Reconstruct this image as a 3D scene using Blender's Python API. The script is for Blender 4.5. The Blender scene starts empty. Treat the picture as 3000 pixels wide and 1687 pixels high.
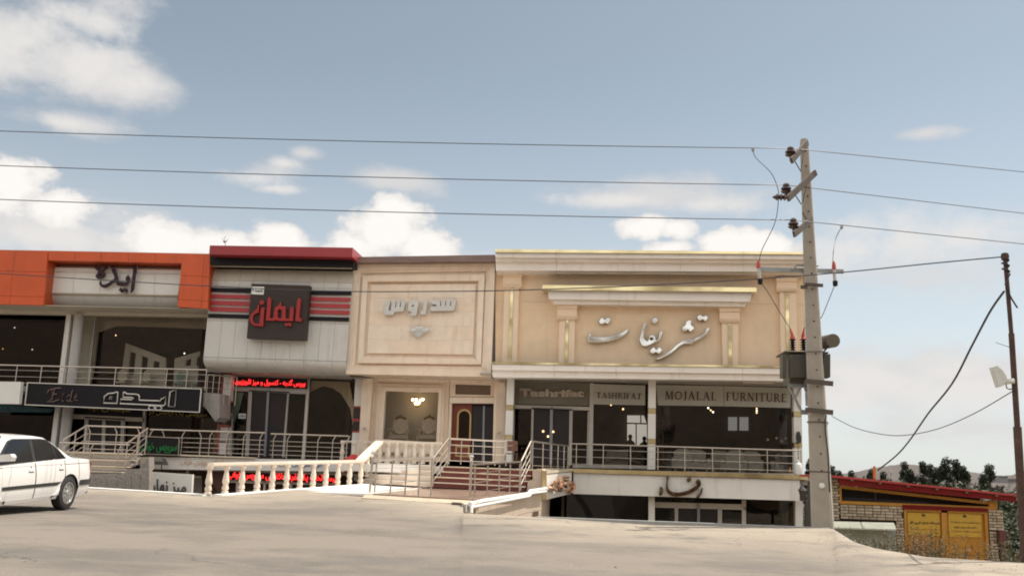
import bpy, bmesh, math, random
from mathutils import Vector, Matrix
random.seed(7)
sc = bpy.context.scene
PI = math.pi
# ------------------------------------------------------------------ camera
FPX = 2750.0                      # focal length in pixels of a 3000 px wide frame
PITCH, ROLL, YAW = math.radians(10.82), math.radians(1.86), math.radians(5.27)
def cam_rows():
    cp, sp, cr, sr, cy, sy = math.cos(PITCH), math.sin(PITCH), math.cos(ROLL), math.sin(ROLL), math.cos(YAW), math.sin(YAW)
    Ry = Matrix(((cy, sy, 0), (-sy, cy, 0), (0, 0, 1)))
    B = Matrix(((1, 0, 0), (0, 0, -1), (0, 1, 0)))
    Rx = Matrix(((1, 0, 0), (0, cp, sp), (0, -sp, cp)))
    Rz = Matrix(((cr, -sr, 0), (sr, cr, 0), (0, 0, 1)))
    return Rz @ Rx @ B @ Ry
M = cam_rows()
MT = M.transposed()
cd = bpy.data.cameras.new('camera')
cam = bpy.data.objects.new('camera', cd)
sc.collection.objects.link(cam)
cam.matrix_world = Matrix((M[0], -M[1], -M[2])).transposed().to_4x4()
cd.sensor_width = 36
cd.lens = 36 * FPX / 3000
cd.clip_start = 0.1
cd.clip_end = 4000
sc.camera = cam
# ------------------------------------------------------------------ light
SUN_EL, SUN_AZ = math.radians(64), math.radians(62)      # azimuth from +Y towards +X
sun_dir = Vector((math.sin(SUN_AZ) * math.cos(SUN_EL), math.cos(SUN_AZ) * math.cos(SUN_EL), math.sin(SUN_EL)))
sl = bpy.data.lights.new('sun', 'SUN')
sl.energy = 3.3
sl.angle = math.radians(0.55)
sl.color = (1.0, 0.93, 0.84)
so = bpy.data.objects.new('sun', sl)
sc.collection.objects.link(so)
so.rotation_euler = (-sun_dir).to_track_quat('-Z', 'Y').to_euler()
so.location = (20, 20, 60)
sc.view_settings.view_transform = 'Standard'
sc.view_settings.look = 'None'
sc.view_settings.gamma = 1
sc.view_settings.exposure = 0.76
sc.view_settings.use_curve_mapping = False
try:
    sc.cycles.use_denoising = True
    sc.cycles.max_bounces = 6
    sc.cycles.filter_width = 1.9
    sc.cycles.transparent_max_bounces = 12
    sc.cycles.caustics_reflective = False
    sc.cycles.caustics_refractive = False
except Exception:
    pass

# survey sheets: (x, y, scale) of the drawings the measurements were taken from
V = {'a': (0, 700, 3.623), 'b': (0, 1080, 3.37), 'c': (560, 680, 3.2926), 'd': (380, 1080, 3.6226), 'e': (980, 720, 3.622),
     'f': (940, 1080, 3.623), 'g': (1420, 700, 3.45), 'h': (1900, 700, 3.45), 'i': (1240, 1200, 4.025), 'j': (1440, 1080, 3.623),
     'k': (1900, 1080, 3.018), 'l': (2150, 380, 2.7875), 'm': (2180, 880, 2.787), 'n': (2400, 1300, 3.745), 'o': (2700, 720, 2.13),
     'p': (0, 1220, 4.829), 'D': (0, 0, 0.858667), 'L1': (260, 765, 13.8), 'L2': (70, 1110, 4.86), 'L3': (710, 820, 8.05),
     'L4': (1115, 865, 10.735), 'L5': (1710, 915, 6.779), 'L6': (1920, 1380, 16.1), 'L7': (1580, 1370, 14.49), 'L8': (2640, 1480, 8.05),
     'S5': (420, 1250, 6.9), 'S6': (1050, 1330, 7.36), 'S7': (1060, 1230, 8.522), 'S8': (1660, 1130, 5.365)}
def ray(v, x, y):
    ox, oy, s = V[v]
    return MT @ Vector(((ox + x / s - 1500) / FPX, (oy + y / s - 843.5) / FPX, 1))
def P(v, x, y, Y):                 # surveyed point on the vertical plane at depth Y
    d = ray(v, x, y)
    return d * (Y / d.y)
def Pz(v, x, y, z):                # surveyed point on the horizontal plane z
    d = ray(v, x, y)
    return d * (z / d.z)
def Q(v, pts, Y):
    return [P(v, x, y, Y) for x, y in pts]

# ------------------------------------------------------------------ sky with clouds
w = bpy.data.worlds.new('World')
sc.world = w
w.use_nodes = True
nt = w.node_tree
N, LK = nt.nodes, nt.links
N.clear()
out = N.new('ShaderNodeOutputWorld')
bg = N.new('ShaderNodeBackground')
LK.new(bg.outputs[0], out.inputs[0])
bg.inputs[1].default_value = 0.1
sky = N.new('ShaderNodeTexSky')
sky.sky_type = 'NISHITA'
sky.sun_disc = False
sky.sun_elevation = SUN_EL
sky.sun_rotation = SUN_AZ
sky.altitude = 1200
sky.air_density = 1.0
sky.dust_density = 2.2
sky.ozone_density = 1.0
def math_n(op, a, b=None, c=None):
    n = N.new('ShaderNodeMath'); n.operation = op
    for i, v in enumerate((a, b, c)):
        if v is None: continue
        if isinstance(v, (int, float)): n.inputs[i].default_value = v
        else: LK.new(v, n.inputs[i])
    return n.outputs[0]
tc = N.new('ShaderNodeTexCoord')
sep = N.new('ShaderNodeSeparateXYZ'); LK.new(tc.outputs['Generated'], sep.inputs[0])
az = math_n('ARCTAN2', sep.outputs[0], sep.outputs[1])
el = math_n('ARCSINE', sep.outputs[2])
cmb = N.new('ShaderNodeCombineXYZ'); LK.new(az, cmb.inputs[0]); LK.new(el, cmb.inputs[1])
def noise(scale, detail, rough, sx=1, sy=1, off=0):
    mp = N.new('ShaderNodeMapping'); mp.inputs['Scale'].default_value = (sx, sy, 1); mp.inputs['Location'].default_value = (off, off * .7, 0)
    LK.new(cmb.outputs[0], mp.inputs[0])
    n = N.new('ShaderNodeTexNoise'); n.inputs['Scale'].default_value = scale; n.inputs['Detail'].default_value = detail
    n.inputs['Roughness'].default_value = rough; LK.new(mp.outputs[0], n.inputs[0]); return n.outputs[0]
def noise3(scale, detail, rough):
    n = N.new('ShaderNodeTexNoise'); n.inputs['Scale'].default_value = scale; n.inputs['Detail'].default_value = detail; n.inputs['Roughness'].default_value = rough
    LK.new(tc.outputs['Generated'], n.inputs[0]); return n.outputs[0]
nz3 = noise3(3.2, 6, .6)
nzA = noise(9, 9, .62, 1, 1.5)
nzB = noise(26, 8, .62, 1, 1.3, 3)
nzC = noise(5, 7, .62, 1, 2.6, 8)
nsum = math_n('ADD', math_n('MULTIPLY', math_n('SUBTRACT', nzA, .5), 1.9), math_n('MULTIPLY', math_n('SUBTRACT', nzB, .5), 1.1))
def blobfield(blobs):
    cur = None
    for (px, py, rx, ry) in blobs:
        d = ray('D', px, py).normalized()
        a0, e0 = math.atan2(d.x, d.y), math.asin(d.z)
        k = 2361.0
        mp = N.new('ShaderNodeMapping'); mp.vector_type = 'POINT'
        mp.inputs['Location'].default_value = (-a0 * k / rx, -e0 * k / ry, 0)
        mp.inputs['Scale'].default_value = (k / rx, k / ry, 0)
        LK.new(cmb.outputs[0], mp.inputs[0])
        ln = N.new('ShaderNodeVectorMath'); ln.operation = 'LENGTH'; LK.new(mp.outputs[0], ln.inputs[0])
        v = math_n('SUBTRACT', 1.0, ln.outputs['Value'])
        cur = v if cur is None else math_n('SMOOTH_MAX', cur, v, .15)
    return cur
def sstep(v, lo, hi):
    m = N.new('ShaderNodeMapRange'); m.interpolation_type = 'SMOOTHSTEP'
    m.inputs['From Min'].default_value = lo; m.inputs['From Max'].default_value = hi
    LK.new(v, m.inputs['Value']); return m.outputs[0]
cumulus = blobfield([(30, 470, 120, 95), (130, 520, 110, 55), (430, 615, 150, 65), (560, 620, 150, 60), (700, 605, 110, 60), (960, 580, 135, 95), (990, 530, 80, 65),
                     (1070, 630, 110, 70), (890, 620, 90, 60), (1630, 572, 100, 45), (1700, 575, 70, 40), (1680, 625, 90, 30),
                     (1830, 615, 90, 50), (1900, 620, 110, 55)])
puffs = blobfield([(2180, 565, 210, 85), (2300, 605, 240, 85), (2120, 630, 190, 85), (2400, 605, 120, 45), (60, 110, 210, 110), (230, 160, 150, 75), (330, 215, 110, 45), (250, 60, 130, 50), (180, 312, 110, 28), (640, 450, 110, 30), (720, 410, 60, 20), (700, 475, 90, 18), (2240, 955, 210, 75), (2360, 930, 170, 60), (2440, 985, 190, 70), (2120, 1000, 150, 60), (120, 600, 300, 60), (1560, 505, 200, 25), (1780, 515, 160, 30)])
soft = blobfield([(20, 70, 330, 150), (170, 150, 240, 90), (310, 205, 150, 60), (280, 10, 160, 60), (180, 315, 140, 38), (120, 590, 500, 110), (690, 430, 170, 50), (770, 385, 60, 25),
                  (980, 450, 150, 45), (1650, 500, 380, 60), (2330, 335, 90, 20), (2300, 960, 420, 95),
                  (2480, 1080, 400, 90), (1300, 700, 2200, 90), (-900, 300, 600, 200), (3500, 500, 600, 220)])
m1 = sstep(math_n('ADD', cumulus, math_n('MULTIPLY', nsum, .9)), .08, .38)
m2 = math_n('MULTIPLY', sstep(math_n('ADD', soft, math_n('MULTIPLY', math_n('ADD', math_n('SUBTRACT', nzC, .5), math_n('MULTIPLY', math_n('SUBTRACT', nzA, .5), .6)), 2.6)), -.02, .95), .9)
# clouds outside the view, made denser and brighter to fill the shaded shop fronts
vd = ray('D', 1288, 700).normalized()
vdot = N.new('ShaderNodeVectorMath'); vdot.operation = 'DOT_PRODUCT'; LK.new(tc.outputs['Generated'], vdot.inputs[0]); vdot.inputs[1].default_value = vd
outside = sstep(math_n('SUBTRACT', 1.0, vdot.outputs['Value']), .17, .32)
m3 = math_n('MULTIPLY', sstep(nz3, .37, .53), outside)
hs = N.new('ShaderNodeHueSaturation'); hs.inputs['Saturation'].default_value = .64; hs.inputs['Value'].default_value = .79
LK.new(sky.outputs[0], hs.inputs['Color'])
# summer haze whitening the sky towards the horizon
hz_ = N.new('ShaderNodeMapRange'); hz_.interpolation_type = 'SMOOTHSTEP'; hz_.inputs['From Min'].default_value = .0; hz_.inputs['From Max'].default_value = .42; hz_.inputs['To Min'].default_value = .60; hz_.inputs['To Max'].default_value = 0
LK.new(sep.outputs[2], hz_.inputs['Value'])
def mixc(f, a, b):
    m = N.new('ShaderNodeMix'); m.data_type = 'RGBA'
    LK.new(f, m.inputs[0])
    for i, v in ((6, a), (7, b)):
        if isinstance(v, tuple): m.inputs[i].default_value = (*v, 1)
        else: LK.new(v, m.inputs[i])
    return m.outputs[2]
cshade = mixc(sstep(math_n('ADD', math_n('MULTIPLY', cumulus, .9), math_n('MULTIPLY', nsum, .9)), .1, .6), (4.6, 4.5, 4.4), (5.9, 5.7, 5.45))
tint = N.new('ShaderNodeVectorMath'); tint.operation = 'MULTIPLY'; tint.inputs[1].default_value = (1.0, 1.02, .93); LK.new(hs.outputs[0], tint.inputs[0])
hazed = mixc(hz_.outputs[0], tint.outputs[0], (4.7, 4.9, 5.1))
c0 = mixc(m2, hazed, (4.3, 4.2, 4.15))
m4 = math_n('MULTIPLY', sstep(math_n('ADD', puffs, math_n('MULTIPLY', nsum, 1.15)), -.02, 1.0), .88)
c1 = mixc(m4, c0, (4.9, 4.75, 4.6))
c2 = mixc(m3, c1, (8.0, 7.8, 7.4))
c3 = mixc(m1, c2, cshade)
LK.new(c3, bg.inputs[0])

# ------------------------------------------------------------------ materials
MATS = {}
def mat(name, col, rough=.6, metal=0, var=.08, vscale=3, bump=0, bscale=40, coat=0, stretch=None, dirt=None, spec=.5, emit=None, es=1):
    if name in MATS: return MATS[name]
    m = bpy.data.materials.new(name); m.use_nodes = True
    t = m.node_tree; n = t.nodes; l = t.links; b = n['Principled BSDF']
    b.inputs['Roughness'].default_value = rough; b.inputs['Metallic'].default_value = metal
    b.inputs['Specular IOR Level'].default_value = spec
    if coat: b.inputs['Coat Weight'].default_value = coat; b.inputs['Coat Roughness'].default_value = .05
    c = n.new('ShaderNodeTexCoord'); mp = n.new('ShaderNodeMapping'); l.new(c.outputs['Object'], mp.inputs[0])
    if stretch: mp.inputs['Scale'].default_value = stretch
    nz = n.new('ShaderNodeTexNoise'); nz.inputs['Scale'].default_value = vscale; nz.inputs['Detail'].default_value = 6; nz.inputs['Roughness'].default_value = .62
    l.new(mp.outputs[0], nz.inputs[0])
    mr = n.new('ShaderNodeMapRange'); mr.inputs['From Min'].default_value = .3; mr.inputs['From Max'].default_value = .7
    mr.inputs['To Min'].default_value = 1 - var; mr.inputs['To Max'].default_value = 1 + var; l.new(nz.outputs[0], mr.inputs['Value'])
    mx = n.new('ShaderNodeVectorMath'); mx.operation = 'SCALE'; mx.inputs[0].default_value = col; l.new(mr.outputs[0], mx.inputs['Scale'])
    last = mx.outputs[0]
    if dirt:
        n2 = n.new('ShaderNodeTexNoise'); n2.inputs['Scale'].default_value = dirt[1]; n2.inputs['Detail'].default_value = 8; n2.inputs['Roughness'].default_value = .7
        mp2 = n.new('ShaderNodeMapping'); l.new(c.outputs['Object'], mp2.inputs[0]); mp2.inputs['Scale'].default_value = dirt[3] if len(dirt) > 3 else (1, 1, 1)
        l.new(mp2.outputs[0], n2.inputs[0])
        r2 = n.new('ShaderNodeMapRange'); r2.interpolation_type = 'SMOOTHSTEP'; r2.inputs['From Min'].default_value = dirt[2]; r2.inputs['From Max'].default_value = dirt[2] + .16
        l.new(n2.outputs[0], r2.inputs['Value'])
        mm = n.new('ShaderNodeMix'); mm.data_type = 'RGBA'; l.new(r2.outputs[0], mm.inputs[0]); l.new(last, mm.inputs[6]); mm.inputs[7].default_value = (*dirt[0], 1)
        last = mm.outputs[2]
    l.new(last, b.inputs['Base Color'])
    if bump:
        nb = n.new('ShaderNodeTexNoise'); nb.inputs['Scale'].default_value = bscale; nb.inputs['Detail'].default_value = 5; l.new(c.outputs['Object'], nb.inputs[0])
        bp = n.new('ShaderNodeBump'); bp.inputs['Strength'].default_value = bump; bp.inputs['Distance'].default_value = .02; l.new(nb.outputs[0], bp.inputs['Height']); l.new(bp.outputs[0], b.inputs['Normal'])
    if emit:
        b.inputs['Emission Color'].default_value = (*emit, 1); b.inputs['Emission Strength'].default_value = es
    MATS[name] = m
    return m
def wavy(name, col, rough, scale, var=.25, axis='X', bump=.5, metal=0):      # vertical pleats / ribs
    m = mat(name, col, rough, metal, .06, 2)
    t = m.node_tree; n = t.nodes; l = t.links; b = n['Principled BSDF']
    c = n.new('ShaderNodeTexCoord'); wv = n.new('ShaderNodeTexWave'); wv.bands_direction = axis; wv.inputs['Scale'].default_value = scale; wv.inputs['Distortion'].default_value = .6
    wv.inputs['Detail'].default_value = 1; l.new(c.outputs['Object'], wv.inputs[0])
    mr = n.new('ShaderNodeMapRange'); mr.inputs['To Min'].default_value = 1 - var; mr.inputs['To Max'].default_value = 1 + var * .3; l.new(wv.outputs['Fac'], mr.inputs['Value'])
    src = b.inputs['Base Color'].links[0].from_socket
    mx = n.new('ShaderNodeVectorMath'); mx.operation = 'SCALE'; l.new(src, mx.inputs[0]); l.new(mr.outputs[0], mx.inputs['Scale']); l.new(mx.outputs[0], b.inputs['Base Color'])
    bp = n.new('ShaderNodeBump'); bp.inputs['Strength'].default_value = bump; bp.inputs['Distance'].default_value = .02; l.new(wv.outputs['Fac'], bp.inputs['Height']); l.new(bp.outputs[0], b.inputs['Normal'])
    return m
def glassmat(name, tint, gloss=.08, grough=.01):
    m = bpy.data.materials.new(name); m.use_nodes = True
    t = m.node_tree; n = t.nodes; l = t.links; n.clear()
    o = n.new('ShaderNodeOutputMaterial'); tr = n.new('ShaderNodeBsdfTransparent'); tr.inputs[0].default_value = (*tint, 1)
    g = n.new('ShaderNodeBsdfGlossy'); g.inputs['Roughness'].default_value = grough; g.inputs[0].default_value = (.9, .9, .9, 1)
    f = n.new('ShaderNodeFresnel'); f.inputs[0].default_value = 1.5
    c = n.new('ShaderNodeTexCoord'); nz = n.new('ShaderNodeTexNoise'); nz.inputs['Scale'].default_value = .6; l.new(c.outputs['Object'], nz.inputs[0])
    bp = n.new('ShaderNodeBump'); bp.inputs['Strength'].default_value = .08; bp.inputs['Distance'].default_value = .1; l.new(nz.outputs[0], bp.inputs['Height']); l.new(bp.outputs[0], g.inputs['Normal'])
    ad = n.new('ShaderNodeMath'); ad.operation = 'ADD'; ad.use_clamp = True; l.new(f.outputs[0], ad.inputs[0]); ad.inputs[1].default_value = gloss
    mx = n.new('ShaderNodeMixShader'); l.new(ad.outputs[0], mx.inputs[0]); l.new(tr.outputs[0], mx.inputs[1]); l.new(g.outputs[0], mx.inputs[2]); l.new(mx.outputs[0], o.inputs[0])
    MATS[name] = m
    return m
def chrome(name, col, rough, wob=.35, ws=1.2):
    m = mat(name, col, rough, 1, .04, 2)
    t = m.node_tree; n = t.nodes; l = t.links; b = n['Principled BSDF']
    c = n.new('ShaderNodeTexCoord'); nz = n.new('ShaderNodeTexNoise'); nz.inputs['Scale'].default_value = ws; nz.inputs['Detail'].default_value = 1; l.new(c.outputs['Object'], nz.inputs[0])
    bp = n.new('ShaderNodeBump'); bp.inputs['Strength'].default_value = wob; bp.inputs['Distance'].default_value = .25; l.new(nz.outputs[0], bp.inputs['Height']); l.new(bp.outputs[0], b.inputs['Normal'])
    return m

# ------------------------------------------------------------------ mesh helpers
C = sc.collection
def tag(o, label=None, cat=None, group=None, kind=None):
    if label: o['label'] = label
    if cat: o['category'] = cat
    if group: o['group'] = group
    if kind: o['kind'] = kind
    return o
def thing(name, label, cat, loc=(0, 0, 0), group=None):
    o = bpy.data.objects.new(name, None); C.objects.link(o); o.location = loc; o.empty_display_size = .2
    return tag(o, label, cat, group)
def wloc(o):
    v = Vector((0, 0, 0))
    while o: v = v + o.location; o = o.parent
    return v
class MB:
    def __init__(s): s.v = []; s.f = []
    def poly(s, pts):
        k = len(s.v); s.v += [tuple(p) for p in pts]; s.f.append(tuple(range(k, k + len(pts)))); return s
    def prism(s, pts, off):
        k = len(s.v); n = len(pts); off = Vector(off)
        s.v += [tuple(p) for p in pts] + [tuple(Vector(p) + off) for p in pts]
        s.f.append(tuple(range(k, k + n))); s.f.append(tuple(range(k + 2 * n - 1, k + n - 1, -1)))
        for i in range(n):
            j = (i + 1) % n; s.f.append((k + i, k + n + i, k + n + j, k + j))
        return s
    def box(s, x0, x1, y0, y1, z0, z1):
        return s.prism([(x0, y0, z0), (x1, y0, z0), (x1, y0, z1), (x0, y0, z1)], (0, y1 - y0, 0))
    def frame(s, o, i, off):                     # ring between two matching outlines, with depth
        n = len(o)
        for a in range(n):
            b = (a + 1) % n; s.prism([o[a], o[b], i[b], i[a]], off)
        return s
    def tube(s, pts, r, n=6, r2=None):
        pts = [Vector(p) for p in pts]; k = len(s.v); m = len(pts)
        for i, p in enumerate(pts):
            d = (pts[min(i + 1, m - 1)] - pts[max(i - 1, 0)]).normalized()
            a = d.cross(Vector((0, 0, 1)))
            if a.length < .1: a = d.cross(Vector((0, 1, 0)))
            a.normalize(); b = d.cross(a); rr = r if r2 is None else r + (r2 - r) * i / max(1, m - 1)
            for q in range(n):
                t = 2 * PI * q / n; s.v.append(tuple(p + a * math.cos(t) * rr + b * math.sin(t) * rr))
        for i in range(m - 1):
            for q in range(n):
                u = (q + 1) % n; s.f.append((k + i * n + q, k + i * n + u, k + (i + 1) * n + u, k + (i + 1) * n + q))
        s.f.append(tuple(range(k + n - 1, k - 1, -1))); s.f.append(tuple(range(k + (m - 1) * n, k + m * n)))
        return s
    def lathe(s, prof, c=(0, 0, 0), n=12, axis='z'):
        k = len(s.v); c = Vector(c)
        for r, z in prof:
            for q in range(n):
                t = 2 * PI * q / n; x, y = r * math.cos(t), r * math.sin(t)
                p = (x, y, z) if axis == 'z' else ((z, x, y) if axis == 'x' else (x, z, y))
                s.v.append(tuple(c + Vector(p)))
        for i in range(len(prof) - 1):
            for q in range(n):
                u = (q + 1) % n; s.f.append((k + i * n + q, k + i * n + u, k + (i + 1) * n + u, k + (i + 1) * n + q))
        s.f.append(tuple(range(k + n - 1, k - 1, -1))); s.f.append(tuple(range(k + (len(prof) - 1) * n, k + len(prof) * n)))
        return s
    def mesh(s, name, m, smooth=False, fix=True):
        me = bpy.data.meshes.new(name); me.from_pydata(s.v, [], s.f)
        if fix:
            bm = bmesh.new(); bm.from_mesh(me); bmesh.ops.recalc_face_normals(bm, faces=bm.faces); bm.to_mesh(me); bm.free()
        if m: me.materials.append(m)
        if smooth:
            me.polygons.foreach_set('use_smooth', [True] * len(me.polygons))
            try: me.set_sharp_from_angle(angle=math.radians(40))
            except Exception: pass
        return me
    def build(s, name, m, parent=None, smooth=False, fix=True):
        return put(s.mesh(name, m, smooth, fix), name, parent)
def put(me, name, parent=None, loc=(0, 0, 0), rz=0, scale=None):
    o = bpy.data.objects.new(name, me); C.objects.link(o)
    if parent: o.parent = parent; o.location = Vector(loc) - wloc(parent)
    else: o.location = loc
    if rz: o.rotation_euler = (0, 0, rz)
    if scale: o.scale = scale
    return o
def lerp(a, b, t): return a + (b - a) * t
def bil(q, u, v): return lerp(lerp(q[0], q[1], u), lerp(q[3], q[2], u), v)    # TL TR BR BL, v downwards
def panels(q, us, vs, thick, gap, m, parent, name, mats=None):
    gw = (q[1] - q[0]).length; gh = (q[3] - q[0]).length; k = 0
    for i in range(len(us) - 1):
        for j in range(len(vs) - 1):
            a, b, c, d = us[i] + gap / gw / 2, us[i + 1] - gap / gw / 2, vs[j] + gap / gh / 2, vs[j + 1] - gap / gh / 2
            mm = mats[k % len(mats)] if mats else m; k += 1
            jit = random.uniform(0, .004)
            MB().prism([bil(q, a, c) - Vector((0, jit, 0)), bil(q, b, c) - Vector((0, jit, 0)), bil(q, b, d) - Vector((0, jit, 0)), bil(q, a, d) - Vector((0, jit, 0))], (0, thick, 0)).build(name, mm, parent)
def qp(v, pts, Y, depth, name, m, parent, smooth=False):         # outline measured on plane Y, pushed back by depth
    return MB().prism(Q(v, pts, Y), (0, depth, 0)).build(name, m, parent, smooth)
def smooth_loop(pts, n=4):
    out = []; k = len(pts)
    for i in range(k):
        p0, p1, p2, p3 = [Vector(pts[(i + j - 1) % k]) for j in range(4)]
        for s in range(n):
            t = s / n
            out.append(.5 * ((2 * p1) + (p2 - p0) * t + (2 * p0 - 5 * p1 + 4 * p2 - p3) * t * t + (3 * p1 - p0 - 3 * p2 + p3) * t ** 3))
    return out
def letter(loops, v, Y, thick, m, parent, name='letter', smooth=True, bevel=.012):
    cu = bpy.data.curves.new(name, 'CURVE'); cu.dimensions = '2D'; cu.fill_mode = 'BOTH'; cu.extrude = thick / 2; cu.bevel_depth = bevel; cu.bevel_resolution = 1; cu.offset = -bevel
    for lp in loops:
        pts = smooth_loop([(x, y) for x, y in lp]) if smooth else [Vector(p) for p in lp]
        w3 = [P(v, p[0], p[1], Y) for p in pts]
        sp = cu.splines.new('POLY'); sp.points.add(len(w3) - 1); sp.use_cyclic_u = True
        for i, p in enumerate(w3): sp.points[i].co = (p.x, p.z, 0, 1)
    tmp = bpy.data.objects.new('tmp', cu); C.objects.link(tmp)
    dg = bpy.context.evaluated_depsgraph_get(); me = bpy.data.meshes.new_from_object(tmp.evaluated_get(dg))
    bpy.data.objects.remove(tmp); bpy.data.curves.remove(cu)
    for q in me.vertices:
        x, z, d = q.co; q.co = (x, Y - d, z)
    me.materials.clear(); me.materials.append(m)
    return put(me, name, parent)
AR = {'ا': (0xFE8D, 0xFE8E), 'آ': (0xFE81, 0xFE82), 'ب': (0xFE8F, 0xFE90, 0xFE91, 0xFE92), 'پ': (0xFB56, 0xFB57, 0xFB58, 0xFB59), 'ت': (0xFE95, 0xFE96, 0xFE97, 0xFE98),
      'ج': (0xFE9D, 0xFE9E, 0xFE9F, 0xFEA0), 'خ': (0xFEA5, 0xFEA6, 0xFEA7, 0xFEA8), 'د': (0xFEA9, 0xFEAA), 'ر': (0xFEAD, 0xFEAE), 'ز': (0xFEAF, 0xFEB0), 'س': (0xFEB1, 0xFEB2, 0xFEB3, 0xFEB4),
      'ش': (0xFEB5, 0xFEB6, 0xFEB7, 0xFEB8), 'ع': (0xFECA, 0xFECA, 0xFECB, 0xFECC), 'ف': (0xFED1, 0xFED2, 0xFED3, 0xFED4), 'ک': (0xFB8E, 0xFB8F, 0xFB90, 0xFB91), 'گ': (0xFB92, 0xFB93, 0xFB94, 0xFB95),
      'ل': (0xFEDD, 0xFEDE, 0xFEDF, 0xFEE0), 'م': (0xFEE1, 0xFEE2, 0xFEE3, 0xFEE4), 'ن': (0xFEE5, 0xFEE6, 0xFEE7, 0xFEE8), 'ه': (0xFEEA, 0xFEEA, 0xFEEB, 0xFEEC), 'و': (0xFEED, 0xFEEE), 'ی': (0xFBFC, 0xFBFD, 0xFBFE, 0xFBFF)}
def shape(s):
    o = []
    for i, c in enumerate(s):
        if c not in AR: o.append(c); continue
        t = AR[c]; pj = i > 0 and s[i - 1] in AR and len(AR[s[i - 1]]) == 4; nj = len(t) == 4 and i + 1 < len(s) and s[i + 1] in AR
        o.append(chr(t[3 if pj and nj else 1 if pj else 2 if nj else 0]))
    return ''.join(reversed(o))
def text(s, quad, m, parent, name='lettering', thick=.03, outline=0, arabic=True, off=0, fat=0):
    vis = (shape(s) if arabic else s).split(' ')
    bounds = []
    for i in range(1, len(vis)):                # right edge of every word but the last, in em
        c2 = bpy.data.curves.new('m', 'FONT'); c2.body = ' '.join(vis[:i]); c2.size = 1
        o2 = bpy.data.objects.new('m', c2); C.objects.link(o2); bpy.context.view_layer.update(); bounds.append(max(c[0] for c in o2.bound_box) + .08)
        bpy.data.objects.remove(o2); bpy.data.curves.remove(c2)
    cu = bpy.data.curves.new(name, 'FONT'); cu.body = shape(s) if arabic else s; cu.size = 1; cu.resolution_u = 3
    if outline: cu.fill_mode = 'NONE'; cu.bevel_depth = outline; cu.bevel_resolution = 1
    else: cu.extrude = .01; cu.offset = fat
    tmp = bpy.data.objects.new('tmp', cu); C.objects.link(tmp)
    dg = bpy.context.evaluated_depsgraph_get(); me = bpy.data.meshes.new_from_object(tmp.evaluated_get(dg))
    bpy.data.objects.remove(tmp); bpy.data.curves.remove(cu)
    xs = [q.co.x for q in me.vertices]; ys = [q.co.y for q in me.vertices]; zs = [q.co.z for q in me.vertices]
    x0, x1, y0, y1, z0, z1 = min(xs), max(xs), min(ys), max(ys), min(zs), max(zs)
    cell = [sum(1 for bb_ in bounds if q.co.x > bb_) for q in me.vertices]
    nrm = (quad[1] - quad[0]).cross(quad[3] - quad[0]).normalized()
    if nrm.y > 0: nrm = -nrm
    for q in me.vertices:
        u, vv = (q.co.x - x0) / (x1 - x0), (y1 - q.co.y) / (y1 - y0); d = (q.co.z - z0) / max(1e-6, z1 - z0)
        q.co = bil(quad, u, vv) + nrm * (off + d * thick)
    me.materials.clear(); me.materials.append(m)
    bm = bmesh.new(); bm.from_mesh(me); bmesh.ops.recalc_face_normals(bm, faces=bm.faces); bm.to_mesh(me); bm.free()
    if not bounds: return put(me, name, parent)
    last = None
    for w_ in range(len(vis)):
        bm = bmesh.new(); bm.from_mesh(me); bm.verts.ensure_lookup_table(); bm.faces.ensure_lookup_table()
        drop = [f for f in bm.faces if cell[f.verts[0].index] != w_]
        bmesh.ops.delete(bm, geom=drop, context='FACES')
        loose = [v for v in bm.verts if not v.link_faces]; bmesh.ops.delete(bm, geom=loose, context='VERTS')
        if bm.faces:
            m2 = bpy.data.meshes.new('word'); bm.to_mesh(m2); m2.materials.append(m); last = put(m2, 'word', parent)
        bm.free()
    bpy.data.meshes.remove(me)
    return last
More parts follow.
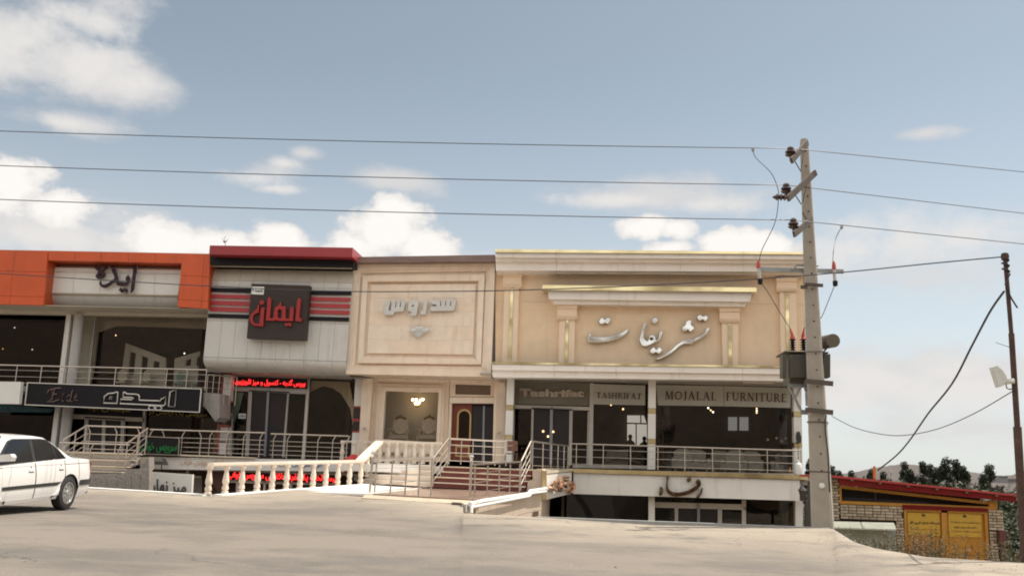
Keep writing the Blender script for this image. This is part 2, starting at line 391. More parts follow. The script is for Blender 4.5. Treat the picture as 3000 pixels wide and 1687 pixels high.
# serif capitals from strokes: (x0,y0,x1,y1,width)
TK, TN = .15, .055
def arc(cx, cy, rx, ry, a0, a1, w0, n=8):
    o = []
    for i in range(n):
        t0, t1 = math.radians(a0 + (a1 - a0) * i / n), math.radians(a0 + (a1 - a0) * (i + 1) / n)
        o.append((cx + rx * math.cos(t0), cy + ry * math.sin(t0), cx + rx * math.cos(t1), cy + ry * math.sin(t1), w0))
    return o
def serif(x, y, w=.3): return (x - w / 2, y, x + w / 2, y, .045)
GL = {'T': (.72, [(.36, 0, .36, 1, TK), (0, .97, .72, .97, TN), (.02, .8, .02, 1, .04), (.70, .8, .70, 1, .04), serif(.36, .02)]),
      'A': (.78, [(.36, 1, .08, 0, TN), (.36, 1, .68, 0, TK), (.2, .36, .55, .36, TN), serif(.08, .02, .25), serif(.68, .02, .28)]),
      'S': (.52, arc(.27, .74, .2, .22, 20, 270, .09) + arc(.27, .27, .22, .25, 90, -160, .11)),
      'H': (.82, [(.14, 0, .14, 1, TK), (.68, 0, .68, 1, TK), (.14, .52, .68, .52, TN), serif(.14, .02), serif(.68, .02), serif(.14, .98), serif(.68, .98)]),
      'R': (.76, [(.14, 0, .14, 1, TK), (.14, .97, .36, .97, TN), (.14, .5, .36, .5, TN)] + arc(.34, .735, .22, .235, 90, -90, .11) + [(.34, .5, .7, 0, TK * .8), serif(.14, .02), serif(.7, .02, .2)]),
      'I': (.3, [(.15, 0, .15, 1, TK), serif(.15, .02), serif(.15, .98)]),
      'F': (.6, [(.14, 0, .14, 1, TK), (.14, .97, .56, .97, TN), (.14, .52, .45, .52, TN), (.55, .8, .55, .98, .04), serif(.14, .02)]),
      'E': (.62, [(.14, 0, .14, 1, TK), (.06, .97, .56, .97, TN), (.14, .52, .45, .52, TN), (.06, .03, .58, .03, TN), (.55, .8, .55, .98, .04), (.58, .02, .58, .22, .04)]),
      'M': (.95, [(.12, 0, .16, 1, TN), (.16, 1, .47, .05, TK), (.47, .05, .78, 1, TN), (.78, 1, .82, 0, TK), serif(.12, .02, .22), serif(.82, .02, .26), serif(.12, .98, .16), serif(.82, .98, .16)]),
      'O': (.84, arc(.42, .5, .36, .47, 0, 360, .11, 18)),
      'J': (.4, [(.24, .1, .24, 1, TK), (.24, .1, .16, -.1, .1), (.16, -.1, .02, -.16, .06), serif(.24, .98)]),
      'L': (.6, [(.14, 0, .14, 1, TK), (.06, .03, .56, .03, TN), (.56, .02, .56, .25, .04), serif(.14, .98)]),
      'U': (.8, [(.13, .3, .13, 1, TK), (.67, .3, .67, 1, TN)] + arc(.4, .3, .27, .28, 180, 360, .1) + [serif(.13, .98), serif(.67, .98)]),
      'N': (.84, [(.14, 0, .14, 1, TN), (.14, 1, .7, 0, TK), (.7, 0, .7, 1, TN), serif(.14, .02, .2), serif(.14, .98, .2), serif(.7, .98, .24)])}
def capitals(word, quad, m, parent, thick=.02, sp=.16):
    W = sum(GL[c][0] + sp for c in word) - sp; x = 0
    for c in word:
        b = MB()
        for i, (x0, y0, x1, y1, wd) in enumerate(GL[c][1]):
            dx, dy = x1 - x0, y1 - y0; L = math.hypot(dx, dy); nx, ny = -dy / L * wd / 2, dx / L * wd / 2
            e = wd * .25; ex, ey = dx / L * e, dy / L * e
            pts = [(x0 + nx - ex, y0 + ny - ey), (x1 + nx + ex, y1 + ny + ey), (x1 - nx + ex, y1 - ny + ey), (x0 - nx - ex, y0 - ny - ey)]
            b.prism([bil(quad, (x + px) / W, 1 - py) - Vector((0, .0015 * (i % 7), 0)) for px, py in pts], (0, thick, 0))
        b.build('letter', m, parent); x += GL[c][0] + sp

# ------------------------------------------------------------------ palette
orange = mat('orange panel', (.60, .095, .022), .38, 0, .07, 1.2, dirt=((.36, .07, .03), 1.5, .58))
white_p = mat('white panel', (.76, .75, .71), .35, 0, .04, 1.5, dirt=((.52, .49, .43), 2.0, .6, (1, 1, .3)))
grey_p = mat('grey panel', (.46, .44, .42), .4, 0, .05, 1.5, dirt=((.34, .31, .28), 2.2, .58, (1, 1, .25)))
light_p = mat('light grey panel', (.62, .60, .565), .4, 0, .05, 1.2, dirt=((.45, .42, .38), 1.4, .58, (1, 1, .3)))
beige_p = mat('beige band', (.60, .54, .45), .5, 0, .06, 1.5)
red_cap = mat('red coping', (.33, .035, .04), .35, 0, .06, 1)
black_p = mat('black panel', (.012, .010, .013), .5, 0, .1, 2, spec=.2)
red_p = mat('red stripe', (.40, .04, .045), .4, 0, .06, 2)
brown_s = mat('brown sign board', (.045, .032, .028), .5, 0, .08, 2, spec=.3)
letter_red = mat('letter red', (.36, .035, .035), .45, spec=.3)
purple = mat('dark purple letter', (.035, .010, .02), .45, spec=.3)
letter_side = mat('letter rim white', (.7, .68, .65), .4)
stone = mat('cream stone', (.83, .68, .54), .55, 0, .07, 1.6, .25, 30, dirt=((.72, .53, .40), 1.8, .6))
stone_b = mat('cream stone light', (.84, .71, .58), .55, 0, .06, 2.1, .25, 30, dirt=((.71, .54, .41), 2.4, .6))
stone_tile = mat('beige stone tile', (.60, .49, .39), .5, 0, .07, 1.8, .2, 30)
brown_cop = mat('brown coping', (.22, .15, .13), .6, 0, .25, 3, stretch=(.4, 1, 4))
siding = wavy('ribbed siding', (.84, .645, .445), .5, 7, .08, 'X', .3)
shaft_m = mat('peach pilaster', (.85, .67, .49), .5, 0, .04, 2)
cornice_m = mat('pale cornice', (.88, .82, .76), .45, 0, .05, 1, dirt=((.78, .71, .63), 1.6, .6))
gold = chrome('polished gold strip', (.80, .68, .40), .22, .3, .9)
silver = chrome('mirror steel', (.74, .74, .73), .24, .4, 1.0)
bronze = chrome('bronze lettering', (.16, .10, .06), .2, .5, 2)
rosegold = chrome('rose gold lettering', (.75, .45, .28), .15, .6, 4)
silver_w = mat('pale steel lettering', (.62, .61, .58), .3, .35, .06, 3)
steel = mat('brushed steel', (.52, .46, .40), .32, .85, .1, 4)
alum = mat('aluminium frame', (.42, .39, .36), .45, .3, .08, 2)
alum_w = mat('pale frame', (.56, .52, .47), .45, 0, .05, 2)
pillar_w = mat('white pillar', (.76, .73, .69), .4, 0, .04, 2)
dark_leaf = mat('dark door leaf', (.030, .024, .025), .35, 0, .1, 2, spec=.3)
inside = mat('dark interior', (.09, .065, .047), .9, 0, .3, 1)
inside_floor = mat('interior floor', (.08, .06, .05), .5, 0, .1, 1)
ceil_m = mat('soffit panel', (.45, .41, .37), .6, 0, .06, 1)
glass = glassmat('shop glass', (.94, .93, .91), .0)
glass_d = glassmat('dark shop glass', (.55, .52, .50), .0)
concrete = mat('concrete', (.34, .31, .28), .8, 0, .12, 2, .5, 30, dirt=((.24, .22, .2), 2, .58))
marble = mat('white marble', (.80, .77, .72), .3, 0, .04, 2)
tread_m = mat('cream tread', (.70, .60, .47), .4, 0, .05, 3)
riser_red = mat('dark red riser', (.13, .032, .028), .35, 0, .2, 5)
granite = mat('grey granite', (.27, .245, .22), .5, 0, .28, 16, dirt=((.15, .14, .13), 6, .55))
plat_m = mat('brown polished granite', (.30, .21, .16), .18, 0, .18, 2, stretch=(1, 6, 1), dirt=((.40, .29, .22), 3, .55))
balus_m = mat('turned stone baluster', (.74, .64, .53), .5, 0, .08, 6)
gold_print = mat('gold print', (.45, .32, .06), .4)
curtain_g = wavy('grey pleated curtain', (.80, .78, .68), .8, 9, .45, 'X', .8)
curtain_b = wavy('beige pleated curtain', (.86, .78, .62), .8, 5, .45, 'X', .8)
curtain_mint = wavy('mint curtain', (.50, .70, .55), .8, 8, .35, 'X', .7)
curtain_gold = wavy('gold swag cloth', (.55, .42, .24), .7, 6, .4, 'X', .7)
neon_red = mat('red neon', (.5, .02, .02), .4, emit=(1, .03, .03), es=1.5)
neon_green = mat('green tube', (.04, .26, .08), .4, emit=(.03, .6, .12), es=.06)
blue_l = mat('blue lettering', (.05, .12, .28), .5)
cream_l = mat('cream tube lettering', (.80, .62, .46), .5)
black_l = mat('black lettering', (.02, .02, .02), .4)
pale_l = mat('silvery tube lettering', (.66, .63, .57), .45, .1)
brown_l = mat('brown lettering', (.10, .05, .04), .5)
wood_d = mat('dark wood', (.14, .06, .03), .45, 0, .3, 8)
red_wood = mat('red wood door', (.20, .038, .018), .35, 0, .2, 5, stretch=(1, 1, .3))
gold_paint = mat('gold carved trim', (.5, .36, .16), .35, .4, .2, 20)
sign_bg = mat('pale sign film', (.50, .49, .44), .5, 0, .03, 2)
lampglow = mat('warm lamp', (.9, .7, .4), .4, emit=(1, .62, .28), es=1.6)
spotglow = mat('white spot', (.9, .9, .9), .4, emit=(1, .95, .85), es=1.8)

# ------------------------------------------------------------------ ground
EDGE = [('D', -1500, 1180, 33), ('D', -500, 1205, 30), ('D', 215, 1229, 28.5), ('D', 375, 1237, 27), ('D', 525, 1248, 25.7), ('D', 640, 1239, 27.6), ('D', 740, 1231, 28.8), ('D', 820, 1235, 27.9), ('D', 933, 1243, 26.5),
        ('D', 1060, 1250, 25.4), ('D', 1165, 1268, 23.6), ('D', 1166, 1290, 21.2), ('D', 1350, 1300, 20.3), ('D', 1640, 1320, 19), ('D', 2088, 1328, 19.6), ('D', 2108, 1340, 17.6), ('D', 2140, 1360, 15.9),
        ('D', 2200, 1378, 14.6), ('D', 2330, 1400, 13.2), ('D', 2576, 1415, 12.7), ('D', 3200, 1450, 12.3), ('D', 4600, 1540, 12)]
E3 = [P(*e) for e in EDGE]
EE = []
for i in range(len(E3) - 1):
    n = max(1, int((E3[i + 1] - E3[i]).length / .55))
    for k in range(n):
        p = lerp(E3[i], E3[i + 1], k / n)
        EE.append(p)
EE.append(E3[-1])
BASEZ = -1.07
def ground_z(x, y):
    return BASEZ + .02 * math.sin(x * .7 + y * .3) * math.sin(y * .5)
road_m = mat('dusty asphalt', (.132, .117, .100), .92, 0, .12, .8, .9, 45, dirt=((.198, .168, .138), .22, .40, (1, 1.4, 1)))
t = road_m.node_tree
def add_layer(m, col, scale, thr, soft, mx=1.0, stretch=(1, 1, 1), mask=None):
    n = m.node_tree.nodes; l = m.node_tree.links; b = n['Principled BSDF']; src = b.inputs['Base Color'].links[0].from_socket
    c = n.new('ShaderNodeTexCoord'); mp = n.new('ShaderNodeMapping'); mp.inputs['Scale'].default_value = stretch; l.new(c.outputs['Object'], mp.inputs[0])
    z = n.new('ShaderNodeTexNoise'); z.inputs['Scale'].default_value = scale; z.inputs['Detail'].default_value = 8; z.inputs['Roughness'].default_value = .65; l.new(mp.outputs[0], z.inputs[0])
    r = n.new('ShaderNodeMapRange'); r.interpolation_type = 'SMOOTHSTEP'; r.inputs['From Min'].default_value = thr; r.inputs['From Max'].default_value = thr + soft; r.inputs['To Max'].default_value = mx
    l.new(z.outputs[0], r.inputs['Value'])
    f = r.outputs[0]
    if mask is not None:
        mm = n.new('ShaderNodeMath'); mm.operation = 'MULTIPLY'; l.new(f, mm.inputs[0]); l.new(mask, mm.inputs[1]); f = mm.outputs[0]
    x = n.new('ShaderNodeMix'); x.data_type = 'RGBA'; l.new(f, x.inputs[0]); l.new(src, x.inputs[6]); x.inputs[7].default_value = (*col, 1); l.new(x.outputs[2], b.inputs['Base Color'])
# dusty verge towards the edge of the road: attribute 'verge'
n_ = road_m.node_tree.nodes; at_ = n_.new('ShaderNodeAttribute'); at_.attribute_name = 'verge'
add_layer(road_m, (.33, .278, .215), .9, .30, .22, .92, (1, 1, 1), at_.outputs['Fac'])
add_layer(road_m, (.42, .36, .285), 1.4, .56, .12, .6, (.6, 1.6, 1), at_.outputs['Fac'])
add_layer(road_m, (.21, .175, .14), 1.1, .58, .1, .55, (.5, 1.5, 1), at_.outputs['Fac'])
add_layer(road_m, (.10, .09, .08), 7, .62, .05, .6)
add_layer(road_m, (.28, .25, .21), 9, .64, .06, .6)
add_layer(road_m, (.09, .082, .074), 28, .60, .08, .55)
add_layer(road_m, (.27, .24, .20), 33, .62, .08, .5)
def cracks(m, col, scale, wd, thr, seed=0):
    n = m.node_tree.nodes; l = m.node_tree.links; b = n['Principled BSDF']; src = b.inputs['Base Color'].links[0].from_socket
    c = n.new('ShaderNodeTexCoord'); nz = n.new('ShaderNodeTexNoise'); nz.inputs['Scale'].default_value = 1.3; nz.inputs['Detail'].default_value = 5; l.new(c.outputs['Object'], nz.inputs[0])
    ad = n.new('ShaderNodeVectorMath'); ad.operation = 'MULTIPLY_ADD'; l.new(nz.outputs['Color'], ad.inputs[0]); ad.inputs[1].default_value = (1.6, 1.6, 0); l.new(c.outputs['Object'], ad.inputs[2])
    v = n.new('ShaderNodeTexVoronoi'); v.feature = 'DISTANCE_TO_EDGE'; v.inputs['Scale'].default_value = scale; l.new(ad.outputs[0], v.inputs[0])
    r = n.new('ShaderNodeMapRange'); r.inputs['From Min'].default_value = wd; r.inputs['From Max'].default_value = 0; l.new(v.outputs['Distance'], r.inputs['Value'])
    z = n.new('ShaderNodeTexNoise'); z.inputs['Scale'].default_value = .35; l.new(c.outputs['Object'], z.inputs[0])
    r2 = n.new('ShaderNodeMapRange'); r2.inputs['From Min'].default_value = thr; r2.inputs['From Max'].default_value = thr + .08; l.new(z.outputs[0], r2.inputs['Value'])
    mm = n.new('ShaderNodeMath'); mm.operation = 'MULTIPLY'; l.new(r.outputs[0], mm.inputs[0]); l.new(r2.outputs[0], mm.inputs[1])
    x = n.new('ShaderNodeMix'); x.data_type = 'RGBA'; l.new(mm.outputs[0], x.inputs[0]); l.new(src, x.inputs[6]); x.inputs[7].default_value = (*col, 1); l.new(x.outputs[2], b.inputs['Base Color'])
cracks(road_m, (.05, .045, .04), .28, .005, .53)
add_layer(road_m, (.13, .115, .10), .5, .60, .1, .25, (.5, 1.6, 1))
rows = [0.001, .04, .1, .18, .27, .36, .45, .54, .62, .70, .77, .83, .88, .92, .95, .975, 1.0]
gv, gf, verge = [], [], []
ring = list(EE)
len_ = [math.hypot(e.x, e.y) for e in EE]
ang_ = [math.atan2(e.x, e.y) for e in EE]
def soft_len(a):
    sw = sl_ = 0
    for b_, l_ in zip(ang_, len_):
        w_ = math.exp(-((a - b_) / .035) ** 2); sw += w_; sl_ += w_ * l_
    return sl_ / sw if sw > 1e-6 else None
rest = [EE[-1], Vector((75, 10, BASEZ)), Vector((75, -55, BASEZ)), Vector((0, -62, BASEZ)), Vector((-90, -55, BASEZ)), Vector((-95, 10, BASEZ)), EE[0]]
for i in range(len(rest) - 1):
    for k in range(1, 13):
        if i == len(rest) - 2 and k == 12: break
        ring.append(lerp(rest[i], rest[i + 1], k / 12))
cols = len(ring)
for i, e in enumerate(ring):
    L_ = math.hypot(e.x, e.y); LS = (soft_len(math.atan2(e.x, e.y)) or L_) if i < len(EE) else L_
    for t_ in rows:
        f = 1 - (1 - t_) ** 1.6
        x, y = e.x * f, e.y * f
        d = max(0, LS - L_ * f)
        k = max(0, 1 - max(0, L_ * (1 - f)) / 7.0); k = k * k * (3 - 2 * k)
        gv.append((x, y, lerp(ground_z(x, y), e.z, k)))
        lim = (5.5 if e.x > -14 else 3.2) if i < len(EE) else .01
        verge.append(max(0.0, min(1.0, 1.25 - d / lim)))
R_ = len(rows)
for i in range(cols):
    i2 = (i + 1) % cols
    for j in range(R_ - 1):
        gf.append((i * R_ + j, i2 * R_ + j, i2 * R_ + j + 1, i * R_ + j + 1))
me = bpy.data.meshes.new('road'); me.from_pydata(gv, [], gf); me.materials.append(road_m)
at = me.attributes.new('verge', 'FLOAT', 'POINT'); at.data.foreach_set('value', verge)
me.polygons.foreach_set('use_smooth', [True] * len(me.polygons))
tag(put(me, 'road'), kind='structure')
# loose grit and pebbles along the verge
b = MB(); rg_ = random.Random(21)
for k in range(2600):
    i = rg_.randrange(6, len(EE) - 8); e = EE[i]; f = 1 - rg_.random() ** 1.7 * .45 - .01
    if e.x < -16: continue
    x, y = e.x * f + rg_.uniform(-.3, .3), e.y * f; L_ = math.hypot(e.x, e.y); kk = max(0, 1 - L_ * (1 - f) / 7.0); kk = kk * kk * (3 - 2 * kk)
    z = lerp(ground_z(x, y), e.z, kk) - .003; s_ = rg_.uniform(.005, .016) * (1 if rg_.random() < .96 else 2.0)
    a = rg_.uniform(0, 6.28); c_, n_s = math.cos(a) * s_, math.sin(a) * s_; k0 = len(b.v)
    b.v += [(x + c_, y + n_s, z), (x - n_s, y + c_, z), (x - c_, y - n_s, z), (x + n_s, y - c_, z), (x + c_ * .2, y + n_s * .2, z + s_ * .8)]
    b.f += [(k0, k0 + 1, k0 + 4), (k0 + 1, k0 + 2, k0 + 4), (k0 + 2, k0 + 3, k0 + 4), (k0 + 3, k0, k0 + 4)]
tag(b.build('gravel', mat('loose grit', (.24, .21, .17), .9, 0, .4, 3)), kind='stuff')
# retaining wall under the road edge
b = MB()
for i in range(len(EE) - 1):
    p, q = EE[i], EE[i + 1]
    b.prism([p - Vector((0, 0, .005)), q - Vector((0, 0, .005)), Vector((q.x, q.y, -5.5)), Vector((p.x, p.y, -5.5))], (0, -.25, 0))
tag(b.build('road_retaining_wall', concrete), 'grey concrete retaining wall holding up the edge of the road', 'retaining wall')
# concrete lips
lip = mat('pale concrete kerb', (.62, .58, .52), .7, 0, .1, 3, .3)
def strip(name, pts, wd, h, m, label, cat):
    r = thing(name, label, cat, pts[len(pts) // 2] - Vector((0, 0, .1)))
    for i in range(len(pts) - 1):
        a, c = pts[i], pts[i + 1]; d = (c - a); d.z = 0; d.normalize(); nn = Vector((d.y, -d.x, 0)) * wd
        k = (c - a).length; c2 = c - (c - a) * (.008 / k)
        MB().prism([a, c2, c2 + nn, a + nn], (0, 0, h)).build('kerb_stone', m, r)
    return r
ks = [lerp(E3[2], E3[4], t / 6) for t in range(6)] + [lerp(E3[4], P('D', 912, 1220, 33.1), t / 9) for t in range(10)]
strip('kerb', [p + Vector((0, .28, -.05)) for p in ks], .34, .10, mat('whitewashed kerb', (.80, .78, .75), .7, 0, .06, 3), 'whitewashed kerb along the foot of the stone balustrade, bending at its near post', 'kerb')
ks = [lerp(E3[12], E3[14], t / 14) for t in range(15)]
strip('kerb', [p + Vector((0, .13, -.09)) for p in ks], .15, .10, mat('grey concrete kerb', (.36, .36, .34), .7, 0, .1, 3), 'low grey concrete kerb between the road and the sunken lower shop', 'kerb')

# terrain: sunken yard, slope and open country
soil = mat('dry soil', (.25, .20, .145), .95, 0, .2, .15, .5, 3, dirt=((.13, .135, .07), .12, .5))
add_layer(soil, (.07, .085, .04), .9, .52, .1, .8)
def terr(x, y):
    z = -4.3
    if x > 7: z = lerp(-4.3, -2.55, min(1, (x - 7) / 3.0)) if y < 45 else -4.3
    if y > 34 and x > 7: z = lerp(z, -5.5, min(1, (y - 34) / 20))
    if y > 50: z = -5.5
    return z + (.12 * math.sin(x * .9) * math.sin(y * .8) if x > 8 else 0)
b = MB(); nx, ny = 90, 70
for j in range(ny):
    for i in range(nx):
        x = -70 + 150 * i / (nx - 1); y = 11 + 109 * (j / (ny - 1)) ** 1.5
        b.v.append((x, y, terr(x, y)))
for j in range(ny - 1):
    for i in range(nx - 1):
        b.f.append((j * nx + i, j * nx + i + 1, (j + 1) * nx + i + 1, (j + 1) * nx + i))
tag(b.build('ground', soil, smooth=True), kind='structure')
# open country to the horizon, with a ridge
ridge = [(-2500, 1120), (-600, 1128), (600, 1150), (1700, 1185), (2060, 1194), (2140, 1189), (2215, 1173), (2275, 1166), (2340, 1171), (2400, 1180), (2450, 1188), (2500, 1197), (2540, 1195), (2576, 1186), (2680, 1172), (2850, 1180), (3400, 1225), (5200, 1300)]
b = MB(); rr = []
for i in range(len(ridge) - 1):
    for k in range(8):
        t_ = k / 8; rr.append((lerp(ridge[i][0], ridge[i + 1][0], t_), lerp(ridge[i][1], ridge[i + 1][1], t_) + random.uniform(-1, 1)))
for k, (px, py) in enumerate(rr):
    top = P('D', px, py, 520)
    for Y in (118, 170, 240, 320, 400, 460, 500, 520, 600):
        f = max(0, (Y - 170) / 350); f = min(f, 1) ** 1.6
        z = lerp(-5.6, top.z, f) + (random.uniform(-.5, .5) if 200 < Y < 520 else 0) if Y <= 520 else top.z - 8
        b.v.append((top.x * Y / 520, Y, z))
for i in range(len(rr) - 1):
    for j in range(8): b.f.append((i * 9 + j, (i + 1) * 9 + j, (i + 1) * 9 + j + 1, i * 9 + j + 1))
hill_m = mat('far dry hill', (.085, .07, .062), .95, 0, .15, .02, dirt=((.05, .048, .042), .05, .5))
tag(b.build('hills', hill_m, smooth=True), kind='structure')
# the brown hillside behind the viewer, seen in the glass and the steel letters
b = MB(); n1, n2 = 60, 14
for i in range(n1):
    for j in range(n2):
        x = -260 + 520 * i / (n1 - 1); f = j / (n2 - 1)
        b.v.append((x, -55 - 130 * f, -1.5 + (40 + 14 * max(0, min(1, (-x - 0) / 60))) * f ** .8 * (1 + .18 * math.sin(x * .021) + .07 * math.sin(x * .13 + j)) + random.uniform(-.4, .4)))
for i in range(n1 - 1):
    for j in range(n2 - 1): b.f.append((i * n2 + j, (i + 1) * n2 + j, (i + 1) * n2 + j + 1, i * n2 + j + 1))
tag(b.build('hillside', mat('brown hillside', (.075, .05, .032), .95, 0, .25, .05, dirt=((.035, .036, .02), .2, .52)), smooth=True), kind='structure')

for m_, c_, sc3 in ((siding, (.72, .54, .36), 1.6), (stone, (.66, .50, .37), 1.3), (stone_b, (.66, .52, .40), 1.7), (cornice_m, (.72, .64, .56), 1.5), (orange, (.40, .075, .03), 1.4), (light_p, (.47, .44, .40), 1.5), (red_cap, (.26, .05, .05), 2), (pillar_w, (.58, .54, .48), 1.5), (grey_p, (.33, .30, .27), 2)):
    add_layer(m_, c_, sc3, .54, .14, .55, (2.2, 2.2, .22))
# ------------------------------------------------------------------ shared pieces of buildings
def volume(parent, x0, x1, ztop, zroof_y=38.7, z0=-4.3, back=50, floors=(0.0,)):
    """rooms behind the front: side walls, back wall, floors, roof"""
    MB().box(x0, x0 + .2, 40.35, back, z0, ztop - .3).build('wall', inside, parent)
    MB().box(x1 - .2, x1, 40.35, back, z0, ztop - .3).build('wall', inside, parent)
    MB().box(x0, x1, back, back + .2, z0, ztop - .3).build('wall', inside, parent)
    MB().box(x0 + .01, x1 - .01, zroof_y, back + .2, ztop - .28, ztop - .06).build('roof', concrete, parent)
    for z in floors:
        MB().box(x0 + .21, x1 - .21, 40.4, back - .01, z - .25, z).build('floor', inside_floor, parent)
def pane(v, pts, Y, parent, m=None, name='window_pane'):
    return qp(v, pts, Y, .012, name, m or glass, parent)
def light_disc(v, x, y, zc, Y, parent, m, r=.1):
    p = P(v, x, y, Y)
    MB().lathe([(r, 0), (r * .9, -.03), (r * .3, -.05)], p, 10).build('spotlight', m, parent, True)
def rail(name, label, A, B, posts, h=.95, mids=3, rp=.02, rt=.03, rm=.011, group=None, bent=0, ball=(), m=None, parent=None, base=True):
    m = m or steel
    r = thing(name, label, 'railing', A, group) if parent is None else parent
    d = (B - A); hd = Vector((d.x, d.y, 0)).normalized()
    MB().tube([A + Vector((0, 0, h)), B + Vector((0, 0, h))], rt, 8).build('handrail', m, r, True)
    lo, hi = .14, (.70 if bent else .76)
    for k in range(mids):
        zz = h * lerp(lo, hi, k / max(1, mids - 1)) if mids > 1 else h * .5
        MB().tube([A + Vector((0, 0, zz)), B + Vector((0, 0, zz))], rm, 6).build('crossbar', m, r, True)
    for i, t_ in enumerate(posts):
        p = lerp(A, B, t_)
        if bent:
            s = bent if not isinstance(bent, (list, tuple)) else bent[i]
            pts = [p, p + Vector((0, 0, h * .78)), p + hd * s * .11 + Vector((0, 0, h))]
            MB().tube(pts, rp, 7).build('post', m, r, True)
        else:
            MB().tube([p, p + Vector((0, 0, h))], rp, 7).build('post', m, r, True)
    return r
def X_(v, x, y, Y): return P(v, x, y, Y).x
def Z_(v, x, y, Y): return P(v, x, y, Y).z

# ================================================================== orange building
ob = thing('orange_shop_building', 'two storey shop with a bright orange panelled fascia framing a white curved band', 'building', (-22, 38, -.1))
q = Q('a', [(-560, 105), (512, 123), (460, 705), (-640, 678)], 37.35)
panels(q, [0, .2, .4, .675, 1], [0, .395, .845, 1], .12, .012, orange, ob, 'orange_panel')
q = Q('a', [(512.5, 123), (1935, 150), (1932, 258), (512.5, 228)], 37.35)
panels(q, [0, .2, .4, .6, .8, 1], [0, 1], .12, .012, orange, ob, 'orange_panel')
q = Q('a', [(1935.5, 150), (2232, 157), (2207, 741), (1885, 722)], 37.35)
panels(q, [0, .78, 1], [0, .42, .86, 1], .12, .012, orange, ob, 'orange_panel')
# backing box of the fascia with an opening
o_ = Q('a', [(-560, 107), (2230, 159), (2205, 738), (-640, 676)], 37.47); i_ = Q('a', [(514, 230), (1930, 260), (1884, 720), (462, 703)], 37.47)
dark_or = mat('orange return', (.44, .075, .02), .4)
MB().prism([o_[0], i_[0], i_[3], o_[3]], (0, 1.3, 0)).build('fascia_box', dark_or, ob)
MB().prism([o_[0], o_[1], i_[1], i_[0]], (0, 1.3, 0)).build('fascia_box', dark_or, ob)
MB().prism([i_[1], o_[1], o_[2], i_[2]], (0, 1.3, 0)).build('fascia_box', dark_or, ob)
# white curved band in five bays
bx = [(530, 485), (800, 772), (1075, 1057), (1368, 1345), (1658, 1633), (1930, 1890)]
def band(prof, m, name):
    for k in range(5):
        (t0, b0), (t1, b1) = bx[k], bx[k + 1]; bb = MB(); n = len(prof)
        for (xt, xb, e) in ((t0, b0, 5), (t1, b1, -5)):
            for (y, dy) in prof:
                t_ = (y - 285) / 290; xx = lerp(xt, xb, t_) + e * .35; p = P('a', xx, y + (xx - 500) * .0195, 38.0); p.y = 38.0 + dy; bb.v.append(tuple(p))
        for (xt, xb, e) in ((t0, b0, 5), (t1, b1, -5)):
            for (y, dy) in prof:
                t_ = (y - 285) / 290; xx = lerp(xt, xb, t_) + e * .35; p = P('a', xx, y + (xx - 500) * .0195, 38.0); p.y = 38.03 + dy; bb.v.append(tuple(p))
        for i in range(n - 1):
            bb.f.append((i, i + 1, n + i + 1, n + i)); bb.f.append((2 * n + i, 3 * n + i, 3 * n + i + 1, 2 * n + i + 1))
        bb.build(name, m, ob, True)
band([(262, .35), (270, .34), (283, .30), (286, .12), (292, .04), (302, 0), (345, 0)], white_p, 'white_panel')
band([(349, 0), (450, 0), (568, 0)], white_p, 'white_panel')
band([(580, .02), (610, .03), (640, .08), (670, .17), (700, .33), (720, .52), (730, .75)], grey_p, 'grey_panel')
qp('a', [(488, 569), (1892, 596), (1890, 606), (486, 580)], 37.93, .1, 'drip_strip', mat('dull brass strip', (.42, .35, .24), .5), ob)
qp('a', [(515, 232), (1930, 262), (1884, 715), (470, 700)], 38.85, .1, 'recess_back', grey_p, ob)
# beam below
qp('a', [(-640, 685), (2205, 745), (2200, 830), (-640, 780)], 38.95, .3, 'beam', beige_p, ob)
qp('a', [(-640, 676), (2207, 741), (2207, 744), (-640, 682)], 37.5, 1.4, 'soffit', beige_p, ob)
# columns
p1, p2 = P('a', 668, 1100, 38.9), P('a', 716, 1100, 38.9)
zt, zs, zb = Z_('a', 720, 800, 38.9), 2.72, -.1
MB().box(p1.x, p2.x, 38.9, 39.2, -1.2, zt).build('column', pillar_w, ob)
c1, c2 = X_('a', 730, 1100, 38.8), X_('a', 832, 1100, 38.8)
MB().lathe([((c2 - c1) / 2, -1.2), ((c2 - c1) / 2, zt + .05)], ((c1 + c2) / 2, 38.8 + (c2 - c1) / 2, 0), 24).build('column', grey_p, ob, True)
x_or0, x_or1 = X_('a', -700, 700, 40.2), X_('a', 2185, 900, 40.2)
z_or = Z_('a', 1000, 130, 37.4)
volume(ob, x_or0, x_or1, z_or, 38.9, floors=(0.0, 2.75))
# upper windows
xm = p1.x
yw = 39.9
zt2 = Z_('a', 700, 795, yw) - .02
MB().box(x_or0, xm, yw, yw + .012, 2.76, zt2).build('window_pane', glass_d, ob)
MB().box(c2 + .05, x_or1, yw, yw + .012, 2.76, zt2 - .02).build('window_pane', glass, ob)
MB().box(c2 + .0, c2 + .06, yw - .03, yw + .05, 2.76, zt2).build('window_frame', alum_w, ob)
# balcony slab, its thick end and stair underside
MB().box(x_or0, x_or1 + .3, 38.0, 40.38, 2.50, 2.745).build('balcony_slab', concrete, ob)
b = MB().prism(Q('b', [(1985, 232), (2170, 244), (2168, 480), (2125, 520), (2040, 400), (1988, 350)], 38.2), (0, 1.2, 0)); b.build('stair_underside', concrete, ob)
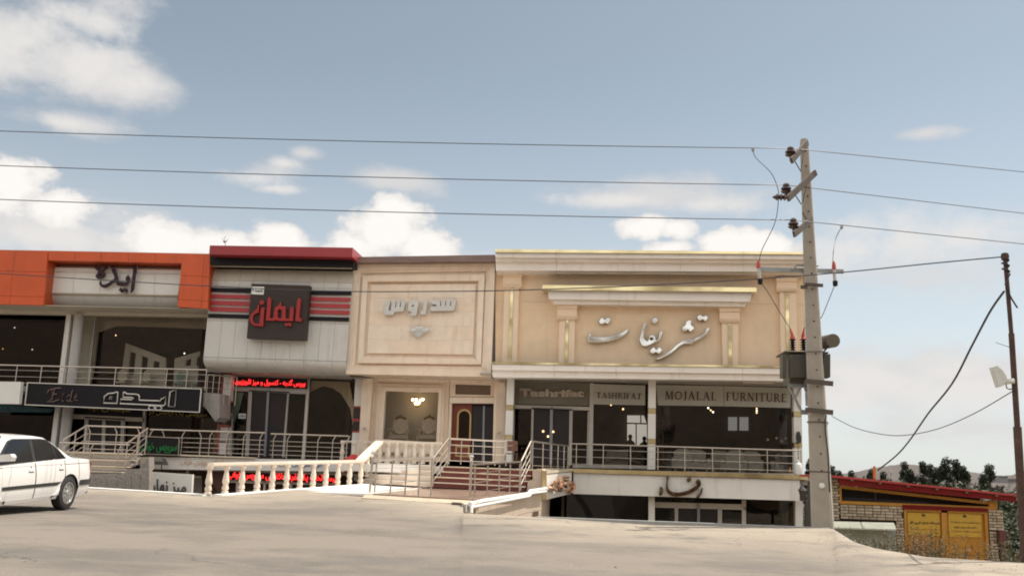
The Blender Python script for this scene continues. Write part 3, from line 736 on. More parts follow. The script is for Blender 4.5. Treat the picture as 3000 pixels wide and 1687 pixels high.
# balcony railing
zA = 2.75
A = Vector((x_or0, 38.1, zA)); B_ = Vector((X_('a', 2200, 1400, 38.1), 38.1, zA))
hr = Z_('a', 1100, 1362, 38.1) - zA
xs = [X_('a', x, 1380, 38.1) for x in (-240, -60, 180, 440, 700, 960, 1230, 1500, 1775, 1990, 2195)]
rail('balcony_railing', 'steel railing with thin crossbars along the upper balcony of the orange shop', A, B_, [(x - A.x) / (B_.x - A.x) for x in xs], hr, 3)
ed = rail('balcony_railing', 'short open steel grille closing the right end of the upper balcony, over the stair underside', Vector((B_.x + .05, 38.1, zA - .55)), Vector((B_.x + 1.0, 38.9, zA - .55)), [0, .2, .4, .6, .8, 1], hr + .35, 4, rp=.014)
# ground floor shopfront
def fr(pts, name='door_frame', m=None, Y=39.55, d=.12, v='b', par=None): return qp(v, pts, Y, d, name, m or alum_w, par or ob)
MB().box(c2 + .02, x_or1, 39.72, 39.732, -.02, 2.45).build('window_pane', glass_d, ob)
MB().box(x_or0, p1.x, 39.72, 39.732, -.02, 2.45).build('window_pane', glass_d, ob)
fr([(660, 445), (1425, 482), (1424, 522), (658, 488)])
fr([(655, 380), (672, 380), (650, 850), (634, 850)])
fr([(1412, 400), (1436, 402), (1420, 850), (1392, 850)])
fr([(1195, 495), (1232, 497), (1215, 850), (1180, 850)], 'door_post', alum)
fr([(835, 472), (1228, 494), (1228, 506), (834, 484)], 'door_rail', dark_leaf, 39.5)
for pts in ([(870, 484), (1010, 492), (1000, 850), (858, 850)], [(1042, 493), (1190, 500), (1178, 850), (1030, 850)]):
    l_ = fr(pts, 'door_leaf', dark_leaf, 39.62, .05)
fr([(1010, 490), (1042, 492), (1030, 850), (998, 850)], 'door_post', alum, 39.52)
fr([(835, 478), (872, 480), (858, 850), (820, 850)], 'door_post', alum, 39.52)
sg = thing('window_lettering', 'gold Persian lettering over the orange shop doors, half hidden by the black sign', 'lettering', P('b', 1000, 440, 39.5))
qp('b', [(672, 345), (1420, 395), (1419, 478), (670, 440)], 39.6, .02, 'backing_film', black_p, sg)
text('مبلمان ایده', Q('b', [(815, 345), (1290, 372), (1285, 442), (812, 412)], 39.59), gold_print, sg)
sg = thing('window_lettering', 'gold Persian lettering across the top of the dark shop window right of the sliding doors', 'lettering', P('b', 1700, 440, 39.5))
text('سرویس یک آرامش در', Q('b', [(1470, 392), (2045, 424), (2040, 482), (1466, 452)], 39.6), gold_print, sg)

# sign of the orange shop
es = thing('shop_sign', 'long black sign with a pale rim and outlined Persian lettering below the balcony', 'sign', P('L2', 1270, 360, 37.6))
bq = Q('L2', [(50, 45), (2535, 135), (2505, 478), (12, 370)], 37.6)
MB().prism(bq, (0, .22, 0)).build('board', black_p, es)
inn = [lerp(p, (bq[0] + bq[1] + bq[2] + bq[3]) / 4, .0) for p in Q('L2', [(62, 58), (2520, 146), (2492, 465), (25, 358)], 37.6)]
MB().frame([p - Vector((0, .03, 0)) for p in bq], [p - Vector((0, .03, 0)) for p in inn], (0, .06, 0)).build('rim', pale_l, es)
def tubeloop(v, pts, Y, r, m, parent, closed=True, name='letter', sm=False):
    if sm: pts = [tuple(p) for p in smooth_loop(pts)] if closed else pts
    w3 = Q(v, pts + ([pts[0]] if closed else []), Y)
    return MB().tube(w3, r, 6).build(name, m, parent, True)
tubeloop('L2', [(2080, 185), (2170, 148), (2150, 393), (2060, 387)], 37.55, .028, pale_l, es)
tubeloop('L2', [(1418, 185), (1440, 190), (1470, 210), (1600, 215), (1632, 225), (1645, 250), (1642, 300), (1940, 310), (1955, 285), (2028, 248), (2012, 355), (1995, 378), (1370, 348), (1380, 285), (1540, 293), (1562, 277), (1540, 262), (1412, 258)], 37.55, .028, pale_l, es)
tubeloop('L2', [(1340, 185), (1325, 345), (1135, 340), (1145, 250), (1200, 205), (1280, 200), (1315, 185)], 37.55, .028, pale_l, es)
tubeloop('L2', [(1225, 250), (1258, 252), (1255, 282), (1212, 280)], 37.55, .014, pale_l, es)
for cx, cy in ((1820, 408), (1918, 412)):
    tubeloop('L2', [(cx + 45 * math.cos(a * PI / 7), cy + 30 * math.sin(a * PI / 7)) for a in range(14)], 37.55, .024, pale_l, es)
dull = mat('dull bronze lettering', (.17, .11, .10), .35, .5)
for strokes in ([[(530, 130), (450, 130), (400, 150), (385, 185), (420, 175)], [(440, 135), (415, 220), (400, 285), (330, 320), (420, 322), (505, 290)], [(335, 200), (350, 165), (400, 140)], [(405, 215), (470, 213)]],
                [[(575, 205), (555, 215), (535, 300), (565, 315)]], [[(660, 222), (622, 245), (606, 295), (635, 318), (668, 270), (690, 170), (705, 160)], [(668, 270), (660, 315), (690, 318)]], [[(718, 275), (768, 235), (755, 208), (728, 235), (716, 300), (765, 300)]]):
    bb = MB()
    for s_ in strokes: bb.tube(Q('L2', s_, 37.57), .026, 6)
    bb.build('letter', dull, es, True)
# purple calligraphy on the white band
pl = thing('wall_lettering', 'dark purple Persian calligraphy standing proud of the white curved band on the orange shop', 'lettering', P('L1', 1100, 1000, 37.8))
L1 = [[[(1910, 150), (1800, 265), (1800, 330), (1775, 640), (1735, 900), (1700, 1200), (1705, 1275), (1835, 1110), (1880, 700), (1915, 480), (1938, 460), (1928, 300)]],
      [[(1590, 570), (1490, 715), (1540, 850), (1240, 835), (1205, 820), (1185, 640), (1130, 480), (1020, 205), (925, 365), (1000, 530), (1045, 690), (900, 810), (760, 900), (640, 945), (540, 930), (475, 800), (445, 860), (445, 940), (480, 1000), (560, 1060), (690, 1075), (850, 990), (990, 880), (1080, 840), (1130, 920), (1200, 990), (1440, 1000), (1570, 950), (1640, 840), (1665, 730), (1640, 640)]],
      [[(280, 185), (250, 300), (385, 430), (300, 560), (290, 620), (340, 700), (430, 725), (540, 705), (640, 640), (670, 540), (610, 430), (770, 290), (810, 190), (790, 180), (520, 340), (400, 250)], [(430, 580), (480, 545), (540, 550), (500, 595)]],
      [[(1295, 1070), (1215, 1175), (1350, 1285), (1425, 1170)]], [[(1450, 1070), (1390, 1150), (1520, 1280), (1590, 1165)]]]
for k, loops in enumerate(L1):
    letter(loops, 'L1', 37.78, .05, purple, pl, smooth=k < 3)
    letter([[(x + 12, y + 8) for x, y in lp] for lp in loops], 'L1', 37.88, .09, letter_side, pl, name='letter_rim', smooth=k < 3, bevel=.02)

# items in the upper window
cu = thing('curtain', 'long beige pleated curtain gathered at the left of the upper window of the orange shop', 'curtain', P('a', 900, 1400, 40.3))
qp('a', [(905, 812), (1060, 815), (985, 1449), (950, 1560), (790, 1560), (835, 1250)], 40.3, .12, 'cloth', curtain_b, cu)
cu = thing('curtain_valance', 'beige pleated valance across the top of the upper window of the orange shop', 'curtain', P('a', 1600, 900, 40.3))
qp('a', [(1030, 812), (2190, 838), (2185, 955), (1700, 935), (1230, 922), (1010, 1000)], 40.25, .1, 'cloth', curtain_b, cu)
cream_part = mat('cream partition', (.80, .76, .68), .7)
for lab, outer, holes in (('left slanted cream partition with three openings behind the upper window', [(1340, 1105), (1765, 1262), (1765, 1560), (1280, 1560)], [[(1390, 1195), (1450, 1215), (1425, 1440), (1365, 1440)], [(1515, 1240), (1578, 1262), (1560, 1440), (1500, 1440)], [(1640, 1290), (1702, 1310), (1695, 1370), (1632, 1365)]]),
                          ('right slanted cream partition with two openings behind the upper window', [(1860, 1270), (2150, 1185), (2140, 1560), (1845, 1560)], [[(1985, 1285), (2035, 1270), (2030, 1345), (1970, 1345)], [(2100, 1255), (2152, 1235), (2150, 1345), (2090, 1345)]])):
    th = thing('partition', lab, 'partition', P('a', outer[0][0], 1560, 41.6))
    cu_ = bpy.data.curves.new('partition', 'CURVE'); cu_.dimensions = '2D'; cu_.fill_mode = 'BOTH'; cu_.extrude = .06
    for lp in [outer] + holes:
        w3 = Q('a', lp, 41.6); sp = cu_.splines.new('POLY'); sp.points.add(len(w3) - 1); sp.use_cyclic_u = True
        for i, p in enumerate(w3): sp.points[i].co = (p.x, p.z, 0, 1)
    tmp = bpy.data.objects.new('tmp', cu_); C.objects.link(tmp); me = bpy.data.meshes.new_from_object(tmp.evaluated_get(bpy.context.evaluated_depsgraph_get())); bpy.data.objects.remove(tmp)
    for q_ in me.vertices: x, z, d = q_.co; q_.co = (x, 41.6 - d, z)
    me.materials.clear(); me.materials.append(cream_part); put(me, 'panel', th)
chair_w = mat('cream painted chair', (.82, .75, .60), .5); chair_g = mat('teal upholstery', (.28, .45, .42), .7)
def side_chair(x, y, z, label, wood, pad, sc_=1.0, group=None, rz=0, slats=0):
    r = thing('chair', label, 'chair', (x, y, z), group); r.rotation_euler = (0, 0, rz)
    def add(name, b, m, sm=True): o = bpy.data.objects.new(name, b.mesh(name, m, sm)); C.objects.link(o); o.parent = r; o.scale = (sc_,) * 3
    add('seat', MB().box(-.24, .24, -.24, .22, .42, .49), pad, False)
    for sx in (-1, 1):
        add('leg', MB().tube([(sx * .21, -.21, .43), (sx * .23, -.24, .2), (sx * .22, -.22, 0)], .022, 6), wood)
        add('leg', MB().tube([(sx * .20, .20, .43), (sx * .21, .25, 0)], .022, 6), wood)
    if slats:
        pts = [(-.22, .22, .47), (-.25, .27, .85), (-.16, .30, 1.06), (0, .31, 1.12), (.16, .30, 1.06), (.25, .27, .85), (.22, .22, .47)]
        add('back_frame', MB().tube(pts, .022, 6), wood)
        for k in range(slats): t_ = -.16 + .32 * k / (slats - 1); add('spindle', MB().tube([(t_ * .8, .23, .47), (t_, .30, 1.06)], .012, 5), wood)
        for sx in (-1, 1): add('arm', MB().tube([(sx * .24, .26, .75), (sx * .3, 0, .72), (sx * .28, -.18, .7), (sx * .24, -.2, .45)], .02, 6), wood)
    else:
        pts = [(.21 * math.sin(a * PI / 8), .24, .78 + .27 * -math.cos(a * PI / 8)) for a in range(17)]
        add('back_frame', MB().tube(pts, .028, 6), wood)
        b = MB(); b.prism([(.19 * math.sin(a * PI / 8), .22, .78 - .25 * math.cos(a * PI / 8)) for a in range(16)], (0, .05, 0)); add('back_pad', b, pad, False)
    return r
for k, (x, lab, pad) in enumerate(((1190, 'cream side chair behind the balcony glass, leftmost of its row', chair_w), (1400, 'cream side chair behind the balcony glass, in front of the slanted partition', chair_w),
                                   (1770, 'cream chair with teal padding behind the balcony glass, left one of the teal pair', chair_g), (1960, 'cream chair with teal padding behind the balcony glass, right one of the teal pair', chair_g))):
    p = P('b', x, 165, 40.8); side_chair(p.x, 40.8, 2.76, lab, chair_w, pad, 1.0, 'chairs behind the balcony glass', rz=.3 * (-1) ** k)
for k, (x, y, z) in enumerate(((-90, 930, 0), (155, 940, 1), (30, 1165, 2), (342, 1172, 3), (1228, 1022, 4), (1957, 1213, 5))):
    p = P('a', x, y, 42); o = MB().lathe([(.0, -.03), (.028, -.02), (.032, 0), (.012, .03)], p, 8).build('ceiling_spotlight', spotglow if k % 2 else lampglow, None, True)
    tag(o, ['small lit lamp deep in the far left upper window, outermost', 'small lit lamp high in the dark upper window left of the columns', 'dim lit lamp low in the dark upper window, left one', 'dim lit lamp low in the dark upper window, beside the columns', 'pinpoint lamp behind the upper window right of the long curtain', 'pinpoint lamp above the right slanted partition'][k], 'lamp')
# small board and banner at the far left
tag(qp('b', [(-260, 122), (208, 128), (186, 348), (-280, 338)], 37.4, .2, 'blank_sign', white_p, None), 'blank white sign board at the far left, beside the long black sign', 'sign')
bn = thing('banner', 'dark teal cloth banner with faded Persian lettering hanging under the balcony behind the car', 'banner', P('b', 250, 400, 38.4))
qp('b', [(-260, 330), (530, 395), (495, 432), (-260, 420)], 38.4, .04, 'cloth', mat('teal cloth', (.02, .075, .085), .8), bn)
text('سرویس خواب مبل', Q('b', [(-100, 350), (480, 392), (470, 418), (-100, 402)], 38.38), mat('faded print', (.12, .14, .13), .8), bn)

# ================================================================== red banded building
rb = thing('red_banded_shop_building', 'light grey panelled shop front with a deep red coping and red and black stripes', 'building', (-12, 38, 0))
qp('c', [(180, 128), (1558, 150), (1554, 242), (173, 214)], 36.75, 1.75, 'coping', red_cap, rb)
qp('c', [(178, 222), (1563, 242), (1566, 335), (183, 312)], 37.3, 1.2, 'black_band', black_p, rb)
def cl(t_): return (lerp(205, 118, t_), lerp(318, 1205, t_))
def cr(t_): return (lerp(1568, 1497, t_), lerp(340, 1250, t_))
def redbody(v0, v1, prof, m, name, us):
    """prof: (fraction between v0 and v1, depth offset)"""
    for k in range(len(us) - 1):
        u0, u1 = us[k] + .0009, us[k + 1] - .0009; bb = MB(); n = len(prof)
        for d2 in (0, .04):
            for u in (u0, u1):
                for f, dy in prof:
                    t_ = lerp(v0, v1, f); a, c = cl(t_), cr(t_); p = P('c', lerp(a[0], c[0], u), lerp(a[1], c[1], u), 37.8); p.y += dy + d2; bb.v.append(tuple(p))
        for i in range(n - 1):
            bb.f.append((i, i + 1, n + i + 1, n + i)); bb.f.append((2 * n + i, 3 * n + i, 3 * n + i + 1, 2 * n + i + 1))
            bb.f.append((i, i + 1, 2 * n + i + 1, 2 * n + i)); bb.f.append((n + i, n + i + 1, 3 * n + i + 1, 3 * n + i))
        bb.f.append((0, n, 3 * n, 2 * n)); bb.f.append((n - 1, 2 * n - 1, 4 * n - 1, 3 * n - 1))
        bb.build(name, m, rb, len(prof) > 3)
us = [0, .1, .2, .3, .4, .5, .6, .7, .8, .9, 1]
redbody(0, .03, [(0, -.25), (1, -.25)], beige_p, 'trim_strip', [0, 1])
redbody(.03, .165, [(0, .25), (.2, .20), (.5, .12), (.8, .04), (1, 0)], beige_p, 'grey_panel', us)
redbody(.168, .225, [(0, 0), (1, 0)], light_p, 'grey_panel', us)
redbody(.228, .60, [(0, 0), (1, 0)], light_p, 'grey_panel', us)
redbody(.603, .995, [(0, 0), (1, 0)], light_p, 'grey_panel', [0, .105, .205, .30, .40, .50, .60, .70, .80, .90, 1])
redbody(1.0, 1.135, [(0, 0), (.15, 0), (.35, .05), (.55, .14), (.72, .28), (.86, .48), (1, .8)], light_p, 'rounded_panel', [0, .1, .3, .5, .7, .9, 1])
for ys, m, nm in ((((195, 535), (580, 545), (578, 585), (192, 572)), black_p, 'black_stripe'), (((190, 597), (572, 607), (570, 645), (187, 635)), red_p, 'red_stripe'), (((187, 658), (567, 668), (564, 710), (184, 698)), red_p, 'red_stripe'),
                  (((183, 718), (562, 730), (560, 770), (179, 760)), red_p, 'red_stripe'), (((165, 785), (552, 795), (548, 832), (160, 822)), black_p, 'black_stripe'),
                  (((1120, 562), (1545, 568), (1543, 607), (1120, 602)), black_p, 'black_stripe'), (((1120, 622), (1537, 632), (1535, 670), (1120, 660)), red_p, 'red_stripe'), (((1115, 682), (1532, 693), (1530, 735), (1115, 722)), red_p, 'red_stripe'),
                  (((1110, 745), (1528, 757), (1525, 795), (1110, 782)), red_p, 'red_stripe'), (((1105, 812), (1522, 822), (1519, 860), (1105, 848)), black_p, 'black_stripe')):
    qp('c', ys, 37.72, .07, nm, m, rb)
x_r0, x_r1 = X_('c', 130, 1200, 40.2) - .05, X_('d', 2300, 500, 40.2) + .15
volume(rb, x_r0, x_r1, Z_('c', 800, 150, 37.4), 38.45)
q = Q('c', [(135, 1335), (1660, 1400), (1660, 1402), (135, 1337)], 38.6)
MB().prism(q, (0, 1.9, 0)).build('soffit', ceil_m, rb)
MB().box(X_('c', 215, 700, 38.65), X_('c', 1560, 700, 38.65), 38.5, 38.65, Z_('c', 800, 1362, 38.5), Z_('c', 800, 300, 38.5)).build('wall', concrete, rb)
for x, y in ((485, 1357), (728, 1365), (1003, 1376), (1277, 1387)):
    p = P('c', x, y, 38.9); MB().lathe([(.14, .01), (.13, -.02), (.05, -.035)], p, 14).build('spotlight', mat('warm white lens', (.75, .66, .5), .4), rb, True)
# shopfront (d sheet), plane 39.9
def dq(pts, nm, m, Y=39.9, d=.1): return qp('d', pts, Y, d, nm, m, rb)
dq([(1085, 62), (1905, 92), (1903, 110), (1084, 80)], 'door_frame', alum_w)
dq([(1090, 183), (1880, 213), (1878, 268), (1088, 232)], 'door_frame', alum)
dq([(1066, 62), (1090, 63), (1076, 920), (1050, 920)], 'door_frame', alum_w)
dq([(1884, 95), (1912, 96), (1855, 955), (1822, 955)], 'door_frame', alum_w)
dq([(1262, 228), (1300, 229), (1262, 925), (1222, 925)], 'door_post', alum)
dq([(1675, 245), (1690, 246), (1640, 935), (1616, 935)], 'door_post', alum)
dq([(1460, 212), (1484, 213), (1444, 930), (1420, 930)], 'door_post', mat('bluish steel', (.25, .26, .30), .35, .6), 39.85)
dq([(1265, 225), (1688, 243), (1688, 253), (1265, 237)], 'door_rail', dark_leaf, 39.84)
dq([(1298, 238), (1458, 242), (1422, 930), (1264, 925)], 'door_leaf', dark_leaf, 39.93, .04)
dq([(1486, 243), (1672, 250), (1634, 932), (1446, 930)], 'door_leaf', dark_leaf, 39.93, .04)
MB().box(x_r0 + .25, x_r1 - .1, 40.0, 40.012, .02, Z_('d', 1500, 70, 40.0)).build('window_pane', glass, rb)
nz_ = thing('neon_sign', 'lit red neon lettering on a dark panel above the red banded shop door', 'sign', P('d', 1490, 180, 39.7))
qp('d', [(1098, 80), (1885, 110), (1881, 212), (1092, 182)], 39.75, .05, 'panel', black_p, nz_)
text('بورس گنجه - کنسول و میز تلویزیون', Q('d', [(1120, 94), (1868, 118), (1862, 200), (1118, 172)], 39.72), neon_red, nz_, outline=.017, thick=.03)
mint = thing('curtain', 'pale mint curtain tied back beside the left window of the red banded shop door', 'curtain', P('d', 1100, 880, 40.2))
qp('d', [(1110, 242), (1208, 248), (1165, 420), (1100, 590), (1106, 880), (1045, 880), (1062, 640), (1085, 560), (1095, 400)], 40.2, .08, 'cloth', curtain_mint, mint)
tag(qp('d', [(1155, 472), (1232, 475), (1230, 528), (1152, 525)], 39.96, .02, 'window_notice', mat('white paper', (.72, .74, .68), .7), None), 'small white notice on the glass left of the dark sliding doors', 'notice')
text('باز است', Q('d', [(1168, 488), (1222, 490), (1220, 512), (1166, 510)], 39.955), black_l, bpy.data.objects['window_notice'])
cv = thing('curtain', 'patterned beige valance cut in a low peak in the red banded shop right window', 'curtain', P('d', 2070, 200, 40.2))
qp('d', [(1912, 125), (2246, 135), (2330, 140), (2395, 500), (2385, 720), (2340, 420), (2246, 268), (2150, 205), (2060, 182), (1990, 205), (1905, 250)], 40.25, .08, 'cloth', wavy('patterned beige cloth', (.75, .62, .42), .8, 4.5, .5, 'X', .6), cv)
# striped pillars
for nm, top, bot, bands, Y in (('l', (990, 1068), (960, 1040), None, 39.3), ('r', None, None, None, 39.5)):
    if nm == 'l':
        def ed_(y): t_ = (y - 200) / 350; return lerp(990, 965, t_), lerp(1068, 1045, t_)
        rowsb = [(62, 330, pillar_w), (332, 350, red_p), (352, 462, brown_s), (464, 484, red_p), (486, 596, brown_s), (598, 616, red_p), (618, 905, pillar_w)]
        for y0, y1, m in rowsb:
            a, c = ed_(y0), ed_(y1); qp('d', [(a[0], y0), (a[1], y0 + 3), (c[1], y1 + 3), (c[0], y1)], 39.3, .4, 'pillar_section', m, rb)
    else:
        def ed_(y): t_ = (y - 110) / 590; return lerp(366, 332, t_), lerp(440, 406, t_)
        for y0, y1, m in [(105, 393, pillar_w), (395, 409, red_p), (411, 526, brown_s), (528, 554, red_p), (556, 654, brown_s), (656, 672, red_p), (674, 940, pillar_w)]:
            a, c = ed_(y0), ed_(y1); qp('f', [(a[0], y0), (a[1], y0 + 3), (c[1], y1 + 3), (c[0], y1)], 39.5, .4, 'pillar_section', m, rb)
MB().tube(Q('d', [(1090, 50), (985, 46), (975, 240), (940, 560), (935, 900)], 39.1), .05, 8).build('drainpipe', mat('red painted pipe', (.30, .05, .035), .5), rb, True)
# sign with red lettering
sb = thing('wall_sign', 'square dark brown sign board with red Persian lettering across the red stripes', 'sign', P('c', 830, 1040, 37.3))
qp('c', [(583, 497), (1142, 515), (1098, 1042), (535, 1022)], 37.35, .34, 'board', brown_s, sb)
L3 = [[[(1340, 425), (1400, 490), (1378, 520), (1345, 900), (1390, 905), (1415, 930), (1385, 990), (1255, 970), (1280, 700), (1295, 490)]],
      [[(640, 400), (605, 450), (595, 600), (560, 960), (700, 968), (760, 965), (810, 940), (850, 965), (950, 970), (1210, 972), (1205, 850), (1222, 670), (1170, 620), (1135, 660), (1115, 915), (1030, 912), (1022, 850), (1030, 690), (1050, 670), (985, 610), (950, 640), (925, 600), (930, 560), (905, 510), (885, 560), (855, 610), (790, 640), (760, 700), (745, 860), (730, 905), (655, 905), (665, 780), (685, 500), (700, 475)],
       [(885, 690), (845, 715), (835, 870), (860, 905), (935, 905), (940, 720)]],
      [[(1000, 1050), (1030, 1015), (1080, 1022), (1130, 1010), (1170, 1050), (1140, 1100), (1085, 1080), (1030, 1095)]],
      [[(480, 635), (545, 680), (525, 720), (500, 1100), (400, 1095), (290, 1085), (215, 1020), (185, 920), (200, 830), (280, 745), (350, 680), (385, 570), (405, 600), (398, 700), (395, 775), (330, 790), (270, 830), (245, 900), (260, 980), (310, 1030), (410, 1035), (440, 700)]],
      [[(467 + 55 * math.cos(a * PI / 6), 535 + 55 * math.sin(a * PI / 6)) for a in range(12)]]]
for loops in L3: letter(loops, 'L3', 37.28, .09, letter_red, sb, smooth=False)
nb = qp('L3', [(225, 155), (515, 162), (500, 345), (208, 335)], 37.33, .02, 'branch_plate', white_p, sb)
text('شعبه ۲', Q('L3', [(240, 215), (485, 222), (478, 295), (236, 288)], 37.328), mat('teal print', (.02, .10, .12), .5), nb)
an = thing('roof_antenna', 'spindly antenna with small lamps standing on the red coping', 'antenna', P('c', 330, 128, 37.6))
MB().tube(Q('c', [(330, 132), (325, 92)], 37.6), .015, 5).build('mast', mat('grey metal', (.22, .22, .22), .5, .5), an)
for s_ in ([(325, 95), (305, 70), (300, 55)], [(325, 92), (325, 50), (335, 42)], [(325, 92), (350, 80), (355, 65)], [(305, 95), (345, 92)]):
    MB().tube(Q('c', s_, 37.6), .012, 5).build('arm', MATS['grey metal'], an)
MB().lathe([(.02, -.05), (.07, 0), (.02, .06)], P('c', 324, 92, 37.6), 8).build('hub', MATS['grey metal'], an)
sc_ = thing('security_camera', 'small dark security camera under the soffit at the corner of the stone front', 'camera', P('f', 345, 120, 38.9))
MB().lathe([(.06, -.12), (.07, .1)], P('f', 345, 122, 38.8), 10, 'y').build('housing', black_p, sc_, True)
MB().tube([P('f', 350, 105, 38.9), P('f', 348, 118, 38.8)], .02, 6).build('bracket', black_p, sc_)

# terrace slab in front of the red shop
ts = thing('terrace', 'grey terrace slab with a plain fascia in front of the red banded shop', 'terrace', P('d', 1200, 1075, 36.0))
q = Q('d', [(185, 932), (2246, 968), (2400, 975), (2400, 1095), (2246, 1090), (200, 1062)], 36.0)
MB().prism(q, (0, .25, 0)).build('fascia', mat('grey fascia', (.72, .70, .68), .5, 0, .05, 2), ts)
xl, xr = q[0].x, q[2].x
MB().box(xl, xr + 1.0, 36.25, 40.0, -.5, -.02).build('slab', concrete, ts)
qp('d', [(500, 905), (1320, 938), (1320, 950), (500, 922)], 35.85, .4, 'edge_stone', tread_m, ts)
text('انواع سرویس خواب', Q('S5', [(740, 628), (1615, 634), (1600, 830), (738, 822)], 35.98), cream_l, ts, outline=.018, thick=.02)
text('انواع سرویس خواب', Q('d', [(1580, 985), (2040, 990), (2035, 1058), (1575, 1048)], 35.97), blue_l, ts, thick=.03)
# railings of that terrace
A = P('d', 190, 905, 35.9); A.z = Z_('d', 1000, 930, 35.9); Bp = P('d', 1420, 930, 35.9); Bp.z = A.z
hr = Z_('d', 800, 660, 35.9) - A.z
xs = [200, 350, 545, 745, 840, 1020, 1200, 1375]
rail('terrace_railing', 'steel railing with kinked post tops, from the stair head to the dark sliding doors', A, Bp, [(X_('d', x, 850, 35.9) - A.x) / (Bp.x - A.x) for x in xs], hr, 4, bent=[1, -1, 1, -1, 1, 1, 1, 1])
A = Bp + Vector((.12, .3, 0)); Bp = P('f', 285, 900, 36.2); Bp.z = A.z
rail('terrace_railing', 'steel railing on the terrace right of the dark sliding doors of the red banded shop', A, Bp, [.04, .22, .42, .61, .8, .98], hr - .02, 4, bent=1)
# green neon panel
gp = thing('neon_sign', 'green outlined Persian lettering on a dark panel hung on the terrace railing', 'sign', P('d', 310, 910, 35.7))
qp('d', [(108, 715), (522, 735), (512, 912), (95, 898)], 35.75, .04, 'panel', black_p, gp)
MB().frame(Q('d', [(103, 708), (527, 730), (517, 920), (90, 904)], 35.72), Q('d', [(110, 717), (520, 737), (510, 911), (97, 896)], 35.72), (0, .06, 0)).build('panel_frame', steel, gp)
text('سرویس خواب', Q('d', [(112, 760), (505, 772), (500, 900), (108, 888)], 35.7), neon_green, gp, outline=.010, thick=.02)
fl = thing('floodlight', 'grey floodlight on a bracket below the green neon panel', 'floodlight', P('d', 290, 1060, 35.3))
MB().prism(Q('d', [(250, 945), (335, 950), (365, 1000), (360, 1020), (230, 1015), (232, 990)], 35.3), (0, .35, 0)).build('housing', mat('dark grey metal', (.10, .095, .09), .5), fl)
MB().prism(Q('d', [(255, 942), (330, 947), (352, 985), (240, 982)], 35.25), (0, .04, 0)).build('hood', mat('grey hood', (.24, .21, .18), .5), fl)
MB().tube(Q('d', [(245, 1020), (255, 1060), (280, 1068)], 35.4), .02, 6).build('bracket', black_p, fl)
MB().tube(Q('d', [(338, 1020), (336, 1110)], 35.4), .02, 6).build('bracket', black_p, fl)
# lower shop under the terrace
ls = thing('sunken_shop_front', 'dark sunken shop front below the terrace of the red banded shop', 'shop front', (P('d', 1200, 1200, 37.0).x, 37, -4.3))
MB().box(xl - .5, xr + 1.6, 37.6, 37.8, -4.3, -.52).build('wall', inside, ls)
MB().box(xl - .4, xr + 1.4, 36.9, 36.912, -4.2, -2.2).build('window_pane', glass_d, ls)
qp('d', [(1010, 1175), (2230, 1215), (2230, 1240), (1010, 1205)], 36.8, .1, 'window_frame', alum_w, ls)
for x in (1130, 1420, 1700, 2100): qp('d', [(x, 1200), (x + 22, 1201), (x + 12, 1400), (x - 10, 1400)], 36.8, .1, 'window_frame', alum_w, ls)
qp('d', [(600, 1075), (625, 1076), (625, 1230), (600, 1229)], 36.9, .1, 'window_frame', alum, ls)
qp('d', [(620, 1130), (760, 1135), (760, 1160), (620, 1155)], 36.85, .1, 'door_rail', alum, ls)
qp('d', [(650, 1160), (765, 1165), (765, 1330), (650, 1330)], 36.9, .1, 'stone_pier', mat('mottled stone pier', (.17, .15, .13), .7, 0, .3, 14), ls)
qp('d', [(840, 1070), (1050, 1075), (1045, 1330), (960, 1330), (850, 1180)], 36.7, .3, 'red_stair_side', mat('oxblood panel', (.09, .03, .03), .5), ls)
nn = thing('neon_sign', 'long lit red neon Persian lettering in the sunken shop behind the stone balustrade', 'sign', P('d', 1620, 1200, 36.5))
qp('d', [(1040, 1068), (2205, 1100), (2205, 1210), (1040, 1175)], 36.6, .05, 'panel', black_p, nn)
text('لیس تخت یک نفره جاکفشی سرویس خواب', Q('d', [(1045, 1075), (2195, 1120), (2192, 1215), (1045, 1172)], 36.56), neon_red, nn, outline=.017, thick=.03)
ms = thing('shop_sign', 'white board with black Persian lettering standing in the light well beside the granite wall', 'sign', P('S5', 560, 1350, 33.5))
qp('S5', [(150, 910), (990, 962), (965, 1420), (60, 1400)], 33.5, .15, 'board', white_p, ms)
o = text('میز نهار', Q('S5', [(170, 1045), (870, 1085), (860, 1400), (165, 1370)], 33.47), black_l, ms, thick=.05); 

# ------------------------------------------------------------------ granite stair at the left
gs = thing('granite_stairs', 'grey speckled granite stairs with pale treads climbing to the orange shop, beside the car', 'stairs', P('p', 1500, 900, 31))
xr_ = [1960, 1860, 1790, 1735]
for k, (yt, yb, xe) in enumerate(((524, 590, 700), (614, 690, 640), (708, 765, 615), (786, 818, 560))):
    Y = 33.6 - .35 * k; xx = 1890 - 70 * k + 30
    qp('p', [(600, yt - 22), (xx, yt + 10), (xx, yb + 12), (600, yb - 12)], Y, .35, 'riser', granite, gs)
    qp('p', [(590, yt - 34), (xx + 12, yt - 2), (xx + 12, yt + 10), (590, yt - 22)], Y - .04, .42, 'tread', tread_m, gs)
qp('p', [(500, 800), (1900, 830), (1900, 1060), (500, 1010)], 31.6, .3, 'side_wall', granite, gs)
gw = thing('granite_wall', 'grey granite retaining wall rising to the right below the granite stairs', 'wall', P('b', 1200, 1200, 30.5))
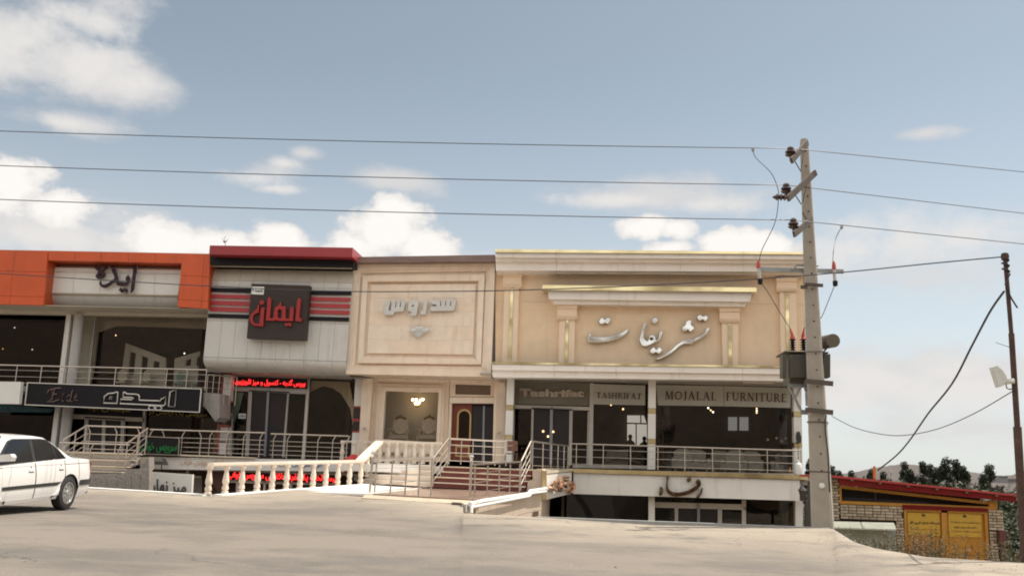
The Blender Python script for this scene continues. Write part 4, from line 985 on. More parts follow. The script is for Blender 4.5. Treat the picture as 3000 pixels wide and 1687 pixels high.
# slabs of the wall: a step profile going up to the terrace
tops = [(700, 1030), (880, 1036), (1060, 1036), (1150, 1040), (1240, 1030), (1300, 1010), (1385, 985), (1475, 965)]
for i in range(len(tops) - 1):
    (x0, y0), (x1, y1) = tops[i], tops[i + 1]
    qp('b', [(x0, y0 + 45), (x1 - 3, y1 + 45 if x1 < 1240 else y1 + 40), (x1 - 3, 1210), (x0, 1200)], 30.4 - .01 * (i % 3), .25, 'slab', granite, gw)
    qp('b', [(x0, y0), (x1 - 2, y1), (x1 - 2, y1 + 40), (x0, y0 + 42)], 30.55, .2, 'slab', granite, gw)
qp('b', [(1245, 985), (1375, 985), (1470, 870), (1470, 990), (1385, 1000), (1245, 1030)], 31.9, .4, 'slab', granite, gw)
qp('b', [(1385, 868), (1472, 870), (1472, 1000), (1385, 1010)], 32.6, .3, 'slab', mat('beige stone slab', (.36, .31, .24), .6, 0, .15, 4), gw)
# landing and stair rails
A = P('b', 560, 1020, 31.0); Bp = P('b', 1250, 1035, 31.0); Bp.z = A.z = P('b', 1145, 1030, 31).z
zt = Z_('b', 900, 738, 31.0); hr = zt - A.z
rail('landing_railing', 'steel railing along the lower landing between the white car and the granite wall', A, Bp, [(X_('b', x, 900, 31) - A.x) / (Bp.x - A.x) for x in (620, 880, 1160)], hr, 3, bent=1)
def sloped(name, label, top, bot, v='b', Yt=33.8, Yb=32.0, n=3, drop=(0, .3, .52, .74), ps=(.05, .55, .98)):
    r = thing(name, label, 'railing', P(v, bot[0], bot[1] + 180, Yb))
    a, c = P(v, *bot, Yb), P(v, *top, Yt)
    for k, d in enumerate(drop):
        MB().tube([a - Vector((0, 0, d)), c - Vector((0, 0, d))], .032 if k == 0 else .014, 8).build('handrail' if k == 0 else 'crossbar', steel, r, True)
    for t_ in ps:
        p = lerp(a, c, t_); MB().tube([p, p - Vector((0, 0, .95))], .02, 7).build('post', steel, r, True)
    return r
sloped('stair_handrail', 'bright sloping steel handrail on the left side of the granite stairs', (858, 560), (612, 708))
sloped('stair_handrail', 'bright sloping steel handrail right of the granite stairs, by the green lettered panel', (1458, 588), (1248, 740))
A = P('b', 862, 560, 33.9); Bp = P('b', 1400, 590, 33.9); base = P('b', 890, 825, 33.9).z
A.z = Bp.z = base; hr = Z_('b', 1100, 570, 33.9) - base
rail('upper_railing', 'steel railing with kinked post tops above the granite stairs, in front of the sliding doors', A, Bp, [(X_('b', x, 700, 33.9) - A.x) / (Bp.x - A.x) for x in (880, 1145, 1370)], hr, 3, bent=-1)
tag(MB().box(x_or0, xl + .3, 34.0, 39.7, -.35, -.07).build('terrace', granite), 'granite terrace in front of the orange shop doors', 'terrace')

# ------------------------------------------------------------------ stone balustrades
prof = [(.085, 0), (.085, .06), (.06, .08), (.06, .10), (.082, .115), (.082, .20), (.06, .215), (.072, .235), (.058, .26), (.085, .34), (.08, .42), (.055, .60), (.048, .68), (.065, .70), (.052, .72), (.05, .735), (.08, .76), (.085, .80), (.085, .86)]
bal_me = MB().lathe(prof, n=14).mesh('baluster', balus_m, True)
def balustrade(name, label, A, B, n, h0, h1=None, rail_t=.07, rail_w=.2, ends=(.02, .98), base=0):
    r = thing(name, label, 'balustrade', A)
    for i in range(n):
        p = lerp(A, B, lerp(ends[0], ends[1], i / (n - 1))); h = lerp(h0, h1 or h0, i / (n - 1))
        put(bal_me, 'baluster', r, p, scale=(1.15 * h / .86, 1.15 * h / .86, (h - rail_t) / .86))
    d = (B - A); nn = Vector((-d.y, d.x, 0)).normalized() * rail_w / 2
    a, c = A + Vector((0, 0, h0 - rail_t)), B + Vector((0, 0, (h1 or h0) - rail_t))
    MB().prism([a - nn, c - nn, c + nn, a + nn], (0, 0, rail_t)).build('top_rail', balus_m, r)
    MB().prism([a - nn * .8 - Vector((0, 0, .035)), c - nn * .8 - Vector((0, 0, .035)), c + nn * .8 - Vector((0, 0, .035)), a + nn * .8 - Vector((0, 0, .035))], (0, 0, .032)).build('moulding', balus_m, r)
    return r
A = P('D', 517, 1243, 25.75) + Vector((0, .15, 0)); Bp = P('D', 906, 1219, 33.0)
topA, topB = P('D', 505, 1163, 25.8), P('D', 906, 1156, 33.0)
b1 = balustrade('stone_balustrade', 'long cream stone balustrade of turned balusters, low one along the edge of the light well', A, Bp, 12, topA.z - A.z, topB.z - Bp.z, rail_t=.075, rail_w=.22, ends=(.0, 1.0))
# sloping rail
r = thing('sloping_stone_rail', 'bright sloping stone rail climbing from the low balustrade to the upper one', 'stone rail', P('D', 906, 1219, 33))
a, c = P('S7', 0, 965, 33.0), P('S7', 460, 505, 36.0); a = topB.copy(); 
MB().prism([a + Vector((-.16, 0, -.09)), a + Vector((.16, 0, -.09)), c + Vector((.16, 0, -.09)), c + Vector((-.16, 0, -.09))], (0, 0, .10)).build('rail', balus_m, r)
A = P('D', 951, 1165, 36.05); Bp = P('D', 1098, 1168, 36.05); Bp.z = A.z = P('S7', 1000, 1075, 36.05).z
hz = P('S7', 1000, 525, 36.05).z - A.z
put(bal_me, 'baluster', r, lerp(P('D', 906, 1219, 33), A, .35) + Vector((0, 0, .0)), scale=(1.1, 1.1, 1.0))
b2 = balustrade('stone_balustrade', 'upper cream stone balustrade in front of the window with two armchairs', A, Bp + Vector((.2, 0, 0)), 7, hz, rail_t=.07, ends=(.02, .84))
Aq = P('S7', 60, 900, 37.9); Bq = P('S7', 1900, 980, 37.9); Aq.z = Bq.z = A.z - .02
rb2 = balustrade('stone_balustrade', 'farther cream stone balustrade seen between the balusters of the upper one', Aq - Vector((1.0, 0, 0)), Bq, 9, hz * 1.03, rail_t=.04, rail_w=.1, ends=(.02, .94))
rg = MATS['oxblood panel']
th = thing('stair_side_panel', 'red and white painted panel beside the foot of the sloping stone rail', 'panel', P('f', 400, 1130, 34.5))
for pts, m in (([(250, 950), (345, 905), (345, 1060), (250, 1065)], red_p), ([(335, 915), (370, 905), (410, 960), (410, 1060), (350, 1050)], letter_red), ([(345, 1062), (420, 1062), (420, 1120), (345, 1115)], rg), ([(455, 960), (500, 950), (500, 1060), (455, 1060)], red_p), ([(245, 1068), (300, 1068), (295, 1110), (245, 1110)], red_p)):
    qp('f', pts, 34.6, .1, 'painted_board', m, th)
qp('f', [(352, 1118), (400, 1118), (400, 1180), (385, 1200), (352, 1180)], 34.9, .1, 'painted_board', grey_p, th)

# ================================================================== stone building
sb2 = thing('stone_shop_building', 'cream stone shop front with nested moulded frames and silvery Persian letters', 'building', (-4.5, 38, 0))
O = [[(205, 180), (1705, 168), (1660, 1390), (120, 1357)], [(248, 262), (1655, 240), (1607, 1312), (178, 1290)], [(283, 290), (1612, 268), (1562, 1282), (214, 1266)],
     [(300, 318), (1592, 305), (1553, 1256), (248, 1240)], [(350, 378), (1530, 370), (1503, 1195), (303, 1175)], [(388, 412), (1500, 405), (1468, 1153), (343, 1138)]]
def efr(a, c, Y, d, m, name):
    o, i = Q('e', O[a], Y), Q('e', O[c], Y); n = 4
    for k in range(4):
        j = (k + 1) % 4; g = (o[j] - o[k]).normalized() * .004
        MB().prism([o[k] + g, o[j] - g, i[j] - g, i[k] + g], (0, d, 0)).build(name, m if k % 2 else stone, sb2)
efr(0, 1, 38.0, .3, stone_b, 'outer_frame'); efr(1, 2, 38.06, .3, stone_b, 'groove_moulding'); efr(2, 3, 38.14, .3, stone_b, 'recess_moulding')
efr(3, 4, 37.94, .4, stone_b, 'raised_moulding'); efr(4, 5, 38.16, .3, stone_b, 'inner_recess')
panels(Q('e', O[5], 38.06), [0, .2, .4, .6, .8, 1], [0, .2, .4, .6, .8, 1], .2, .004, stone, sb2, 'stone_tile', [stone, stone_b, stone, stone_b, stone_b, stone, stone_b])
qp('e', [(200, 120), (1702, 95), (1706, 166), (202, 178)], 37.6, 1.2, 'coping', brown_cop, sb2)
qp('e', [(204, 184), (1706, 172), (1706, 178), (204, 190)], 37.85, .3, 'coping_joint', mat('dark joint', (.12, .09, .08), .7), sb2)
x_s0, x_s1 = x_r1 + .02, X_('g', 100, 1300, 40.2) - .25
zs0 = Z_('e', 900, 1385, 38.1)
volume(sb2, x_s0, x_s1, Z_('e', 900, 130, 38), 38.5)
q = Q('e', [(122, 1357), (1659, 1391), (1659, 1393), (122, 1359)], 38.02)
MB().prism(q, (0, 1.75, 0)).build('soffit', stone, sb2)
MB().box(x_s0 + .15, x_s1, 38.4, 38.5, zs0 + .08, Z_('e', 900, 220, 38.4)).build('wall', concrete, sb2)
for x in (390, 560, 770, 935, 1130, 1330, 1550, 1700):
    p = P('e', x, 1383 + x * .02, 38.9); p.z = q[2].z - .005
    MB().lathe([(.09, .01), (.08, -.02), (.03, -.03)], p, 12).build('spotlight', MATS['warm white lens'], sb2, True)
Yw = 39.6
def fq(pts, nm, m, Y=Yw, d=.25, par=None): return qp('f', pts, Y, d, nm, m, par or sb2)
# wall pieces round the openings
fq([(555, 92), (1368, 118), (1366, 155), (553, 130)], 'wall_course', stone_b, 39.55)
fq([(440, 92), (552, 95), (500, 800), (470, 990), (350, 990), (405, 740)], 'pilaster', stone, 39.3, .4)
fq([(450, 100), (546, 104), (546, 155), (445, 152)], 'pilaster_capital', stone_b, 39.15, .2)
fr_o = [[(553, 132), (1366, 157), (1340, 985), (480, 985)], [(605, 155), (1316, 178), (1285, 985), (560, 985)], [(640, 190), (1286, 205), (1258, 900), (610, 880)], [(685, 236), (1250, 250), (1224, 782), (652, 745)]]
for k, (Y, m) in enumerate(((39.62, stone), (39.5, stone_b), (39.4, stone))):
    o, i = Q('f', fr_o[k], Y), Q('f', fr_o[k + 1], Y)
    for s_ in range(4):
        j = (s_ + 1) % 4
        if s_ == 2 and k < 2: continue
        MB().prism([o[s_], o[j], i[j], i[s_]], (0, .3, 0)).build('window_moulding', m, sb2)
fq([(560, 790), (1290, 815), (1290, 985), (560, 985)], 'plinth', stone_b, 39.58)
for y in (860, 905): fq([(560, y), (1290, y + 12), (1290, y + 22), (560, y + 10)], 'plinth_joint', MATS['beige stone slab'], 39.56, .05)
pane('f', [(680, 232), (1254, 246), (1228, 786), (648, 750)], 39.75, sb2, glass)
# display niche
fq([(600, 200), (1330, 220), (1300, 830), (580, 800)], 'niche_back', mat('niche wall', (.32, .30, .26), .8), 41.6, .1)
ct = thing('curtain', 'grey striped pleated curtain behind the two carved armchairs in the stone building window', 'curtain', P('f', 950, 800, 41.2))
fq([(620, 200), (1300, 215), (1290, 830), (590, 800)], 'cloth', curtain_g, 41.2, .15, ct)
MB().box(X_('f', 600, 700, 40), X_('f', 1330, 700, 40), 39.8, 41.6, Z_('f', 900, 775, 40) - .35, Z_('f', 900, 775, 40) - .05).build('display_floor', stone, sb2)
def armchair(cx, cy, label, Y=40.25):
    r = thing('armchair', label, 'armchair', P('f', cx, 770, Y), 'carved armchairs in the window')
    k = .95; w_ = Vector
    c = P('f', cx, 600, Y)
    k = (P('f', cx + 80, 600, Y).x - c.x)                       # half width of the back
    gl = mat('gilded cream frame', (.92, .84, .66), .5, 0, .1, 12); up = mat('taupe damask', (.74, .64, .52), .7, 0, .2, 14)
    pts = [c + w_((k * math.sin(a * PI / 10) * (1 - .12 * max(0, -math.cos(a * PI / 10) * -1)), 0, -k * 1.05 * math.cos(a * PI / 10))) for a in range(21)]
    MB().tube(pts, k * .09, 8).build('back_frame', gl, r, True)
    MB().prism([c + w_((k * .9 * math.sin(a * PI / 10), .02, -k * .95 * math.cos(a * PI / 10))) for a in range(20)], (0, .1, 0)).build('back_cushion', up, r)
    b = MB()
    for a in range(-4, 5):
        an_ = a * .17; b.lathe([(.01, -.05), (.05 + .03 * (a == 0), 0), (.01, .07 + .06 * (a == 0))], c + w_((k * math.sin(an_), -.02, k * 1.08 * math.cos(an_))), 7)
    b.build('carved_crest', mat('dark gold carving', (.30, .22, .09), .4, .3, .3, 20), r, True)
    s = c + w_((0, 0, -k * 1.75))
    MB().prism([s + w_((-k * 1.15, -.35, 0)), s + w_((k * 1.15, -.35, 0)), s + w_((k * 1.15, -.35, k * .45)), s + w_((k * .6, -.35, k * .52)), s + w_((-k * .6, -.35, k * .52)), s + w_((-k * 1.15, -.35, k * .45))], (0, .5, 0)).build('seat', up, r)
    for sx in (-1, 1):
        MB().tube([c + w_((sx * k * .8, 0, -k * .55)), c + w_((sx * k * 1.3, -.15, -k * .5)), c + w_((sx * k * 1.38, -.35, -k * .75)), c + w_((sx * k * 1.2, -.36, -k * 1.3)), c + w_((sx * k * 1.32, -.34, -k * 1.9))], k * .1, 8).build('arm', gl, r, True)
        MB().prism([c + w_((sx * k * .95, -.3, -k * 1.5)), c + w_((sx * k * 1.22, -.3, -k * 1.5)), c + w_((sx * k * 1.22, -.3, -k * .75)), c + w_((sx * k * .95, -.3, -k * .85))], (0, .3, 0)).build('side_pad', up, r)
        MB().tube([s + w_((sx * k * 1.15, -.33, 0)), s + w_((sx * k * 1.3, -.36, -k * .3)), s + w_((sx * k * 1.15, -.33, -k * .55))], k * .09, 7).build('leg', gl, r, True)
armchair(845, 0, 'carved armchair with a round padded back in the stone building window, left one')
armchair(1148, 0, 'carved armchair with a round padded back in the stone building window, right one')
ch = thing('chandelier', 'small lit gold chandelier hanging in the stone building window', 'chandelier', P('f', 1025, 330, 40.6))
c0 = P('f', 1025, 250, 40.6); c1_ = P('f', 1025, 400, 40.6)
MB().tube([c0, c1_], .012, 6).build('stem', gold_paint, ch)
MB().lathe([(.03, .0), (.10, .04), (.03, .12), (.05, .18), (.02, .25)], c1_, 10).build('hub', gold_paint, ch, True)
for x, y in ((975, 330), (1012, 328), (1060, 335), (1083, 327), (1003, 368), (1030, 372), (1042, 362)):
    p = P('f', x, y, 40.5 + random.uniform(-.1, .1))
    MB().tube([c1_, lerp(c1_, p, .5) - Vector((0, 0, .12)), p], .012, 5).build('arm', gold_paint, ch, True)
    MB().lathe([(.01, -.05), (.055, 0), (.045, .04), (.01, .06)], p, 8).build('bulb', mat('chandelier bulb', (.9, .7, .4), .4, emit=(1, .68, .38), es=11), ch, True)
# door side
fq([(1370, 115), (1884, 130), (1882, 160), (1369, 148)], 'wall_course', stone_b, 39.5)
do = Q('f', [(1369, 149), (1850, 160), (1845, 300), (1367, 296)], 39.5); di = Q('f', [(1428, 164), (1804, 173), (1800, 278), (1426, 270)], 39.5)
MB().frame(do, di, (0, .3, 0)).build('transom_frame', stone, sb2)
fq([(1428, 164), (1804, 173), (1800, 278), (1426, 270)], 'transom_panel', mat('brown transom panel', (.17, .115, .08), .5, 0, .2, 6, stretch=(4, 1, .5)), 39.62, .05)
fq([(1367, 300), (1846, 305), (1844, 366), (1365, 362)], 'lintel', stone_b, 39.4)
fq([(1365, 364), (1390, 366), (1368, 970), (1340, 970)], 'door_jamb', stone, 39.45)
fq([(1842, 160), (1890, 162), (1880, 985), (1822, 985)], 'door_jamb', stone_b, 39.45)
wd = fq([(1390, 370), (1602, 375), (1586, 972), (1366, 965)], 'wooden_door', red_wood, 39.75, .1)
def arch(cx, cy, rx, top, bot, lean=0):
    pts = [(cx + lean * (bot - top) / 500 - rx, bot), (cx - rx, cy)] + [(cx + rx * math.cos(PI - a * PI / 10), cy - (cy - top) * math.sin(a * PI / 10)) for a in range(1, 10)] + [(cx + rx, cy), (cx + lean * (bot - top) / 500 + rx, bot)]
    return pts
ao, ai = Q('f', arch(1522, 500, 76, 425, 750, -12), 39.70), Q('f', arch(1522, 505, 58, 445, 748, -12), 39.70)
MB().frame(ao, ai, (0, .06, 0)).build('door_moulding', gold_paint, wd)
MB().prism([p + Vector((0, .02, 0)) for p in ai], (0, .02, 0)).build('door_glass', glass_d, wd)
MB().frame(Q('f', [(1428, 812), (1580, 818), (1578, 938), (1424, 930)], 39.70), Q('f', [(1446, 832), (1562, 836), (1560, 920), (1442, 914)], 39.70), (0, .06, 0)).build('door_moulding', gold_paint, wd)
fq([(1608, 386), (1722, 390), (1708, 978), (1592, 975)], 'door_leaf', dark_leaf, 39.8, .06)
fq([(1742, 392), (1840, 396), (1826, 985), (1728, 980)], 'door_leaf', dark_leaf, 39.8, .06)
fq([(1722, 390), (1742, 391), (1728, 980), (1708, 978)], 'door_post', MATS['bluish steel'], 39.75, .1)
fq([(1395, 360), (1845, 366), (1845, 380), (1395, 372)], 'door_head', rg, 39.7, .1)
tag(qp('f', [(445, 622), (478, 624), (476, 640), (444, 638)], 39.1, .12, 'wall_lamp', mat('chrome fitting', (.7, .7, .7), .2, .9), None), 'small chrome fitting on the stone pilaster left of the armchair window', 'wall lamp')
tag(qp('j', [(65, 670), (98, 672), (96, 690), (64, 688)], 38.9, .12, 'wall_lamp', MATS['chrome fitting'], None), 'small chrome fitting on the stone pilaster right of the wooden door', 'wall lamp')
# right pilaster
qp('j', [(30, 90), (150, 95), (135, 1000), (10, 995)], 39.15, .5, 'pilaster', stone, sb2)
for k in range(6):
    x = 48 + k * 15; qp('j', [(x, 262), (x + 7, 262), (x - 4, 740), (x - 11, 740)], 39.11, .06, 'flute', stone_b, sb2)
qp('j', [(60, 138), (140, 143), (138, 178), (95, 176)], 39.0, .2, 'pilaster_capital', stone_b, sb2)
# letters
L4 = [[[(180, 190), (310, 185), (262, 488), (322, 488), (370, 190), (490, 188), (466, 380), (500, 380), (524, 188), (634, 186), (608, 380), (642, 380), (674, 186), (795, 185), (760, 420), (735, 490), (690, 515), (600, 515), (560, 525), (455, 525), (420, 600), (390, 625), (130, 628), (125, 560)]],
      [[(930, 180), (1215, 180), (1150, 590), (1100, 650), (960, 655), (950, 600), (975, 520), (900, 510), (865, 470), (875, 300)], [(1000, 315), (1055, 315), (1050, 365), (998, 370)]],
      [[(1375, 160), (1490, 165), (1440, 560), (1400, 615), (1265, 620), (1270, 500), (1335, 480)]],
      [[(1610, 175), (1892, 168), (1876, 345), (1908, 345), (1932, 165), (2052, 162), (2034, 345), (2066, 345), (2090, 162), (2208, 160), (2184, 345), (2216, 345), (2240, 160), (2380, 158), (2340, 430), (2300, 480), (2240, 495), (1570, 510), (1575, 375), (1620, 355), (1755, 355), (1760, 300), (1620, 300)]]]
wl = thing('wall_lettering', 'silvery block Persian lettering on the cream stone front', 'lettering', P('L4', 1200, 620, 37.9))
for lp in L4: letter(lp, 'L4', 37.93, .16, silver_w, wl, smooth=False)
em = thing('wall_emblem', 'small silvery winged crest below the block lettering on the stone front', 'emblem', P('L4', 1220, 1300, 37.9))
letter([[(915, 1060), (960, 1050), (1080, 1060), (1100, 1000), (1350, 1000), (1370, 1050), (1480, 1040), (1545, 1080), (1500, 1150), (1430, 1190), (1300, 1260), (1210, 1320), (1100, 1270), (1000, 1200), (960, 1150)]], 'L4', 37.96, .1, silver_w, em, 'backing', True)
cc = P('L4', 1220, 1160, 37.88); rr_ = P('L4', 1300, 1160, 37.88).x - cc.x
b = MB(); b.tube([cc + Vector((rr_ * math.cos(a * PI / 9), 0, rr_ * math.sin(a * PI / 9))) for a in range(19)], .02, 6); b.build('ring', silver_w, em, True)
for x, y in ((1000, 1120), (1060, 1100), (1380, 1110), (1450, 1090), (1160, 1040), (1280, 1040)):
    MB().lathe([(.0, -.02), (.09, 0), (.0, .03)], P('L4', x, y, 37.88), 8, 'y').build('scroll', silver_w, em, True)

# ================================================================== cream building
cb = thing('cream_shop_building', 'wide cream shop front with ribbed siding, pilasters and polished gold strips', 'building', (5, 38, 0))
def gh(l, r, Y, d, name, m):            # left end on sheet g, right end on sheet h: (x, ytop, ybottom)
    qd_ = [P('g', l[0], l[1], Y), P('h', r[0], r[1], Y), P('h', r[0], r[2], Y), P('g', l[0], l[2], Y)]
    n = 5 if name != 'siding' else 1
    for k in range(n):
        e0, e1 = k / n + (.0004 if k else 0), (k + 1) / n - (.0004 if k < n - 1 else 0)
        o = MB().prism([bil(qd_, e0, 0), bil(qd_, e1, 0), bil(qd_, e1, 1), bil(qd_, e0, 1)], (0, d, 0)).build(name, m, cb)
    return o
gh((105, 102, 134), (1600, 132, 156), 36.95, 1.6, 'gold_strip', gold)
gh((110, 136, 184), (1600, 157, 205), 37.05, 1.3, 'cornice', cornice_m)
gh((110, 187, 224), (1600, 208, 247), 37.25, 1.1, 'cornice', cornice_m)
gh((112, 228, 318), (1600, 250, 332), 37.45, .9, 'cornice', cornice_m)
gh((118, 320, 346), (1596, 335, 364), 37.75, .6, 'cornice', cornice_m)
gh((108, 346, 628), (1572, 364, 662), 38.2, .3, 'siding', siding)
gh((108, 630, 1246), (1572, 664, 1310), 38.2, .3, 'siding', siding)
gh((75, 1240, 1262), (1608, 1284, 1306), 37.45, .8, 'gold_strip', gold)
gh((75, 1264, 1322), (1606, 1308, 1368), 37.5, .8, 'cornice', cornice_m)
gh((80, 1326, 1394), (1603, 1372, 1436), 37.65, .7, 'cornice', cornice_m)
def pil(v, cap, shaft, gold_, nm='pilaster'):
    qp(v, shaft, 38.02, .2, nm, shaft_m, cb)
    x0, y0, x1, y1 = cap                    # top-left / bottom-right of capital
    h = y1 - y0
    qp(v, [(x0, y0), (x1, y0 + 3), (x1 - 12, y0 + h * .29), (x0 + 10, y0 + h * .28)], 37.86, .35, 'capital_block', shaft_m, cb)
    qp(v, [(x0 + 8, y0 + h * .3), (x1 - 18, y0 + h * .31), (x1 - 14, y0 + h * .8), (x0 + 8, y0 + h * .78)], 37.92, .3, 'capital_block', shaft_m, cb)
    qp(v, [(x0 + 4, y0 + h * .8), (x1 - 8, y0 + h * .82), (x1 - 10, y0 + h * .9), (x0 + 6, y0 + h * .89)], 37.88, .33, 'capital_block', shaft_m, cb)
    qp(v, [(x0 + 10, y0 + h * .91), (x1 - 16, y0 + h * .92), (x1 - 18, y1), (x0 + 14, y1)], 37.93, .3, 'capital_block', shaft_m, cb)
    qp(v, gold_, 37.99, .05, 'gold_inlay', gold, cb)
pil('g', (176, 336, 388, 492), [(200, 490), (348, 495), (322, 1244), (175, 1242)], [(262, 500), (290, 501), (268, 1240), (230, 1240)])
pil('g', (726, 656, 948, 815), [(755, 815), (912, 815), (903, 1258), (745, 1252)], [(820, 817), (848, 817), (841, 1254), (806, 1254)])
pil('h', (712, 686, 938, 842), [(740, 843), (908, 845), (908, 1288), (752, 1286)], [(806, 850), (840, 850), (846, 1284), (808, 1284)])
pil('h', (1288, 386, 1512, 530), [(1325, 530), (1492, 538), (1512, 1300), (1342, 1298)], [(1382, 540), (1418, 541), (1430, 1296), (1396, 1296)])
gh((585, 465, 514), (1092, 490, 534), 37.3, .9, 'gold_strip', gold)
def trap(l, r, Y, d, name, m):
    (lx0, ly0, lx1, ly1), (rx0, ry0, rx1, ry1) = l, r
    return MB().prism([P('g', lx0, ly0, Y), P('h', rx0, ry0, Y), P('h', rx1, ry1, Y), P('g', lx1, ly1, Y)], (0, d, 0)).build(name, m, cb)
trap((635, 516, 650, 606), (1048, 537, 1026, 633), 37.5, .7, 'cornice', cornice_m)
trap((680, 609, 694, 656), (990, 638, 976, 682), 37.7, .5, 'cornice', cornice_m)
x_c0, x_c1 = x_s1 + .02, X_('h', 1572, 900, 38.4)
volume(cb, x_c0, x_c1, Z_('h', 700, 160, 38), 38.5, floors=(0.0,))
MB().box(x_c0 + .3, x_c1, 38.42, 38.5, Z_('h', 0, 1400, 38.4), Z_('h', 0, 200, 38.4)).build('wall', concrete, cb)
MB().box(x_c1 - .02, x_c1 + .22, 38.2, 50.2, Z_('h', 0, 1430, 38.4), Z_('h', 0, 200, 38.4)).build('side_wall', cornice_m, cb)
zsf = Z_('h', 700, 1418, 37.7)
MB().box(x_c0 - .1, x_c1 + .3, 37.7, 40.5, zsf - .0, zsf + .05).build('soffit', ceil_m, cb)
MB().box(X_('k', 835, 135, 38.6), X_('k', 1105, 140, 38.6), 38.5, 38.62, zsf - .035, zsf - .005).build('tube_light', mat('lamp tube', (.8, .74, .62), .4), cb)
for x, y in ((585, 1060), (700, 1100)):
    pass
for x, y, s_ in ((622, 110, 'j'), (1030, 118, 'j'), (1400, 128, 'j'), (300, 118, 'j')):
    p = P(s_, x, y, 39.0); p.z = zsf - .005; MB().lathe([(.09, .01), (.08, -.02), (.03, -.03)], p, 12).build('spotlight', MATS['warm white lens'], cb, True)
# pillars in sections
def pillar(v, xl_, xr_2, Y, secs, par):
    for (y0, y1, m) in secs:
        a0, a1, c0_, c1_ = xl_(y0), xl_(y1), xr_2(y0), xr_2(y1)
        qp(v, [(a0, y0), (c0_, y0 + 2), (c1_, y1 + 2), (a1, y1)], Y if m is not gold else Y - .01, .35, 'pillar_section' if m is not gold else 'gold_band', m, par)
pillar('j', lambda y: lerp(164, 134, (y - 80) / 900), lambda y: lerp(240, 214, (y - 80) / 900), 38.6, [(78, 380, pillar_w), (382, 436, gold), (438, 698, pillar_w), (700, 748, gold), (750, 995, pillar_w)], cb)
pillar('j', lambda y: lerp(1668, 1656, (y - 110) / 950), lambda y: lerp(1746, 1738, (y - 110) / 950), 38.6, [(108, 416, pillar_w), (418, 472, gold), (474, 740, pillar_w), (742, 796, gold), (798, 1066, pillar_w)], cb)
pillar('k', lambda y: lerp(1282, 1290, (y - 150) / 780), lambda y: lerp(1352, 1362, (y - 150) / 780), 38.6, [(150, 376, pillar_w), (378, 424, gold), (426, 650, pillar_w), (652, 696, gold), (698, 930, pillar_w)], cb)
def jq(pts, nm, m, Y=40.1, d=.1): return qp('j', pts, Y, d, nm, m, cb)
jq([(1045, 150), (1086, 152), (1072, 1040), (1028, 1038)], 'mullion', alum_w)
jq([(235, 382), (1045, 404), (1043, 440), (232, 418)], 'door_frame', alum_w)
jq([(236, 120), (250, 121), (236, 1000), (220, 1000)], 'door_frame', alum)
jq([(425, 412), (448, 413), (436, 1010), (410, 1010)], 'door_post', alum, 40.05)
jq([(622, 400), (652, 401), (644, 1012), (612, 1012)], 'door_post', MATS['bluish steel'], 40.0)
jq([(828, 424), (862, 425), (850, 1018), (818, 1018)], 'door_post', alum, 40.05)
jq([(1022, 452), (1040, 453), (1028, 1030), (1008, 1030)], 'door_post', alum, 40.05)
jq([(425, 412), (855, 428), (855, 440), (425, 424)], 'door_rail', dark_leaf, 39.98)
jq([(450, 430), (622, 436), (612, 1010), (438, 1008)], 'door_leaf', dark_leaf, 40.12, .04)
jq([(652, 437), (828, 442), (818, 1015), (644, 1012)], 'door_leaf', dark_leaf, 40.12, .04)
jq([(860, 1015), (1660, 1035), (1660, 1062), (860, 1048)], 'sill', alum, 40.05)
gp_t = (x_c0 + .6, x_c1 - .1)
MB().box(gp_t[0], X_('j', 1045, 600, 40.2), 40.2, 40.212, .03, zsf - .02).build('window_pane', glass, cb)
MB().box(X_('j', 1080, 600, 40.2), X_('j', 1650, 600, 40.2), 40.2, 40.212, .25, zsf - .02).build('window_pane', glass, cb)
MB().box(X_('j', 1745, 600, 40.2), gp_t[1], 40.2, 40.212, .05, zsf - .02).build('window_pane', glass, cb)
qp('k', [(52, 900), (1290, 925), (1290, 950), (52, 930)], 40.1, .12, 'sill', alum, cb)
# films and lettering
cg = thing('curtain', 'grey green pleated curtain behind the transom glass over the cream shop doors', 'curtain', P('j', 640, 380, 40.4))
jq_ = qp('j', [(245, 125), (1045, 152), (1043, 392), (240, 372)], 40.3, .1, 'cloth', curtain_g, cg)
tf = thing('window_lettering', 'fat pale outlined Latin lettering on the curtained glass over the cream shop doors', 'lettering', P('j', 640, 300, 40.0))
text('Tashrifat', Q('j', [(298, 212), (985, 224), (982, 300), (296, 294)], 40.05), mat('cream fat letters', (.62, .54, .46), .5), tf, arabic=False, thick=.05, fat=.045)
text('Tashrifat', Q('j', [(306, 219), (977, 230), (974, 294), (304, 288)], 40.0), mat('taupe letters', (.50, .42, .35), .5), tf, arabic=False, thick=.02, fat=.0)
tf = thing('window_lettering', 'brown serif capitals on a pale film strip, narrower strip next to the cream shop doors', 'lettering', P('j', 1350, 380, 40.0))
qp('j', [(1086, 160), (1632, 176), (1630, 386), (1084, 376)], 40.12, .02, 'backing_film', sign_bg, tf)
capitals('TASHRIFAT', Q('j', [(1115, 250), (1592, 262), (1590, 322), (1113, 306)], 40.09), brown_l, tf, .02)
tf = thing('window_lettering', 'brown serif capitals on the long pale film strip right of the middle pillar', 'lettering', P('k', 660, 330, 40.0))
qp('k', [(70, 142), (664, 152), (664, 330), (84, 322)], 40.12, .02, 'backing_film', sign_bg, tf)
qp('k', [(668, 152), (1258, 168), (1254, 345), (668, 330)], 40.12, .02, 'backing_film', sign_bg, tf)
capitals('MOJALAL', Q('k', [(148, 198), (602, 208), (600, 278), (146, 268)], 40.09), brown_l, tf, .02)
capitals('FURNITURE', Q('k', [(688, 208), (1220, 222), (1218, 292), (688, 278)], 40.09), brown_l, tf, .02)
